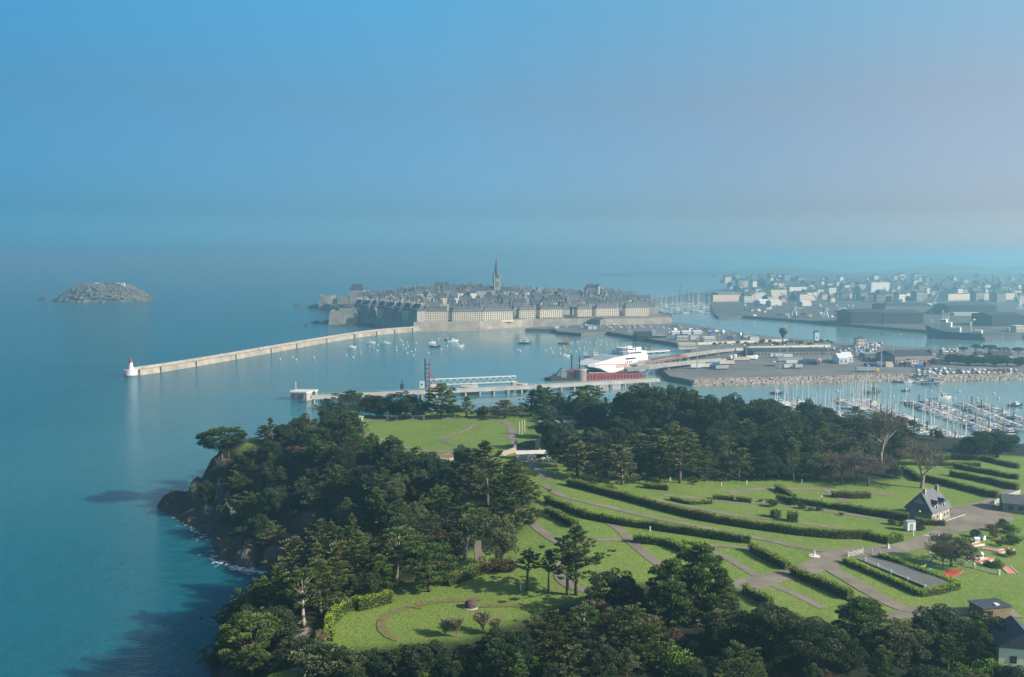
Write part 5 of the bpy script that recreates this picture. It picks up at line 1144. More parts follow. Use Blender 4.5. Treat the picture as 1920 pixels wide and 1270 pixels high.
for a, b, c_ in ((-20, -8, 9), (30, -14, 14), (52, -20, 8)): ob('ruin', MB().box(a, a + c_, b, b + 6, 36, 45), MT['concrete_pale'], parent=r)
rock(283, 562, 14, 4, 'dark skerry at the foot of the flat-topped island', .4, 5); rock(78, 562, 26, 7, 'low rocky spit trailing from the flat-topped island', .4, 6)
for k, (px, py, w, h) in enumerate([(508, 586, 8, 1.6), (488, 586, 5, 1.2), (560, 572, 24, 5), (592, 606, 18, 4), (572, 610, 10, 1.8), (548, 611, 10, 1.4), (432, 592, 3, 3)]):
    rock(px, py, w, h, 'low dark reef awash off the seaward ramparts', .5, k + 11, group='reefs awash off the seaward ramparts')
rock(640, 607, 90, 7, 'dark rock footing under the seaward bastion', .6, 31, flat=.5); rock(700, 612, 150, 4, 'long low rock shelf under the shaded rampart', .3, 33, flat=.4)
rock(605, 578, 70, 9, 'dark rocks under the outer sea fort', .5, 35, flat=.4)
def fortblock(name, px0, px1, pyb, zb, h, d_, label, mt_='wall_stone', bat=1.0, rz=0):
    A = at(px0, pyb, zb); B = at(px1, pyb, zb); L = B.x - A.x; r = thing(name, (A.x, A.y, zb), rz, label, 'fort')
    ob('wall', MB().prism([(0, 0), (L, 0), (L, d_), (0, d_)], -4, h, top=[(bat, bat), (L, bat), (L, d_ - bat), (bat, d_ - bat)]), MT[mt_], parent=r)
    ob('parapet', MB().box(bat, L, bat, bat + 1.2, h + .003, h + 1.4).box(bat, bat + 1.2, bat + 1.2, d_ - bat, h + .003, h + 1.4), MT['granite'], parent=r)
    ob('terreplein', MB().box(bat + 1.21, L - .1, bat + 1.21, d_ - bat - .1, h + .003, h + .5), MT['turf'], parent=r); return r, L
r_, L_ = fortblock('bastion', 615, 668, 604, 4, 16, 40, 'big sunlit bastion with grassy top at the seaward corner', bat=2)
ob('inner_wall', MB().box(14, 40, 18, 20, 16.6, 21), MT['granite'], parent=r_)
fortblock('sea_fort', 597, 622, 577, 3, 24, 40, 'dark outer fort block standing in the sea beyond the bastion'); fortblock('sea_fort', 632, 655, 577, 3, 22, 40, 'second dark fort block joined to the outer one')
fortblock('sea_fort', 620, 634, 576.5, 3, 17, 40, 'low link wall between the two dark fort blocks')
p = at(655, 577, 3); r = thing('barracks', p, 0, 'dark hip-roofed barracks standing high beside the sea fort', 'building'); L = at(682, 577, 3).x - p.x
ob('wall', MB().box(0, L, 0, 22, -3, 36), MT['granite'], parent=r); ob('roof', MB().gable(0, L, 0, 22, 36.01, 12, hip=5, over=.3), MT['slate'], parent=r)
for k in range(5): ob('window', winS_m, parent=r, loc=(3 + k * 5.2, 0, 28))
# ---------------------------------------------------------------- the port: quays and ground
QZ = 4.0
def ground_poly(name, pts, mt_, z0=-3):
    ob(name, MB().prism([tuple(p)[:2] for p in pts], z0, QZ), MT[mt_], kind='structure')
def Q(px, py): return at(px, py, QZ)
mat('quay_ground', (.105, .11, .11), .92, .2, .012, rgb2=(.18, .182, .175), detail=8)
mat('quay_dark', (.07, .076, .078), .92, .25, .02, rgb2=(.125, .13, .128), detail=8)
ground_poly('port_terreplein', [Q(*q) for q in ((1302, 714), (1420, 711), (1560, 707.5), (1700, 703), (1760, 706), (1920, 702), (2200, 696), (2200, 668), (1920, 660), (1800, 655), (1700, 650), (1560, 641), (1480, 634), (1400, 626), (1300, 609), (1263, 604), (1262, 606.8), (1134, 610.6), (1116, 608.2), (1000, 613.6), (985, 616.2), (1040, 617), (1044, 621), (1090, 625), (1140, 622), (1229, 637), (1300, 648), (1296, 660), (1252, 674), (1236, 688), (1258, 706))], 'quay_ground')
ground_poly('far_quay', [Q(*q) for q in ((1195, 568), (1330, 563), (1338, 586), (1348, 594), (1395, 592), (1480, 598), (1560, 605), (1735, 619), (1850, 633), (1920, 629), (2400, 640), (2400, 506), (1640, 507), (1480, 520), (1335, 545), (1195, 564.5))], 'quay_dark')
ob('foreshore', MB().prism([tuple(at(*q)[:2]) for q in ((780, 621.5, 1), (900, 619.5, 1), (1000, 616.5, 1), (1044, 618, 1), (1000, 613.5, 1), (900, 617.6, 1), (782, 620, 1))], -2, 1.0), MT['riprap'], kind='structure')
# rubble bank
def bank(px):
    top = [(1302, 714), (1420, 711), (1560, 707.5), (1700, 703), (1760, 706), (1920, 702), (2200, 696)]
    return Q(px, float(np.interp(px, [t_[0] for t_ in top], [t_[1] for t_ in top])))
rs = np.random.RandomState(8); V_ = []; Fs = []; o = bank(1302)
for px in np.arange(1302, 2050, 2.0):
    a = bank(px)
    for k in range(5):
        t_ = (k + .5 * rs.rand()) / 5; c = np.array([a.x - o.x + rs.normal() * .6, a.y - o.y + 1.0 - 8.5 * t_ + rs.normal() * .4, 4.1 - 4.6 * t_])
        s_ = rs.uniform(.55, 1.05, 3) * 1.25; b = len(V_)
        base = np.array([(-1, -1, -1), (1, -1, -1), (1, 1, -1), (-1, 1, -1), (-.7, -.7, .8), (.7, -.7, .8), (.7, .7, .8), (-.7, .7, .8)]) * s_ + rs.normal(size=(8, 3)) * .2
        V_ += [tuple(c + q) for q in base]; Fs += [tuple(b + i for i in f) for f in ((3, 2, 1, 0), (4, 5, 6, 7), (0, 1, 5, 4), (1, 2, 6, 5), (2, 3, 7, 6), (3, 0, 4, 7))]
ob('rubble_bank', MB().add(V_, Fs), MT['riprap'], loc=(o.x, o.y, 0), kind='stuff')

# ---------------------------------------------------------------- piers
def deck(name, pts, w, z, th, label, mt_='concrete', piles=12, cat='pier', rail=True, ptop=None):
    P = [at(px, py, z) for px, py in pts]; o = Vector((P[0].x, P[0].y, 0)); A = along(P); r = thing(name, o, 0, label, cat)
    sec = lambda prof: [[(p.x + a[1].x * s - o.x, p.y + a[1].y * s - o.y, zz) for s, zz in prof] for p, a in zip(P, A)]
    ob('deck', MB().loft(sec([(0, z - th), (0, z), (w, z), (w, z - th)])), MT[mt_], parent=r)
    pm = MB().cyl((0, 0), .75, .75, -3, z - th - .003, 8).mesh('pile', MT['concrete'])
    L = [0]
    for a, b in zip(P[:-1], P[1:]): L.append(L[-1] + (b - a).length)
    for s in np.arange(2, L[-1], piles):
        i = max(k for k in range(len(L)) if L[k] <= s); i = min(i, len(P) - 2); t_ = (s - L[i]) / (L[i + 1] - L[i]); c = P[i].lerp(P[i + 1], t_)
        for q in (1.2, w - 1.2): ob('pile', pm, parent=r, loc=(c.x + A[i][1].x * q - o.x, c.y + A[i][1].y * q - o.y, 0))
    if rail: ob('handrail', MB().loft(sec([(.15, z + 1.0), (.15, z + 1.1), (.28, z + 1.1), (.28, z + 1.0)])).loft(sec([(w - .3, z + 1.0), (w - .3, z + 1.1), (w - .17, z + 1.1), (w - .17, z + 1.0)])), MT['steel'], parent=r)
    return r
deck('jetty', [(580, 745), (700, 739.5), (800, 735), (870, 731.5), (985, 726), (1100, 719.5), (1240, 712)], 7, 5, 2.2, 'long pale concrete jetty on piles behind the headland trees', 'concrete', 11)
p = at(562, 752); r = thing('jetty_tower', p, 0, 'squat concrete jetty head with light mast at the seaward end', 'jetty')
ob('caisson', MB().prism([(-8, 0), (4, -2), (9, 3), (9, 10), (-6, 11), (-9, 6)], -3, 5.2), MT['concrete'], parent=r); ob('top_slab', MB().prism([(-8.5, -.4), (4, -2.5), (9.5, 3), (9.5, 10.5), (-6, 11.5), (-9.5, 6)], 5.203, 6.2), MT['concrete_pale'], parent=r)
ob('opening', MB().box(-6.5, -3.5, -.5, .6, 1, 4.2).box(-1.5, 1.5, -1.9, -.2, 1, 4.2), MT['dark_metal'], parent=r); ob('light_mast', MB().tube([(-5, 4, 6.2), (-5, 4, 13)], .18, 6), MT['white_paint'], parent=r); ob('fender', MB().box(5, 9.3, 1.0, 4, -2, 6.0), MT['rust'], parent=r)
# truss walkway
A = at(806, 726, 5.2); B = at(969, 719, 5.2); d = B - A; L = d.length; r = thing('truss_walkway', (A.x, A.y + 3, 5.2), math.atan2(d.y, d.x), 'white lattice walkway above the jetty', 'walkway'); H_ = 4.6
for y_ in (0, 2.6):
    for z_ in (.2, H_): ob('chord', MB().box(0, L, y_, y_ + .3, z_, z_ + .45), MT['concrete_pale'], parent=r)
    n = 26
    for k in range(n): ob('lattice', MB().tube([(L * k / n, y_ + .15, .4 if k % 2 else H_), (L * (k + 1) / n, y_ + .15, H_ if k % 2 else .4)], .13, 4), MT['concrete_pale'], parent=r)
ob('floor', MB().box(0, L, .31, 2.59, .2, .4), MT['green_disc'], parent=r)
for s in (.02, .5, .98): ob('support', MB().box(L * s - 2.2, L * s + 2.2, -1, 4, -8, .19), MT['concrete'], parent=r)
# lift tower
p = at(799.5, 728, 5); r = thing('linkspan_tower', p, 0, 'slim dark red lifting tower with white cabin on the jetty', 'tower')
for x_ in (-1.9, 1.3):
    for y_ in (0, 2.5): ob('leg', MB().box(x_, x_ + .7, y_, y_ + .7, -4, 21.5 if x_ < 0 else 20), MT['red_paint' if x_ > 0 else 'navy'], parent=r)
for k in range(6): ob('brace', MB().box(-1.9, 2.0, .1, .6, 1 + 3.2 * k, 1.5 + 3.2 * k), MT['navy'], parent=r)
ob('strut', MB().tube([(2, .3, 12), (8.5, .3, -.5)], .4, 5), MT['red_paint'], parent=r); ob('cabin', MB().box(-5.5, -1.95, -1.5, 3, -.3, 4.8), MT['white_paint'], parent=r); ob('cabin_window', MB().box(-4.4, -3.2, -1.58, -1.503, 1.8, 3.2), MT['dark_metal'], parent=r)
for k, (px, py, w, lab) in enumerate([(878, 741, 13, 'broad round concrete dolphin below the truss walkway'), (979, 735, 8, 'small round concrete dolphin at the end of the truss walkway')]):
    p = at(px, py); ob('mooring_dolphin', MB().cyl((0, 0), w / 2, w / 2, -3, 4.6, 16).cyl((0, 0), w / 2 + .4, w / 2 + .4, 4.603, 5.4, 16), MT['concrete'], loc=(p.x, p.y + w / 2, 0), label=lab, cat='dolphin')
p = at(752, 726, 5); ob('navigation_beacon', MB().box(-1.2, 1.2, -1.2, 1.2, 0, 4.2).tube([(0, 0, 4.2), (0, 0, 6)], .2, 6).cyl((0, 0), .6, .6, 6, 7, 8), MT['dark_metal'], loc=(p.x, p.y, 2.8), label='dark lattice beacon on the jetty away from the tower', cat='beacon')
# ---------------------------------------------------------------- red barge and dredger
A = at(1101, 713.5); B = at(1208, 711); d = B - A; L = d.length; r = thing('red_barge', A, math.atan2(d.y, d.x), 'long low red barge with ribbed sides moored at the jetty', 'barge')
ob('hull', MB().box(0, L, 0, 12, -1.5, 4.0), MT['red_paint'], parent=r); ob('deck', MB().box(.6, L - .6, .6, 11.4, 4.003, 4.2), MT['rust'], parent=r)
rb = MB().box(-.22, .22, -.28, -.003, -.4, 4.0).mesh('rib', MT['rust'])
for k in range(17): ob('rib', rb, parent=r, loc=(L * (k + .5) / 17, 0, 0))
ob('bulwark', MB().box(0, L, 0, .25, 4.003, 4.9), MT['red_paint'], parent=r)
p = at(1024, 715); q = at(1092, 714); L = q.x - p.x; r = thing('dredger', p, .03, 'rusty red dredger barge with tall spud poles beside the ferry', 'dredger')
ob('hull', MB().prism([(-1, 4), (4, 0), (L, 0), (L, 11), (4, 11)], -1.5, 2.2), MT['rust'], parent=r); ob('deckhouse', MB().box(13, 21, 3, 9, 2.203, 7).box(14, 18, 4, 8, 7.003, 9.6), MT['grey_paint'], parent=r)
for x_, h_ in ((22, 21), (28.5, 20.5)):
    for y_ in (3, 6): ob('spud_pole', MB().cyl((x_, y_), .45, .45, -3, h_, 8), MT['rust'], parent=r)
    ob('spud_frame', MB().box(x_ - 1.4, x_ + 1.4, 2, 7, 2.203, 9.5), MT['red_paint'], parent=r)
ob('excavator', MB().box(6, 10, 4, 8, 2.203, 5).tube([(9, 6, 4.5), (13.2, 6, 10), (17, 6, 7.5)], [.5, .45, .3], 5), MT['rust'], parent=r)
p = at(1089, 714); r = thing('hopper_silo', (p.x + .5, p.y + 2, 0), 0, 'round grey stone dolphin between the dredger and red barge', 'dolphin'); ob('drum', MB().cyl((0, 0), 5.0, 4.8, -2, 8.3, 18), MT['riprap'], parent=r); ob('cap', MB().cyl((0, 0), 5.2, 5.2, 8.303, 9, 18), MT['concrete'], parent=r)
# ---------------------------------------------------------------- the ferry
Bo = at(1090, 705); St = at(1198, 695); d = Bo - St; Lf = d.length; c = (Bo + St) / 2
r = thing('fast_ferry', (c.x, c.y, 0), math.atan2(d.y, d.x), 'big white high-speed catamaran ferry with red lettering at the linkspan', 'ferry')
hl = Lf / 2; wb = 13.0
mat('ferry_white', (.64, .64, .64), .4, .03, .1, spec=.5)
secs = []
for x, w, z0, z1 in [(-hl, wb, 1.6, 16.0), (-hl * .3, wb, 1.6, 16.0), (hl * .15, wb, 1.8, 15.2), (hl * .40, wb * .98, 2.6, 13.5), (hl * .62, wb * .93, 6.2, 12.2), (hl * .78, wb * .84, 7.4, 11.2), (hl * .95, wb * .6, 8.2, 9.9), (hl * 1.02, wb * .2, 8.6, 9.3)]:
    secs.append([(x, -w, z0), (x, -w, (z0 + z1) * .5), (x, -w * .97, z1 - .4), (x, -w * .9, z1), (x, w * .9, z1), (x, w * .97, z1 - .4), (x, w, (z0 + z1) * .5), (x, w, z0)])
ob('hull', MB().loft(secs), MT['ferry_white'], parent=r)
for s in (-1, 1):
    yo = s * (wb - 2.6)
    sec = [[(x, yo - w, -1.5), (x, yo + w, -1.5), (x, yo + w, 2.0 + zz), (x, yo - w, 2.0 + zz)] for x, w, zz in ((-hl, 2.55, 0), (hl * .4, 2.5, .4), (hl * .8, 1.5, 1.0), (hl * .99, .15, 1.6))]
    ob('demihull', MB().loft(sec), MT['ferry_white'], parent=r); ob('boot_stripe', MB().loft([[(x, yo - w * 1.015, -1.2), (x, yo + w * 1.015, -1.2), (x, yo + w * 1.015, 1.3), (x, yo - w * 1.015, 1.3)] for x, w, zz in ((-hl, 2.57, 0), (hl * .4, 2.52, .4), (hl * .8, 1.5, 1))]), MT['blue_paint'], parent=r)
ob('foredeck', MB().add([(x, w * .89 * s, z + .06) for s in (-1, 1) for x, w, z in ((-hl * .22, wb, 15.95), (hl * .15, wb, 15.2), (hl * .45, wb * .98, 13.2), (hl * .75, wb * .86, 11.2), (hl * .95, wb * .6, 9.8))], [(0, 1, 6, 5), (1, 2, 7, 6), (2, 3, 8, 7), (3, 4, 9, 8)]), MT['grey_paint'], parent=r)
ob('superstructure', MB().prism([(-hl * .98, -wb * .88), (-hl * .36, -wb * .88), (-hl * .25, -wb * .6), (-hl * .25, wb * .6), (-hl * .36, wb * .88), (-hl * .98, wb * .88)], 16.003, 19.0), MT['ferry_white'], parent=r)
ob('bridge', MB().prism([(-hl * .65, -wb * .6), (-hl * .42, -wb * .6), (-hl * .34, -wb * .3), (-hl * .34, wb * .3), (-hl * .42, wb * .6), (-hl * .65, wb * .6)], 19.003, 21.6), MT['ferry_white'], parent=r)
ob('bridge_window', MB().box(-hl * .62, -hl * .43, -wb * .61 - .05, -wb * .605, 20.0, 21.0).box(-hl * .62, -hl * .43, wb * .605, wb * .61 + .05, 20.0, 21.0), MT['glass_dark'], parent=r)
for z0, x0, x1 in ((17.1, -hl * .8, -hl * .38), (12.6, -hl * .55, -hl * .2)):
    for s in (-1, 1):
        yy = s * wb * (.88 if z0 > 16 else 1.0); a_, b_ = (yy, yy + s * .06)
        ob('cabin_window', MB().box(x0, x1, min(a_, b_) + .003 * s, max(a_, b_) + .003 * s, z0, z0 + 1.2), MT['glass_dark'], parent=r)
for k in range(7):
    for s in (-1, 1): ob('porthole', MB().box(-hl * .92 + k * 2.6 + (6 if k > 3 else 0), -hl * .92 + k * 2.6 + 1.2 + (6 if k > 3 else 0), min(s * wb, s * (wb + .06)), max(s * wb, s * (wb + .06)), 9.6, 10.8), MT['glass_dark'], parent=r)
for s in (-1, 1):
    ob('side_stripe', MB().add([(x, s * (w + .07), z + dz) for dz in (0, .5) for x, w, z in ((-hl * .3, wb, 8.2), (hl * .2, wb * .999, 8.7), (hl * .45, wb * .985, 9.4), (hl * .75, wb * .875, 9.6))], [(0, 1, 5, 4), (1, 2, 6, 5), (2, 3, 7, 6)]), MT['orange_paint'], parent=r)
    ob('exhaust', MB().box(-hl * .9, -hl * .72, s * 6 - 1.6, s * 6 + 1.6, 19.003, 22), MT['ferry_white'], parent=r)
ob('mast', MB().tube([(-hl * .52, 0, 21.6), (-hl * .54, 0, 26)], [.35, .1], 6), MT['white_paint'], parent=r); ob('tunnel_arch', MB().add([(hl * .78, -8, 2.2), (hl * .78, 8, 2.2), (hl * 1.0, 0, 6.6)], [(0, 1, 2)]), MT['grey_paint'], parent=r)
cu = bpy.data.curves.new('lettering', 'FONT'); cu.body = 'condor'; cu.size = 6.0; cu.extrude = .03; cu.align_x = 'CENTER'; cu.shear = .1
to = bpy.data.objects.new('lettering', cu); tm = bpy.data.meshes.new_from_object(to); bpy.data.objects.remove(to); tm.materials.clear(); tm.materials.append(MT['red_paint'])
# port side faces the camera side: letters run bow-wards to stern so that they read from outside
for s in (-1, 1):
    l_ = ob('lettering', tm, parent=r); l_.rotation_euler = (math.pi / 2, 0, 0 if s < 0 else math.pi); l_.location = (-hl * .12, s * (wb + .07), 6.0)
# ---------------------------------------------------------------- ramps
def rampway(pts, w, label, th=1.6, mt_='ramp_grey'):
    P = [at(px, py, z) for px, py, z in pts]; o = Vector((P[0].x, P[0].y, 0)); A = along(P); r = thing('vehicle_ramp', o, 0, label, 'ramp')
    sec = lambda prof: [[(p.x + a[1].x * s - o.x, p.y + a[1].y * s - o.y, p.z + zz) for s, zz in prof] for p, a in zip(P, A)]
    ob('deck', MB().loft(sec([(0, -th), (0, 0), (w, 0), (w, -th)])), MT[mt_], parent=r)
    for s in (0, w - .4): ob('parapet', MB().loft(sec([(s, .003), (s, 1.1), (s + .4, 1.1), (s + .4, .003)])), MT[mt_], parent=r)
    for p, a in list(zip(P, A))[1:-1]: ob('pier', MB().box(-.8, .8, -.8, .8, -3, p.z - th - .003), MT['concrete'], parent=r, loc=(p.x + a[1].x * w / 2 - o.x, p.y + a[1].y * w / 2 - o.y, 0))
    return r
rampway([(1178, 694, 8), (1220, 690, 9), (1262, 684.5, 9), (1310, 679.5, 7.5), (1366, 675, 4.3)], 7, 'pale concrete ramp sloping down to the lorry park')
rampway([(1196, 686, 10), (1240, 676, 11), (1300, 666.5, 10), (1352, 659, 8), (1400, 655, 4.5)], 7, 'upper vehicle ramp with reddish rails leading from the ferry stern', 1.2, 'ramp_grey')
A = at(1196, 681, 11); 
for k, (a, b) in enumerate((((1215, 682, 10.5), (1292, 668, 10.5)), ((1225, 676, 12), (1280, 667, 12)))):
    A = at(*a); B = at(*b); d = B - A; L = d.length; r = thing('pipe_gantry', (A.x, A.y, a[2]), math.atan2(d.y, d.x), ('lower reddish pipe gantry alongside the ramps', 'upper rusty pipe gantry alongside the ramps')[k], 'gantry')
    for y_ in (0, 1.5): ob('girder', MB().box(0, L, y_, y_ + .3, 0, .9), MT['red_paint' if k == 0 else 'rust'], parent=r)
    for s in range(6): ob('post', MB().box(L * s / 5 - .2, L * s / 5 + .2, .5, .9, -12, -.003), MT['steel'], parent=r)
deck('finger_pontoon', [(1198, 661), (1258, 657)], 5, 2.5, 1.2, 'pale floating finger pier in the fishing dock', 'concrete_pale', 9)

# ---------------------------------------------------------------- generic buildings of the port
def bldg(px0, px1, py, h, dep, label, wall='render_white', roof='slate_light', style='gable', hr=3.0, z=QZ, name='port_building', rows=1, cols=0, rz=0, py1=None, cat='building', chim=0):
    A = at(px0, py, z); B = at(px1, py1 or py, z); d = B - A; L = max(2, d.length); r = thing(name, A, math.atan2(d.y, d.x), label, cat)
    ob('wall', MB().box(0, L, 0, dep, -1, h), MT[wall], parent=r)
    if style == 'gable': ob('roof', MB().gable(0, L, 0, dep, h + .01, hr, over=.3), MT[roof], parent=r)
    elif style == 'hip': ob('roof', MB().gable(0, L, 0, dep, h + .01, hr, hip=dep * .4, over=.3), MT[roof], parent=r)
    else: ob('roof', MB().box(-.3, L + .3, -.3, dep + .3, h + .003, h + .5), MT[roof], parent=r)
    for j in range(rows):
        for k in range(cols): ob('window', winS_m, parent=r, loc=(L * (k + .5) / cols, 0, 1.4 + j * (h - .6) / rows))
    for k in range(chim): ob('chimney', CH[k % 3], parent=r, loc=(L * (k + .5) / chim, dep / 2, h + hr * .4), rz=math.pi / 2)
    return r
bldg(1416, 1572, 669, 5, 34, 'long low dark-roofed ferry hall beside the lorry park', 'facade_grey', 'slate', 'flat', rows=1, cols=24, py1=668, name='ferry_terminal')
bldg(1406, 1450, 662, 3.5, 8, 'pale canopy roof over the check-in lanes', 'steel', 'white_paint', 'flat')
for k, px in enumerate((1577, 1586)): bldg(px, px + 17, 683 - k * 3, 5, 18, ('white gabled tent hall with dark doors, forward one', 'white gabled tent hall with dark doors, set back')[k], 'white_paint', 'white_paint', hr=4, name='tent_hall', cat='tent', cols=2)
bldg(1611, 1626, 651, 9, 12, 'square cream customs house standing beside the parked cars', 'facade', 'slate_light', 'hip', 2.5, rows=2, cols=3, name='customs_house')
bldg(1682, 1756, 683, 7, 30, 'long dark warehouse with cream gable end', 'facade_grey', 'slate', hr=4, py1=681, cols=10, name='warehouse')
bldg(1752, 1758, 680, 9, 14, 'cream end bay of the dark warehouse', 'facade', 'slate_light', hr=3, name='warehouse_bay')
bldg(1710, 1726, 683, 4.2, 6, 'small white kiosk with red trim and three windows', 'white_paint', 'red_paint', 'flat', cols=3, name='kiosk')
bldg(1763, 1784, 683, 4, 8, 'grey open-sided shelter near the trees', 'steel', 'zinc', 'flat', name='shelter')
bldg(1625, 1660, 672, 4, 14, 'flat grey shed behind the tent halls', 'facade_grey', 'zinc', 'flat', name='shed')
bldg(1662, 1672, 680, 5, 10, 'grey box office beside the light mast', 'grey_paint', 'zinc', 'flat', cols=2, name='office')
for k, (a, b, y_, lab) in enumerate([(1261, 1276, 628, 'first of three long white awnings on the fishing quay'), (1281, 1297, 627.5, 'second of three long white awnings on the fishing quay'), (1302, 1317, 627, 'third of three long white awnings on the fishing quay')]): bldg(a, b, y_, 3.5, 12, lab, 'white_paint', 'white_paint', hr=1.4, name='awning', cat='awning')
bldg(1270, 1292, 638, 6, 10, 'grey and white fish market building on the quay', 'render_white', 'slate', 'flat', cols=6, name='fish_market')
bldg(1296, 1312, 637, 4.5, 9, 'low cream store next to the fish market', 'facade', 'zinc', 'flat', name='store')
bldg(1321, 1343, 641, 5, 10, 'bright white long shed on the fishing quay', 'white_paint', 'white_paint', 'flat', cols=5, name='shed')
bldg(1274, 1307, 654, 5.2, 9, 'pale cream long shed at the head of the dock', 'facade', 'concrete_pale', 'flat', cols=7, name='shed')
bldg(1396, 1407, 637, 8, 9, 'white office block near the round funnel tower', 'render_white', 'zinc', 'flat', rows=2, cols=3, name='office')
bldg(1376, 1392, 636.5, 4, 8, 'cream shed near the mid-port office', 'facade', 'zinc', 'flat', name='shed'); bldg(1408, 1425, 637.5, 4, 8, 'white low shed beside the mid-port office', 'white_paint', 'zinc', 'flat', name='shed')
bldg(1530, 1538, 637, 9, 7, 'white lock keeper tower by the basin', 'white_paint', 'slate', 'hip', 2, cols=1, name='lock_office')
bldg(1040, 1049, 616, 4.5, 6, 'small white cabin on the car park quay below the ramparts', 'white_paint', 'zinc', 'flat', name='cabin')
for k, (px, m_) in enumerate(((1095, 'blue_paint'), (1103, 'white_paint'), (1112, 'white_paint'))): bldg(px, px + 7.4, 617.5, 4.6, 5, ('blue container cabin on the car park quay', 'white container cabin next to the blue one', 'white container cabin at the end of the row')[k], m_, 'zinc', 'flat', name='container_cabin', cat='cabin')
# long low stone walls / kerbs across the port
for k, (a, b, lab) in enumerate([((1310, 647), (1480, 640), 'long pale retaining wall across the middle of the port'), ((1405, 655), (1560, 651), 'second pale retaining wall in front of the ferry hall roof')]):
    A = Q(*a); B = Q(*b); d = B - A; r = thing('retaining_wall', A, math.atan2(d.y, d.x), lab, 'wall'); ob('masonry', MB().box(0, d.length, 0, 1, -1, 2.6), MT['facade'], parent=r); ob('coping', MB().box(-.1, d.length + .1, -.15, 1.15, 2.603, 2.9), MT['concrete'], parent=r)
# funnel-shaped signal tower
p = Q(1470, 645); r = thing('funnel_tower', p, 0, 'dark mushroom-shaped control tower on a slim stem', 'tower', scale=(.72, .72, .95))
ob('stem', MB().cyl((0, 0), 1.6, 1.4, -1, 8, 10), MT['facade_grey'], parent=r); ob('funnel', MB().tube([(0, 0, 8.003), (0, 0, 12), (0, 0, 15), (0, 0, 16.4)], [1.6, 4.5, 7.0, 7.2], 14), MT['slate'], parent=r); ob('cabin', MB().cyl((0, 0), 5.2, 5.2, 16.403, 19.2, 14), MT['slate_light'], parent=r); ob('radar', MB().box(2.5, 5, -.5, .5, 19.203, 22.5), MT['yellow_paint'], parent=r)
# light masts
mast_m = MB().tube([(0, 0, -.5), (0, 0, 27)], [.45, .22], 6).mesh('column', MT['steel']); head_m = MB().box(-1.6, 1.6, -.5, .5, 27, 27.9).mesh('floodlight', MT['grey_paint'])
for k, (px, py, s) in enumerate([(1465, 694, 1.0), (1402, 676, .8), (1479, 672, .9), (1309, 693, 1.0), (1350, 672, .85), (1327, 680, .7), (1656, 690, 1.1), (1690, 668, .8), (1678, 681, .9), (1608, 670, .8), (1556, 676, .6), (1882, 676, .9), (1754, 660, .6), (1713, 664, .6)]):
    r = thing('light_mast', Q(px, py), k, 'tall steel floodlight mast standing in the lorry park', 'lamp', 'floodlight masts of the port', scale=s); ob('column', mast_m, parent=r); ob('floodlight', head_m, parent=r)

# ---------------------------------------------------------------- vehicles
def car_mesh(m_, van=False):
    b = MB()
    if van: prof = [(-2.5, .35), (2.5, .35), (2.5, 1.1), (1.7, 1.3), (1.2, 2.2), (-2.5, 2.25)]
    else: prof = [(-2.1, .35), (2.1, .35), (2.1, .8), (1.2, .95), (.5, 1.45), (-1.2, 1.48), (-1.95, 1.0)]
    w = .95 if van else .85
    b.loft([[(x, -w, z) for x, z in prof], [(x, w, z) for x, z in prof]])
    return b.mesh('car' if not van else 'van', MT[m_])
glass_m = MB().box(-1.3, .75, -.87, -.853, .98, 1.38).box(-1.3, .75, .853, .87, .98, 1.38).mesh('windows', MT['glass_dark'])
wheel_m = MB().tube([(-1.3, -.9, .33), (-1.3, .9, .33)], .33, 8).tube([(1.3, -.9, .33), (1.3, .9, .33)], .33, 8).mesh('wheels', MT['dark_metal'])
mat('car_silver', (.45, .46, .47), .3, .05, .5, spec=.6)
mat('car_blue', (.03, .06, .14), .3, .05, .5, spec=.6); mat('car_black', (.015, .016, .018), .3, .05, .5, spec=.6)
CARM = {c_: car_mesh(c_) for c_ in ('white_paint', 'car_silver', 'car_blue', 'car_black', 'red_paint', 'grey_paint')}; VAN = car_mesh('white_paint', True)
CN = {'white_paint': 'white', 'car_silver': 'silver', 'car_blue': 'dark blue', 'car_black': 'black', 'red_paint': 'red', 'grey_paint': 'grey'}
def cars(px0, px1, py0, py1, n, place, seed, z=QZ, rows=3, vans=.12, rz=0):
    rs = random.Random(seed)
    for k in range(n):
        j = k % rows; px = px0 + (px1 - px0) * ((k // rows) + rs.uniform(.1, .6)) / max(1, n / rows); py = py0 + (py1 - py0) * (j / max(1, rows - 1)) + rs.uniform(-.25, .25)
        p = at(px, py, z); c_ = rs.choice(['white_paint', 'white_paint', 'car_silver', 'car_silver', 'car_blue', 'car_black', 'grey_paint', 'red_paint'])
        v = rs.random() < vans
        o = ob('van' if v else 'car', VAN if v else CARM[c_], loc=p, rz=rz + math.pi / 2 + rs.uniform(-.12, .12) + rs.choice([0, math.pi]), label=f"{'white van' if v else CN[c_] + ' car'} parked {place}", cat='van' if v else 'car', group=f"{'vans' if v else CN[c_] + ' cars'} parked {place}")
        if not v: ob('windows', glass_m, parent=o)
        ob('wheels', wheel_m, parent=o)
cars(1605, 1657, 645, 664, 66, 'in the big car park by the customs house', 1, rows=7)
cars(1046, 1200, 610.5, 614.5, 44, 'on the quay below the ramparts', 2, rows=2)
cars(1723, 1790, 694, 705, 26, 'by the boat slip on the rubble bank', 3, rows=4, vans=.3)
cars(1790, 1915, 696, 701, 26, 'along the bank towards the trees', 4, rows=2, vans=.2)
cars(1250, 1340, 617, 624, 14, 'along the fishing quay', 5, rows=2, vans=.3)
cars(1340, 1560, 640.5, 648, 26, 'between the retaining walls of the port', 6, rows=3, vans=.3)
cars(1770, 1800, 657, 661, 14, 'beside the basin trees', 7, rows=2)
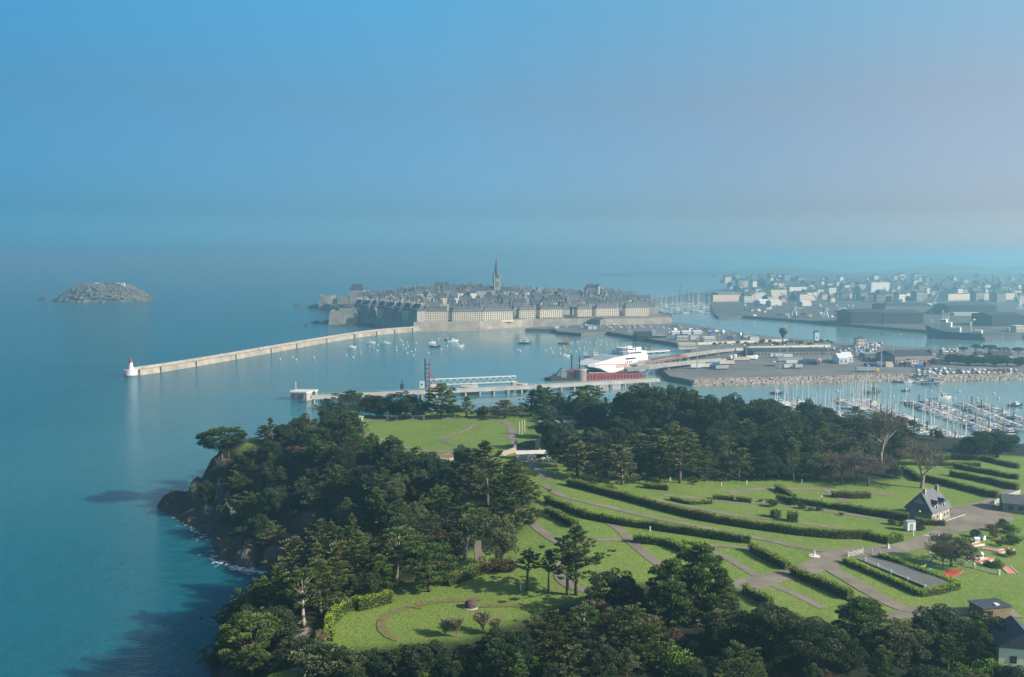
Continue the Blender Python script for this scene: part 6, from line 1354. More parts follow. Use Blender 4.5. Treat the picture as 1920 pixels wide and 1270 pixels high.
cars(1630, 1700, 684, 688, 14, 'along the lorry park edge', 8, rows=2)
cars(1420, 1560, 650.5, 653, 18, 'behind the ferry hall roof', 9, rows=2); cars(1562, 1602, 655, 663, 12, 'between the tent halls and the customs house', 10, rows=3); cars(1145, 1255, 613, 616, 16, 'on the bastion quay', 11, rows=2)
def trailer(px, py, L, m_, label, rz=0, h=3.9, cab=None):
    r = thing('lorry_trailer', Q(px, py), rz, label, 'trailer')
    ob('box', MB().box(-L / 2, L / 2, -1.25, 1.25, 1.1, h), MT[m_], parent=r); ob('chassis', MB().box(-L / 2 + .3, L / 2 - .3, -.9, .9, .7, 1.097), MT['dark_metal'], parent=r)
    for x_ in (-L / 2 + 1.2, -L / 2 + 2.5, L / 2 - 2.2): ob('wheels', MB().tube([(x_, -1.2, .5), (x_, 1.2, .5)], .5, 8), MT['dark_metal'], parent=r)
    if cab: ob('cab', MB().prism([(L / 2 + .4, -1.2), (L / 2 + 2.6, -1.2), (L / 2 + 2.6, 1.2), (L / 2 + .4, 1.2)], .5, 3.2), MT[cab], parent=r)
    return r
TR = [(1372, 675, 9, 'white_paint', 'white box trailer at the foot of the concrete ramp', 1.2, None), (1380, 673, 9, 'white_paint', 'white box trailer beside the first at the ramp foot', 1.2, None), (1393, 678, 16, 'facade', 'long cream trailer parked across the ramp foot', .05, None), (1409, 675, 8, 'white_paint', 'short white lorry beyond the cream trailer', .2, 'white_paint'), (1418, 674, 7, 'white_paint', 'white lorry standing alone at the asphalt edge', 1.0, 'white_paint'),
      (1365, 685, 14, 'facade', 'orange-cream trailer beside the container group', .1, None), (1346, 692, 12, 'car_blue', 'dark blue trailer in the container group', .2, None), (1356, 694, 12, 'grey_paint', 'grey trailer in the container group', .2, None), (1338, 688, 12, 'blue_paint', 'blue trailer at the back of the container group', .2, None), (1325, 691, 13, 'concrete_pale', 'pale flat trailer in the container group', .2, None), (1306, 692, 9, 'white_paint', 'white trailer under the floodlight mast', .1, None),
      (1455, 687, 7, 'white_paint', 'white square lorry next to the tall floodlight mast', 1.3, 'white_paint'), (1484, 679, 24, 'steel', 'very long silver trailer in the right-hand row of lorries', .0, None), (1492, 684, 15, 'white_paint', 'white long trailer before the silver one', .0, None), (1515, 684, 15, 'car_blue', 'dark navy trailer in the long lorry row', .05, None), (1524, 682, 15, 'car_blue', 'second dark navy trailer in the long lorry row', .05, None), (1534, 684, 8, 'red_paint', 'red-backed trailer at the end of the lorry row', 1.2, None), (1540, 682, 8, 'white_paint', 'white trailer at the end of the lorry row', 1.2, None), (1500, 692, 8, 'grey_paint', 'grey flat trailer in front of the lorry row', .3, None), (1480, 692, 8, 'car_silver', 'small silver trailer in front of the lorry row', .2, None),
      (1628, 698, 17, 'grey_paint', 'grey trailer with yellow end parked near the rubble bank', .0, 'yellow_paint'), (1459, 671, 13, 'white_paint', 'white coach in front of the ferry hall', .0, None), (1480, 672, 9, 'white_paint', 'white minibus in front of the ferry hall', .0, None), (1390, 660, 10, 'white_paint', 'white lorry beside the upper ramp end', .1, 'white_paint'), (1545, 664, 8, 'white_paint', 'white trailer behind the ferry hall corner', .1, None)]
for px, py, L, m_, lab, rz, cab in TR: trailer(px, py, L, m_, lab.replace('right-hand row', 'row'), rz, 3.9, cab)
# ---------------------------------------------------------------- far side of the basin
for k, (a, b, y_, h, dep, lab, wl, rf, st, rows, cols) in enumerate([
    (1337, 1414, 566, 16, 40, 'long low modern hall with pink-grey walls on the far quay', 'render_pink', 'slate_light', 'flat', 1, 14),
    (1346, 1410, 565.5, 20, 26, 'set-back upper storey of the long modern hall', 'facade_grey', 'zinc', 'flat', 1, 0),
    (1415, 1436, 563, 17, 20, 'pale office block with three window bands on the far quay', 'concrete_pale', 'zinc', 'flat', 3, 8),
    (1445, 1475, 562, 24, 18, 'cream apartment block with many windows by the cranes', 'facade', 'slate_light', 'hip', 5, 9),
    (1480, 1512, 557, 26, 16, 'white apartment terrace high behind the cranes', 'render_white', 'slate_light', 'hip', 4, 8),
    (1490, 1532, 563, 19, 20, 'dark-roofed terrace with white balconies behind the second crane', 'render_white', 'slate', 'hip', 3, 10),
    (1519, 1532, 549, 15, 14, 'pink villa on the far ridge', 'render_pink', 'slate', 'hip', 2, 4), (1534, 1550, 549, 13, 14, 'white villa beside the pink one on the far ridge', 'render_white', 'slate', 'hip', 2, 5),
    (1633, 1667, 556, 37, 18, 'tallest white tower block on the far shore', 'render_white', 'zinc', 'flat', 8, 8),
    (1709, 1728, 558, 20, 16, 'pink apartment block near the long jib crane', 'render_pink', 'slate', 'flat', 4, 6), (1737, 1743, 556, 22, 9, 'slim cream tower house near the long jib crane', 'facade', 'zinc', 'flat', 4, 2),
    (1778, 1824, 564, 16, 30, 'long cream hall with arcaded top on the far shore', 'facade', 'slate_light', 'flat', 1, 18), (1830, 1900, 563, 16, 30, 'second long cream hall continuing the far shore row', 'facade', 'slate_light', 'flat', 1, 22),
    (1597, 1655, 607, 17, 60, 'big black port warehouse on the basin quay', 'dark_metal', 'slate', 'gable', 1, 0), (1657, 1733, 607, 16, 60, 'second big dark warehouse on the basin quay', 'dark_metal', 'slate', 'gable', 1, 0),
    (1660, 1750, 588, 14, 60, 'grey-roofed warehouse behind the dark quay warehouses', 'facade_grey', 'slate', 'gable', 1, 0), (1780, 1870, 590, 15, 60, 'wide dark shed behind the moored ship', 'dark_metal', 'slate', 'gable', 1, 0), (1862, 1925, 612, 15, 60, 'dark timber shed near the cream quay office', 'dark_metal', 'slate', 'gable', 1, 0),
    (1908, 1926, 623, 8, 14, 'cream quay office near the stern of the ship', 'facade', 'white_paint', 'flat', 1, 4), (1895, 1907, 621, 3.5, 8, 'white low cabin beside the cream quay office', 'white_paint', 'white_paint', 'flat', 1, 2),
    (1425, 1446, 572, 8, 20, 'white pitched shed on the far quay by the first crane', 'white_paint', 'white_paint', 'gable', 1, 0), (1446, 1466, 573, 8, 20, 'pale green-white shed next to the first crane', 'render_white', 'concrete_pale', 'gable', 1, 0), (1505, 1522, 574, 7, 18, 'cream shed between the two cranes', 'facade', 'concrete_pale', 'gable', 1, 0),
    (1722, 1748, 577, 8, 16, 'white-roofed shed at the foot of the long jib crane', 'white_paint', 'white_paint', 'flat', 1, 0), (1790, 1860, 592, 5, 12, 'low pale shed roof behind the moored ship', 'concrete_pale', 'concrete_pale', 'flat', 1, 0)]):
    bldg(a, b, y_, h, dep, lab, wl, rf, st, 4 if st == 'gable' else 3.5, rows=rows, cols=cols, name='far_building' if rows > 1 or cols else 'far_warehouse', py1=y_ - (b - a) * .018 if wl not in ('dark_metal',) and y_ < 580 else None)
# town houses along the far shore
fh = []
for s, (w, d_, hw, hr, wl, rf_) in enumerate([(14, 11, 10, 5, 'render_white', 'slate'), (18, 12, 13, 5, 'facade', 'slate'), (12, 10, 8, 5, 'render_white', 'slate_light'), (20, 12, 15, 4, 'facade_grey', 'slate'), (13, 10, 9, 5, 'render_pink', 'slate')]):
    r = thing('seaside_house', (0, 0, 0), 0, 'x', 'house'); ob('wall', MB().box(-w / 2, w / 2, -d_ / 2, d_ / 2, -4, hw), MT[wl], parent=r); rf = ob('roof', MB().gable(-w / 2, w / 2, -d_ / 2, d_ / 2, hw + .01, hr, hip=rnd.choice([0, 2]), over=.3), MT[rf_], parent=r)
    ob('chimney', CH[s % 3], parent=rf, loc=(w * .4, 0, hw + hr * .2), rz=1.57)
    for j in range(2):
        for k in range(4): ob('window', winS_m, parent=r, loc=(-w / 2 + w * (k + .5) / 4, -d_ / 2, 1.8 + j * hw * .45))
    fh.append(r)
def far_ground(px, D): return QZ + max(0, (D - 2100)) * .006
rs = random.Random(12); usedf = set()
for k in range(190):
    u = rs.random(); D = 2050 + 1500 * u ** 1.3; px = rs.uniform(1340 + 60 * (1 - u), 1960); X = (px - CX) * D / F
    i = rs.randrange(5); lab = ['white', 'buff', 'low white pale-roofed', 'tall grey', 'pinkish'][i] + ' slate-roofed house in the far shore suburb'
    loc = (X, D, QZ + max(0, D - 2250) * .017)
    if i in usedf: copy_thing(fh[i], loc, rs.uniform(.1, .7), lab, lab + 's', rs.uniform(.9, 1.5))
    else: fh[i].location = loc; fh[i]['label'] = lab; fh[i]['group'] = lab + 's'; usedf.add(i)
ob('suburb_ground', MB().add([((px - CX) * D / F, D, QZ + max(0, D - 2250) * .017 - (.0 if D > 2300 else .3)) for D in (2290, 2600, 3200, 4200) for px in (1420, 1600, 1800, 2200)], [(j * 4 + i, j * 4 + i + 1, j * 4 + i + 5, j * 4 + i + 4) for j in range(3) for i in range(3)]), MT['quay_dark'], kind='structure')
for k in range(140):
    u = rs.random(); D = 2050 + 1700 * u; px = rs.uniform(1335 + 50 * (1 - u), 1950); X = (px - CX) * D / F
    tree(rs.choice(['buA', 'oaB', 'oaA']), (X, D, QZ + max(0, D - 2250) * .017), rs.uniform(9, 18), 'dark round tree among the far shore houses', 'dark trees among the far shore houses')
# hills on the horizon
hx = np.linspace(600, 6000, 40); V_ = []; Fs = []
for i, x in enumerate(hx):
    h = 55 + 38 * math.sin(i * .35 + .5) * .6 + 18 * math.sin(i * .9) ; h = max(8, h * min(1, (x - 500) / 1500))
    V_ += [(x, 5600, -2), (x, 6000, h), (x, 6900, -2)]
for i in range(39):
    for j in range(2): a = i * 3 + j; Fs.append((a, a + 3, a + 4, a + 1))
ob('distant_hills', MB().add(V_, Fs), MT['turf'], kind='structure', smooth=True)
# ---- cranes
def crane(px, py, jib, label, s=1.0, m_='steel', z=QZ, cab='orange_paint', gantry=True):
    p = at(px, py, z); D = p.y; tx = (jib[0] - px) * D / F; tz = (CAMZ - (jib[1] - YH) * D / F) - z
    r = thing('harbour_crane', p, 0, label, 'crane')
    if gantry:
        for x_ in (-4, 4):
            for y_ in (-4, 4): ob('leg', MB().tube([(x_, y_, -.5), (x_ * .6, y_ * .6, 9)], .8, 5), MT[m_], parent=r)
        ob('portal', MB().box(-3.2, 3.2, -3.2, 3.2, 9.003, 10.6), MT[m_], parent=r); zb = 10.6
    else: ob('carriage', MB().box(-4, 4, -3, 3, -.5, 3.5), MT[m_], parent=r); zb = 3.5
    ob('machine_house', MB().box(-1.5, 6, -2.5, 2.5, zb + .003, zb + 5.5), MT[m_], parent=r); ob('cab', MB().box(-3.2, -1.55, -1.2, 1.2, zb + .2, zb + 3.4), MT[cab], parent=r)
    ob('jib', MB().tube([(0, -.8, zb + 4), (tx, -.2, tz)], [1.7, 1.0], 4).tube([(0, .8, zb + 4), (tx, .2, tz)], [1.7, 1.0], 4), MT[m_], parent=r)
    ob('tie', MB().tube([(3, 0, zb + 5.5), (1.5, 0, zb + 14)], .4, 4).tube([(1.5, 0, zb + 14), (tx * .8, 0, zb + 4 + (tz - zb - 4) * .8)], .15, 4), MT[m_], parent=r); return r
crane(1489, 592, (1464, 549), 'portal crane with raised jib, nearer the marina masts'); crane(1548, 595, (1523, 551), 'portal crane with raised jib, nearer the black warehouses')
crane(1750, 574, (1770, 527), 'mobile crane with the longest thin jib above the white shed', gantry=False, cab='white_paint'); crane(1655, 600, (1665, 555), 'dark portal crane in front of the black warehouses', m_='dark_metal', cab='red_paint')
crane(1912, 580, (1898, 540), 'pale portal crane among the far sheds beyond the ship', m_='white_paint', cab='white_paint'); crane(1660, 548, (1664, 526), 'small dark crane beside the tallest tower block', m_='dark_metal', gantry=False)
r = thing('mobile_loader', Q(1679, 606), 0, 'yellow and grey loading hopper on the basin quay', 'hopper'); ob('frame', MB().box(-6, 6, -2, 2, 6, 9).box(-6, -5.3, -2, 2, -.5, 5.997).box(5.3, 6, -2, 2, -.5, 5.997), MT['facade'], parent=r); ob('funnel', MB().cyl((0, 0), 2, 4.5, 9.003, 14, 8), MT['grey_paint'], parent=r)
for k, (px, y0, y1) in enumerate(((1275, 560, 535), (1288, 560, 547), (1297, 560, 549))):
    p = at(px, y0, QZ); h = CAMZ - (y1 - YH) * p.y / F - QZ; ob('chimney_stack', MB().tube([(0, 0, -1), (0, 0, h)], [1.4, .9], 8).cyl((0, 0), 1.6, 1.6, h, h + 1.2, 8), MT['slate'], loc=p, label=('tallest thin stack on the causeway beyond the basin marina', 'lower thin stack beside the tallest one', 'third thin stack on the causeway')[k], cat='stack')
# ---- the ship at the basin quay
A = at(1737, 633); B = at(1846, 638); d = B - A; L = d.length; r = thing('moored_ship', A, math.atan2(d.y, d.x), 'dark-hulled patrol ship with white superstructure moored in the basin', 'ship')
def hullsec(L, B_, z, bow=.22, sheer=3, bd=-2, n=9):
    S_ = []
    for k in range(n):
        t_ = k / (n - 1); x = L * t_; w = B_ / 2 * min(1, (t_ / bow + .03) ** .7) * (1 if t_ < .85 else 1 - .15 * (t_ - .85) / .15); top = z + sheer * max(0, 1 - t_ / .5) ** 2
        S_.append([(x + (L * .05 if k == 0 else 0), -w * .7, bd), (x, -w, top), (x, w, top), (x + (L * .05 if k == 0 else 0), w * .7, bd)])
    return S_
ob('hull', MB().loft(hullsec(L, 13, 8.5, sheer=8)), MT['navy'], parent=r); ob('upper_hull', MB().loft([[(x, y * 1.01, z if z > 0 else 7.5 + (q[1][2] - 8.5) * .6) for x, y, z in (q[0], q[1], q[2], q[3])] for q in hullsec(L, 13, 8.6, sheer=8)]), MT['blue_paint'], parent=r)
su = ob('superstructure', MB().prism([(L * .28, -5), (L * .62, -5), (L * .62, 5), (L * .28, 5)], 8.9, 15).prism([(L * .28, -5), (L * .46, -5), (L * .46, 5), (L * .28, 5)], 15.003, 21), MT['render_white'], parent=r)
ob('bridge', MB().box(L * .27, L * .38, -6.2, 6.2, 21.003, 24.5), MT['white_paint'], parent=r); ob('bridge_window', MB().box(L * .28, L * .37, -6.28, -6.203, 22.2, 23.6), MT['glass_dark'], parent=r)
for x_, h_ in ((.30, 36), (.35, 33), (.40, 34)): ob('mast', MB().tube([(L * x_, 0, 24.5), (L * x_, 0, h_)], .4, 5).box(L * x_ - 2, L * x_ + 2, -.2, .2, h_ - 4, h_ - 3.4), MT['white_paint'], parent=r)
ob('deck_crane', MB().tube([(L * .09, 0, 12), (L * .09, 0, 24), (L * .19, 0, 19)], .5, 5), MT['render_white'], parent=r); ob('stern_gantry', MB().tube([(L * .80, -4, 9), (L * .79, -4, 22), (L * .84, -4, 25), (L * .84, 4, 25), (L * .79, 4, 22), (L * .80, 4, 9)], 1.0, 6), MT['render_white'], parent=r)
ob('aft_house', MB().box(L * .86, L * .985, -5, 5, 8.3, 12.5), MT['render_white'], parent=r)
# ---------------------------------------------------------------- boats
def boat_hull(L, B_, fb, bow=.45, n=8):
    S_ = []
    for k in range(n):
        t_ = k / (n - 1); x = -L / 2 + L * t_; w = B_ / 2 * (1 if t_ < 1 - bow else max(.03, 1 - ((t_ - 1 + bow) / bow) ** 1.8)) * (.85 + .15 * min(1, t_ * 4)); sh = fb * (1 + .28 * t_ * t_)
        S_.append([(x - (.12 * L if k == n - 1 else 0), -w * .55, -.35), (x, -w, sh), (x, w, sh), (x - (.12 * L if k == n - 1 else 0), w * .55, -.35)])
    return MB().loft(S_)
def yacht(L, hm, cabm, cover, Hm, seed):
    r = thing('sailing_yacht', (0, 0, 0), 0, 'x', 'sailing boat'); B_ = L * .31
    ob('hull', boat_hull(L, B_, .95), MT[hm], parent=r); ob('cabin', MB().prism([(-L * .12, -B_ * .3), (L * .2, -B_ * .22), (L * .24, 0), (L * .2, B_ * .22), (-L * .12, B_ * .3)], .9, 1.55), MT[cabm], parent=r)
    ob('cockpit', MB().box(-L * .42, -L * .14, -B_ * .28, B_ * .28, .96, 1.06), MT['timber'], parent=r)
    ms = ob('mast', MB().tube([(L * .06, 0, 1.0), (L * .06, 0, Hm)], [.17, .12], 5), MT['white_paint'], parent=r)
    ob('spreaders', MB().box(L * .06 - .05, L * .06 + .05, -.9, .9, Hm * .55, Hm * .55 + .08).box(L * .06 - .05, L * .06 + .05, -.6, .6, Hm * .78, Hm * .78 + .07), MT['steel'], parent=ms)
    ob('boom', MB().tube([(L * .05, 0, 2.0), (-L * .33, 0, 2.1)], [.2, .16], 6), MT[cover], parent=r)
    ob('rigging', MB().tube([(L * .06, 0, Hm), (L * .49, 0, 1.2)], .035, 3).tube([(L * .06, 0, Hm), (-L * .49, 0, 1.1)], .03, 3), MT['steel'], parent=r)
    return r
def motor(L, hm, cabm, seed, name='motor_boat'):
    r = thing(name, (0, 0, 0), 0, 'x', 'motor boat'); B_ = L * .34
    ob('hull', boat_hull(L, B_, 1.1), MT[hm], parent=r); c_ = ob('cabin', MB().prism([(-L * .15, -B_ * .36), (L * .18, -B_ * .3), (L * .18, B_ * .3), (-L * .15, B_ * .36)], 1.05, 2.5, top=[(-L * .13, -B_ * .33), (L * .06, -B_ * .26), (L * .06, B_ * .26), (-L * .13, B_ * .33)]), MT[cabm], parent=r)
    ob('windscreen', MB().box(-L * .11, L * .07, -B_ * .355, B_ * .355, 1.75, 2.2), MT['glass_dark'], parent=c_); ob('aerial', MB().tube([(-L * .05, 0, 2.5), (-L * .08, 0, 4.6)], .04, 4), MT['steel'], parent=r); return r
YP = [(yacht(9.5, 'white_hull', 'white_hull', 'blue_paint', 13, 0), 'white yacht with blue sail cover'), (yacht(11, 'white_hull', 'white_hull', 'facade', 15.5, 1), 'larger white yacht with cream sail cover'), (yacht(8, 'navy', 'white_hull', 'navy', 11, 2), 'small dark-hulled yacht'), (yacht(14, 'white_hull', 'white_hull', 'steel', 21, 3), 'big white yacht with very tall mast')]
MP_ = [(motor(8.5, 'white_hull', 'white_hull', 0), 'white cabin motor boat'), (motor(7, 'white_hull', 'facade', 1), 'small cream-topped motor boat'), (motor(9.5, 'navy', 'white_hull', 2), 'dark-hulled motor boat')]
first = set()
def place(P_, i, loc, rz, where, sc=1.0):
    src, desc = P_[i]; lab = f'{desc} {where}'
    if src.name in first: return copy_thing(src, loc, rz, lab, lab + ' (set)', sc)
    first.add(src.name); src.location = loc; src.rotation_euler = (0, 0, rz); src.scale = (sc,) * 3; src['label'] = lab; src['group'] = lab + ' (set)'; return src
def pontoon(x0, y0, x1, y1, mix, where, label, seed, gap=3.7, big=True, jump=.06):
    rs = random.Random(seed); d = Vector((x1 - x0, y1 - y0)); L = d.length; a = math.atan2(d.y, d.x); d.normalize(); n = Vector((-d.y, d.x))
    r = thing('pontoon', (x0, y0, 0), a, label, 'pontoon'); ob('walkway', MB().box(0, L, -1.2, 1.2, -.4, .55), MT['concrete_pale'], parent=r)
    pl = MB().cyl((0, 0), .38, .38, -3, 6.2, 8).mesh('pile', MT['dark_metal']); fi = MB().box(-.3, .3, 1.2, 8.2, -.3, .45).mesh('finger', MT['concrete_pale'])
    for s in np.arange(3, L, 16): ob('pile', pl, parent=r, loc=(s, 1.0, 0))
    for s in np.arange(gap, L, gap * 2):
        ob('finger', fi, parent=r, loc=(s, 0, 0)); ob('finger', fi, parent=r, loc=(s, 0, 0), rz=math.pi)
    for side in (-1, 1):
        s = gap * .5
        while s < L:
            if rs.random() > jump:
                kind = rs.choice(mix); c = Vector((x0, y0)) + d * (s + rs.uniform(-.3, .3)) + n * side * (6.4 + rs.uniform(-.4, .5)); rz = a + side * math.pi / 2 + (math.pi if rs.random() < .35 else 0)
                if kind[0] == 'y': place(YP, int(kind[1]), (c.x, c.y, 0), rz, where, rs.uniform(.95, 1.22))
                else: place(MP_, int(kind[1]), (c.x, c.y, 0), rz, where, rs.uniform(.95, 1.25))
            s += gap
ym = ['y0', 'y0', 'y1', 'y1', 'y2', 'm0']; mm = ['m0', 'm0', 'm1', 'm2', 'y0', 'm1']
pontoon(193, 634, 206, 548, ym, 'moored on the pontoon behind the dark domes', 'floating pontoon partly hidden by the dark wood', 1)
pontoon(240, 636, 243, 462, ym, 'moored on the longest pontoon by the leafless trees', 'longest floating pontoon reaching from shore to open water', 2, 3.7)
pontoon(284, 628, 282, 512, mm, 'moored on the motor boat pontoon', 'floating pontoon lined mostly with motor boats', 3)
pontoon(316, 618, 306, 520, mm, 'moored on the outermost pontoon', 'outermost floating pontoon beyond the motor boat one', 4)
for k, (px, py, i) in enumerate([(1605, 757, 3), (1618, 762, 3), (1632, 754, 3), (1594, 768, 3), (1650, 764, 1), (1480, 764, 3), (1500, 768, 3), (1520, 760, 1), (1541, 770, 3)]):
    p = at(px, py); place(YP, i, (p.x, p.y, 0), R(60 + 30 * k), 'rafted at the head of the pontoons', 1.0)
# yachts in the basin marina behind the ramparts
rs = random.Random(9)
for k in range(84):
    j = k % 7; px = 1218 + 118 * ((k // 7) + rs.random() * .6) / 12; y_ = 569 + j * 3.0 + rs.uniform(-.4, .4)
    if y_ > 588 - (1335 - px) * .0 : y_ -= 3
    p = at(px, y_); place(YP, rs.choice([0, 1, 1, 0, 3]), (p.x, p.y, 0), rs.choice([0, math.pi]) + rs.uniform(-.1, .1), 'packed in the basin marina beyond the ramparts', rs.uniform(1.25, 1.7))
# boats at moorings in the bay
for k, (px, py, i, rz, lab, sc) in enumerate([(658, 653, 0, .1, 'white launch lying alone nearest the mole', 1.3), (695, 644, 0, .1, 'white launch in the pair off the mole, nearer the lighthouse', 1.3), (721, 644.5, 0, .05, 'white launch in the pair off the mole, nearer the town', 1.3), (810, 644, 1, .4, 'cream-topped launch in the trio below the town', 1.3), (815, 651, 2, .2, 'dark launch in the trio below the town', 1.4), (839, 638, 2, 0, 'small dark launch close under the ramparts', 1.0), (849, 641, 0, .3, 'white workboat close under the ramparts', 1.7), (860, 651, 1, .1, 'cream launch below the white workboat', 1.6), (1060, 669, 0, .1, 'low white launch behind the spud poles', 1.3), (1778, 750, 1, .1, 'cream-decked launch alone in the marina channel', 1.6), (1915, 764, 2, .3, 'dark launch leaving the outermost pontoon', 1.3), (1755, 721, 2, .1, 'dark work launch at the foot of the boat slip', 1.9), (1710, 719, 0, .2, 'white launch beside the boat slip', 1.2), (1690, 718, 2, .1, 'dark dinghy beside the boat slip', 1.0), (1733, 719, 0, .2, 'second white launch at the boat slip', 1.3), (1462, 740, 2, .1, 'dark dinghy alone off the rubble bank', 1.1), (1706, 735, 2, .2, 'dark dinghy in the marina channel', .8)]):
    p = at(px, py); o_ = place(MP_, i, (p.x, p.y, 0), rz, 'moored', sc); o_['label'] = lab; 
    if 'group' in o_: del o_['group']
def workboat(px, py, L, rz, hm, cm, label, mastm='white_paint', name='fishing_boat'):
    p = at(px, py); r = thing(name, (p.x, p.y, 0), rz, label, 'boat'); B_ = L * .3
    ob('hull', boat_hull(L, B_, 2.0, .35), MT[hm], parent=r); ob('wheelhouse', MB().box(-L * .02, L * .22, -B_ * .32, B_ * .32, 1.9, 5.0), MT[cm], parent=r); ob('window', MB().box(L * .01, L * .225, -B_ * .33, B_ * .33, 3.7, 4.5), MT['glass_dark'], parent=r)
    ob('mast', MB().tube([(L * .05, 0, 5), (L * .04, 0, 9.5)], .16, 5).tube([(L * .05, 0, 7), (-L * .3, 0, 8.2)], .12, 4), MT[mastm], parent=r); ob('gantry', MB().tube([(-L * .38, -B_ * .35, 2), (-L * .38, -B_ * .35, 6), (-L * .38, B_ * .35, 6), (-L * .38, B_ * .35, 2)], .2, 5), MT[mastm], parent=r)
    ob('rubbing_strake', MB().box(-L * .48, L * .2, -B_ * .52, B_ * .52, 1.2, 1.5), MT['dark_metal'], parent=r); return r
workboat(986, 645, 17, .15, 'green_paint', 'white_paint', 'small green and white trawler at anchor in the harbour'); workboat(1062, 645, 19, .1, 'grey_paint', 'orange_paint', 'orange pilot boat with grey hull at anchor', 'orange_paint', 'pilot_boat')
workboat(1148, 625, 16, .1, 'navy', 'white_paint', 'dark-hulled fishing boat at the fishing quay, next to the car park'); workboat(1168, 625, 19, .1, 'navy', 'red_paint', 'red and white fishing boat at the fishing quay', 'red_paint'); workboat(1181, 628, 14, 1.0, 'red_paint', 'white_paint', 'small red fishing boat against the dark naval ship'); workboat(1205, 620, 15, .2, 'yellow_paint', 'white_paint', 'yellow fishing boat behind the dark naval ship')
workboat(1642, 740, 15, .05, 'dark_metal', 'green_paint', 'dark green barge in the marina channel', 'dark_metal', 'work_barge'); workboat(1114, 670, 21, .05, 'white_hull', 'white_paint', 'white passenger launch behind the ferry'); 
workboat(1756, 722, 19, .1, 'grey_paint', 'grey_paint', 'grey trawler aground at the boat slip', 'dark_metal')
A = at(1186, 640); r = thing('naval_ship', A, .1, 'dark blocky supply ship moored stern-on at the fishing quay', 'ship')
ob('hull', MB().loft(hullsec(42, 13, 6.5, sheer=1.5, bow=.1)), MT['slate'], parent=r); ob('deckhouse', MB().box(3, 24, -4.5, 4.5, 6.6, 12), MT['slate'], parent=r); ob('wheelhouse', MB().box(23, 29, -3, 3, 6.6, 14), MT['grey_paint'], parent=r); ob('mast', MB().tube([(26, 0, 14), (26, 0, 19)], .3, 5), MT['steel'], parent=r); ob('working_deck', MB().box(30, 41, -4, 4, 6.55, 7.6), MT['grey_paint'], parent=r)
# buoys
def buoy_mesh(m_): return MB().loft([[(q * math.cos(k * math.pi / 4), q * math.sin(k * math.pi / 4), z) for k in range(8)] for q, z in ((.25, -.3), (.75, .1), (.85, .55), (.6, 1.0), (.15, 1.15))]).tube([(0, 0, 1.1), (0, 0, 1.9)], .1, 5).mesh('mooring_buoy', MT[m_], True)
BY, BW = buoy_mesh('yellow_paint'), buoy_mesh('white_paint')
for zx, zy in [(950, 197), (992, 204), (1045, 210), (1137, 198), (938, 238), (940, 260), (1043, 248), (1137, 222), (1137, 262), (1190, 235), (1290, 218), (1290, 250), (1343, 230), (1343, 258), (1445, 243), (1497, 248), (1240, 210), (1240, 240), (755, 238), (772, 268), (817, 275), (1088, 222), (1190, 205), (1198, 270), (1550, 255), (1395, 240)]:
    p = at(900 + zx / 4.8, 600 + zy / 4.8 + 1.5); ob('mooring_buoy', BY, loc=p, label='yellow mooring buoy in the grid off the fishing quay', cat='buoy', group='yellow mooring buoys off the fishing quay')
for ox, zx, zy in [(900, 590, 272), (900, 640, 256), (900, 658, 292), (900, 727, 302), (900, 720, 258), (900, 865, 285), (900, 897, 255), (900, 937, 295), (900, 877, 195), (900, 340, 265), (900, 362, 280), (900, 1092, 190), (520, 15, 355), (520, 128, 338), (520, 160, 358), (520, 322, 340), (520, 615, 318), (520, 675, 338), (520, 745, 292), (520, 822, 238), (520, 893, 278), (520, 898, 226), (520, 1013, 212), (520, 1065, 245), (520, 1068, 272), (520, 1103, 178), (520, 1118, 192), (520, 1130, 222), (520, 1168, 205), (520, 1172, 237), (520, 1152, 255), (520, 1165, 298), (520, 1202, 284), (520, 1220, 318), (520, 1235, 265), (520, 1245, 208), (520, 1357, 296), (520, 1450, 170), (520, 1470, 264), (520, 1527, 236), (520, 1675, 222)]:
    p = at(ox + zx / 4.8, 600 + zy / 4.8 + 1); ob('mooring_buoy', BW, loc=p, label='small white mooring buoy in the bay below the town', cat='buoy', group='white mooring buoys in the bay')
for px, py in [(1752, 735), (1806, 737), (1872, 740), (1757, 749), (1798, 750), (1840, 750), (1682, 746), (1881, 750), (1772, 738), (1576, 736)]:
    ob('mooring_buoy', BW, loc=at(px, py), label='white mooring buoy in the marina channel', cat='buoy', group='white mooring buoys in the marina channel')
# ---------------------------------------------------------------- trees of the port
for k, (px, py, top, w, key) in enumerate([(1811, 668, 649, 17, 'piU'), (1834, 668, 644, 16, 'piU'), (1858, 672, 645, 30, 'piU'), (1888, 672, 650, 22, 'piU'), (1915, 672, 650, 22, 'piU'), (1768, 680, 653, 20, 'cyC'), (1785, 684, 664, 26, 'oaB'), (1802, 685, 663, 30, 'oaB'), (1822, 686, 664, 32, 'oaA'), (1850, 687, 666, 32, 'oaB'), (1872, 687, 664, 30, 'oaA'), (1895, 688, 667, 30, 'oaB'), (1915, 688, 666, 30, 'oaA'), (1838, 680, 660, 26, 'oaB'), (1880, 682, 664, 24, 'oaA')]):
    p = Q(px, py); H = (py - top) * p.y / F; tree(key, p, H, ['umbrella pine in the row along the basin', 'dark bushy tree in the clump beside the port road'][key[:2] in ('oa', 'cy')], ['umbrella pines along the basin', 'dark bushy trees beside the port road'][key[:2] in ('oa', 'cy')], w * p.y / F / (2 * PROTO[key][4] * H / PROTO[key][1]))
for k in range(26):
    px = 1335 + k * 9 + rnd.uniform(-3, 3); tree('buA', Q(px, 645 + 3 * math.sin(k)), rnd.uniform(2.5, 4), 'low dark shrub on the verge between the port walls', 'verge shrubs between the port walls')
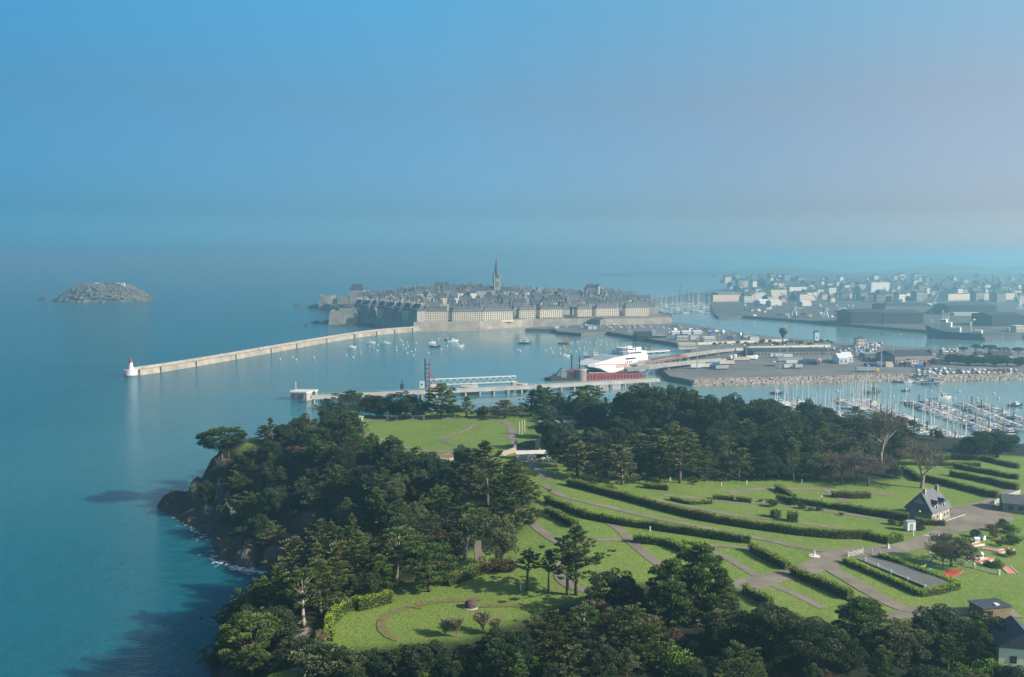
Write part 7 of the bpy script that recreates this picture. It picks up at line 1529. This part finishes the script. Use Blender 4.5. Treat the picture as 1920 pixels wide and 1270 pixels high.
bldg(1838, 1850, 682, 8, 10, 'beige gable showing between dark trees by the port road', 'facade', 'slate', hr=3, name='road_house'); bldg(1868, 1905, 680, 6, 14, 'beige long house behind the clump by the port road', 'facade', 'slate', hr=4, cols=8, name='road_house')
# ---------------------------------------------------------------- surf at the foot of the cliff
mat('foam', (.62, .68, .70), .8, .15, .5)
rs = np.random.RandomState(4); V_ = []; Fs = []
for (px0, py0, px1, py1, n, sp) in [(305, 955, 350, 995, 22, 1.8), (345, 990, 372, 1012, 24, 2.2), (368, 1010, 402, 1052, 22, 2.0), (398, 1048, 432, 1076, 50, 2.6), (430, 1074, 492, 1086, 95, 2.4), (272, 561, 300, 562, 40, 3.0), (222, 568, 240, 569.5, 30, 2.5), (543, 573, 548, 573.5, 15, 2), (582, 587, 590, 587.5, 15, 2)]:
    A = at(px0, py0); B = at(px1, py1)
    for k in range(n):
        t_ = rs.rand(); c = A.lerp(B, t_) + Vector((-abs(rs.normal()) * sp * .8, -abs(rs.normal()) * sp * .7, 0)); ln = rs.uniform(.3, 1.6); wd = rs.uniform(.08, .3); a_ = rs.normal() * .5 + .4; b = len(V_)
        for s in range(6): q = s * math.pi / 3; x_ = math.cos(q) * ln * (1 + .2 * rs.normal()); y_ = math.sin(q) * wd; V_.append((c.x + x_ * math.cos(a_) - y_ * math.sin(a_), c.y + x_ * math.sin(a_) + y_ * math.cos(a_), .03 + .004 * (k % 9)))
        Fs.append(tuple(range(b, b + 6)))
ob('surf', MB().add(V_, Fs), MT['foam'], kind='stuff')
for k, (px, py, w, h) in enumerate([(298, 970, 9, 1.3), (352, 1018, 11, 1.0), (318, 975, 12, 2.0), (340, 992, 14, 2.2), (415, 1060, 20, 2.5), (455, 1080, 22, 2.8)]):
    rock(px, py, w, h, 'dark wet boulder in the surf under the wooded cliff', .7, k + 50, group='boulders in the surf under the cliff')

rs = np.random.RandomState(21)
for k in range(46):
    t_ = rs.rand(); i = rs.randint(3, 9); a = COAST[i]; b = COAST[i + 1]; x = a[0] + (b[0] - a[0]) * t_; y = a[1] + (b[1] - a[1]) * t_; d = Vector((b[0] - a[0], b[1] - a[1])).normalized(); n_ = Vector((d.y, -d.x)); ins = rs.uniform(-1, 13)
    x += n_.x * ins; y += n_.y * ins; w = rs.uniform(3.5, 8.5); h = w * rs.uniform(.35, .7)
    o_ = ob('cliff_boulder', rockmesh(w, w * rs.uniform(.6, 1), h, 100 + k, n=11, k=5, flat=.25), MT['sea_rock'], loc=(x, y, max(-.4, hz(x, y) - .8)), rz=rs.rand() * 6, label='angular grey boulder jutting from the cliff foot above the surf' if ins > 4 else 'angular dark boulder at the waterline under the wooded cliff', cat='rock', group='boulders jutting from the cliff foot' if ins > 4 else 'boulders at the waterline of the cliff')

rs = random.Random(31); CARGO = ['white_paint', 'concrete_pale', 'grey_paint', 'facade', 'blue_paint', 'timber', 'white_paint', 'rust']
for k in range(110):
    if k < 60: px = rs.uniform(1395, 1600); py = rs.uniform(571, 592 + (px - 1395) * .045); wh = 'on the quay under the two portal cranes'
    elif k < 80: px = rs.uniform(1262, 1420); py = rs.uniform(613 + (px - 1262) * .1, 628 + (px - 1262) * .06); wh = 'on the fishing quay'
    else: px = rs.uniform(1600, 1750); py = rs.uniform(672, 690); wh = 'along the lorry park sheds'
    m_ = CARGO[rs.randrange(8)]; w = rs.uniform(3, 9); d_ = rs.uniform(2.4, 5); hh = rs.uniform(2, 4.5); nm = {'white_paint': 'white', 'concrete_pale': 'pale grey', 'grey_paint': 'grey', 'facade': 'cream', 'blue_paint': 'blue', 'timber': 'brown', 'rust': 'rusty'}[m_]
    lb = f'{nm} cargo stack standing {wh}'; r = thing('cargo_stack', Q(px, py), rs.uniform(-.3, .6), lb, 'cargo', lb)
    ob('crate', MB().box(-w / 2, w / 2, -d_ / 2, d_ / 2, -.2, hh * .5), MT[m_], parent=r); ob('crate', MB().box(-w / 2 + .3, w / 2 - .6, -d_ / 2 + .2, d_ / 2 - .1, hh * .5 + .003, hh), MT[m_], parent=r)
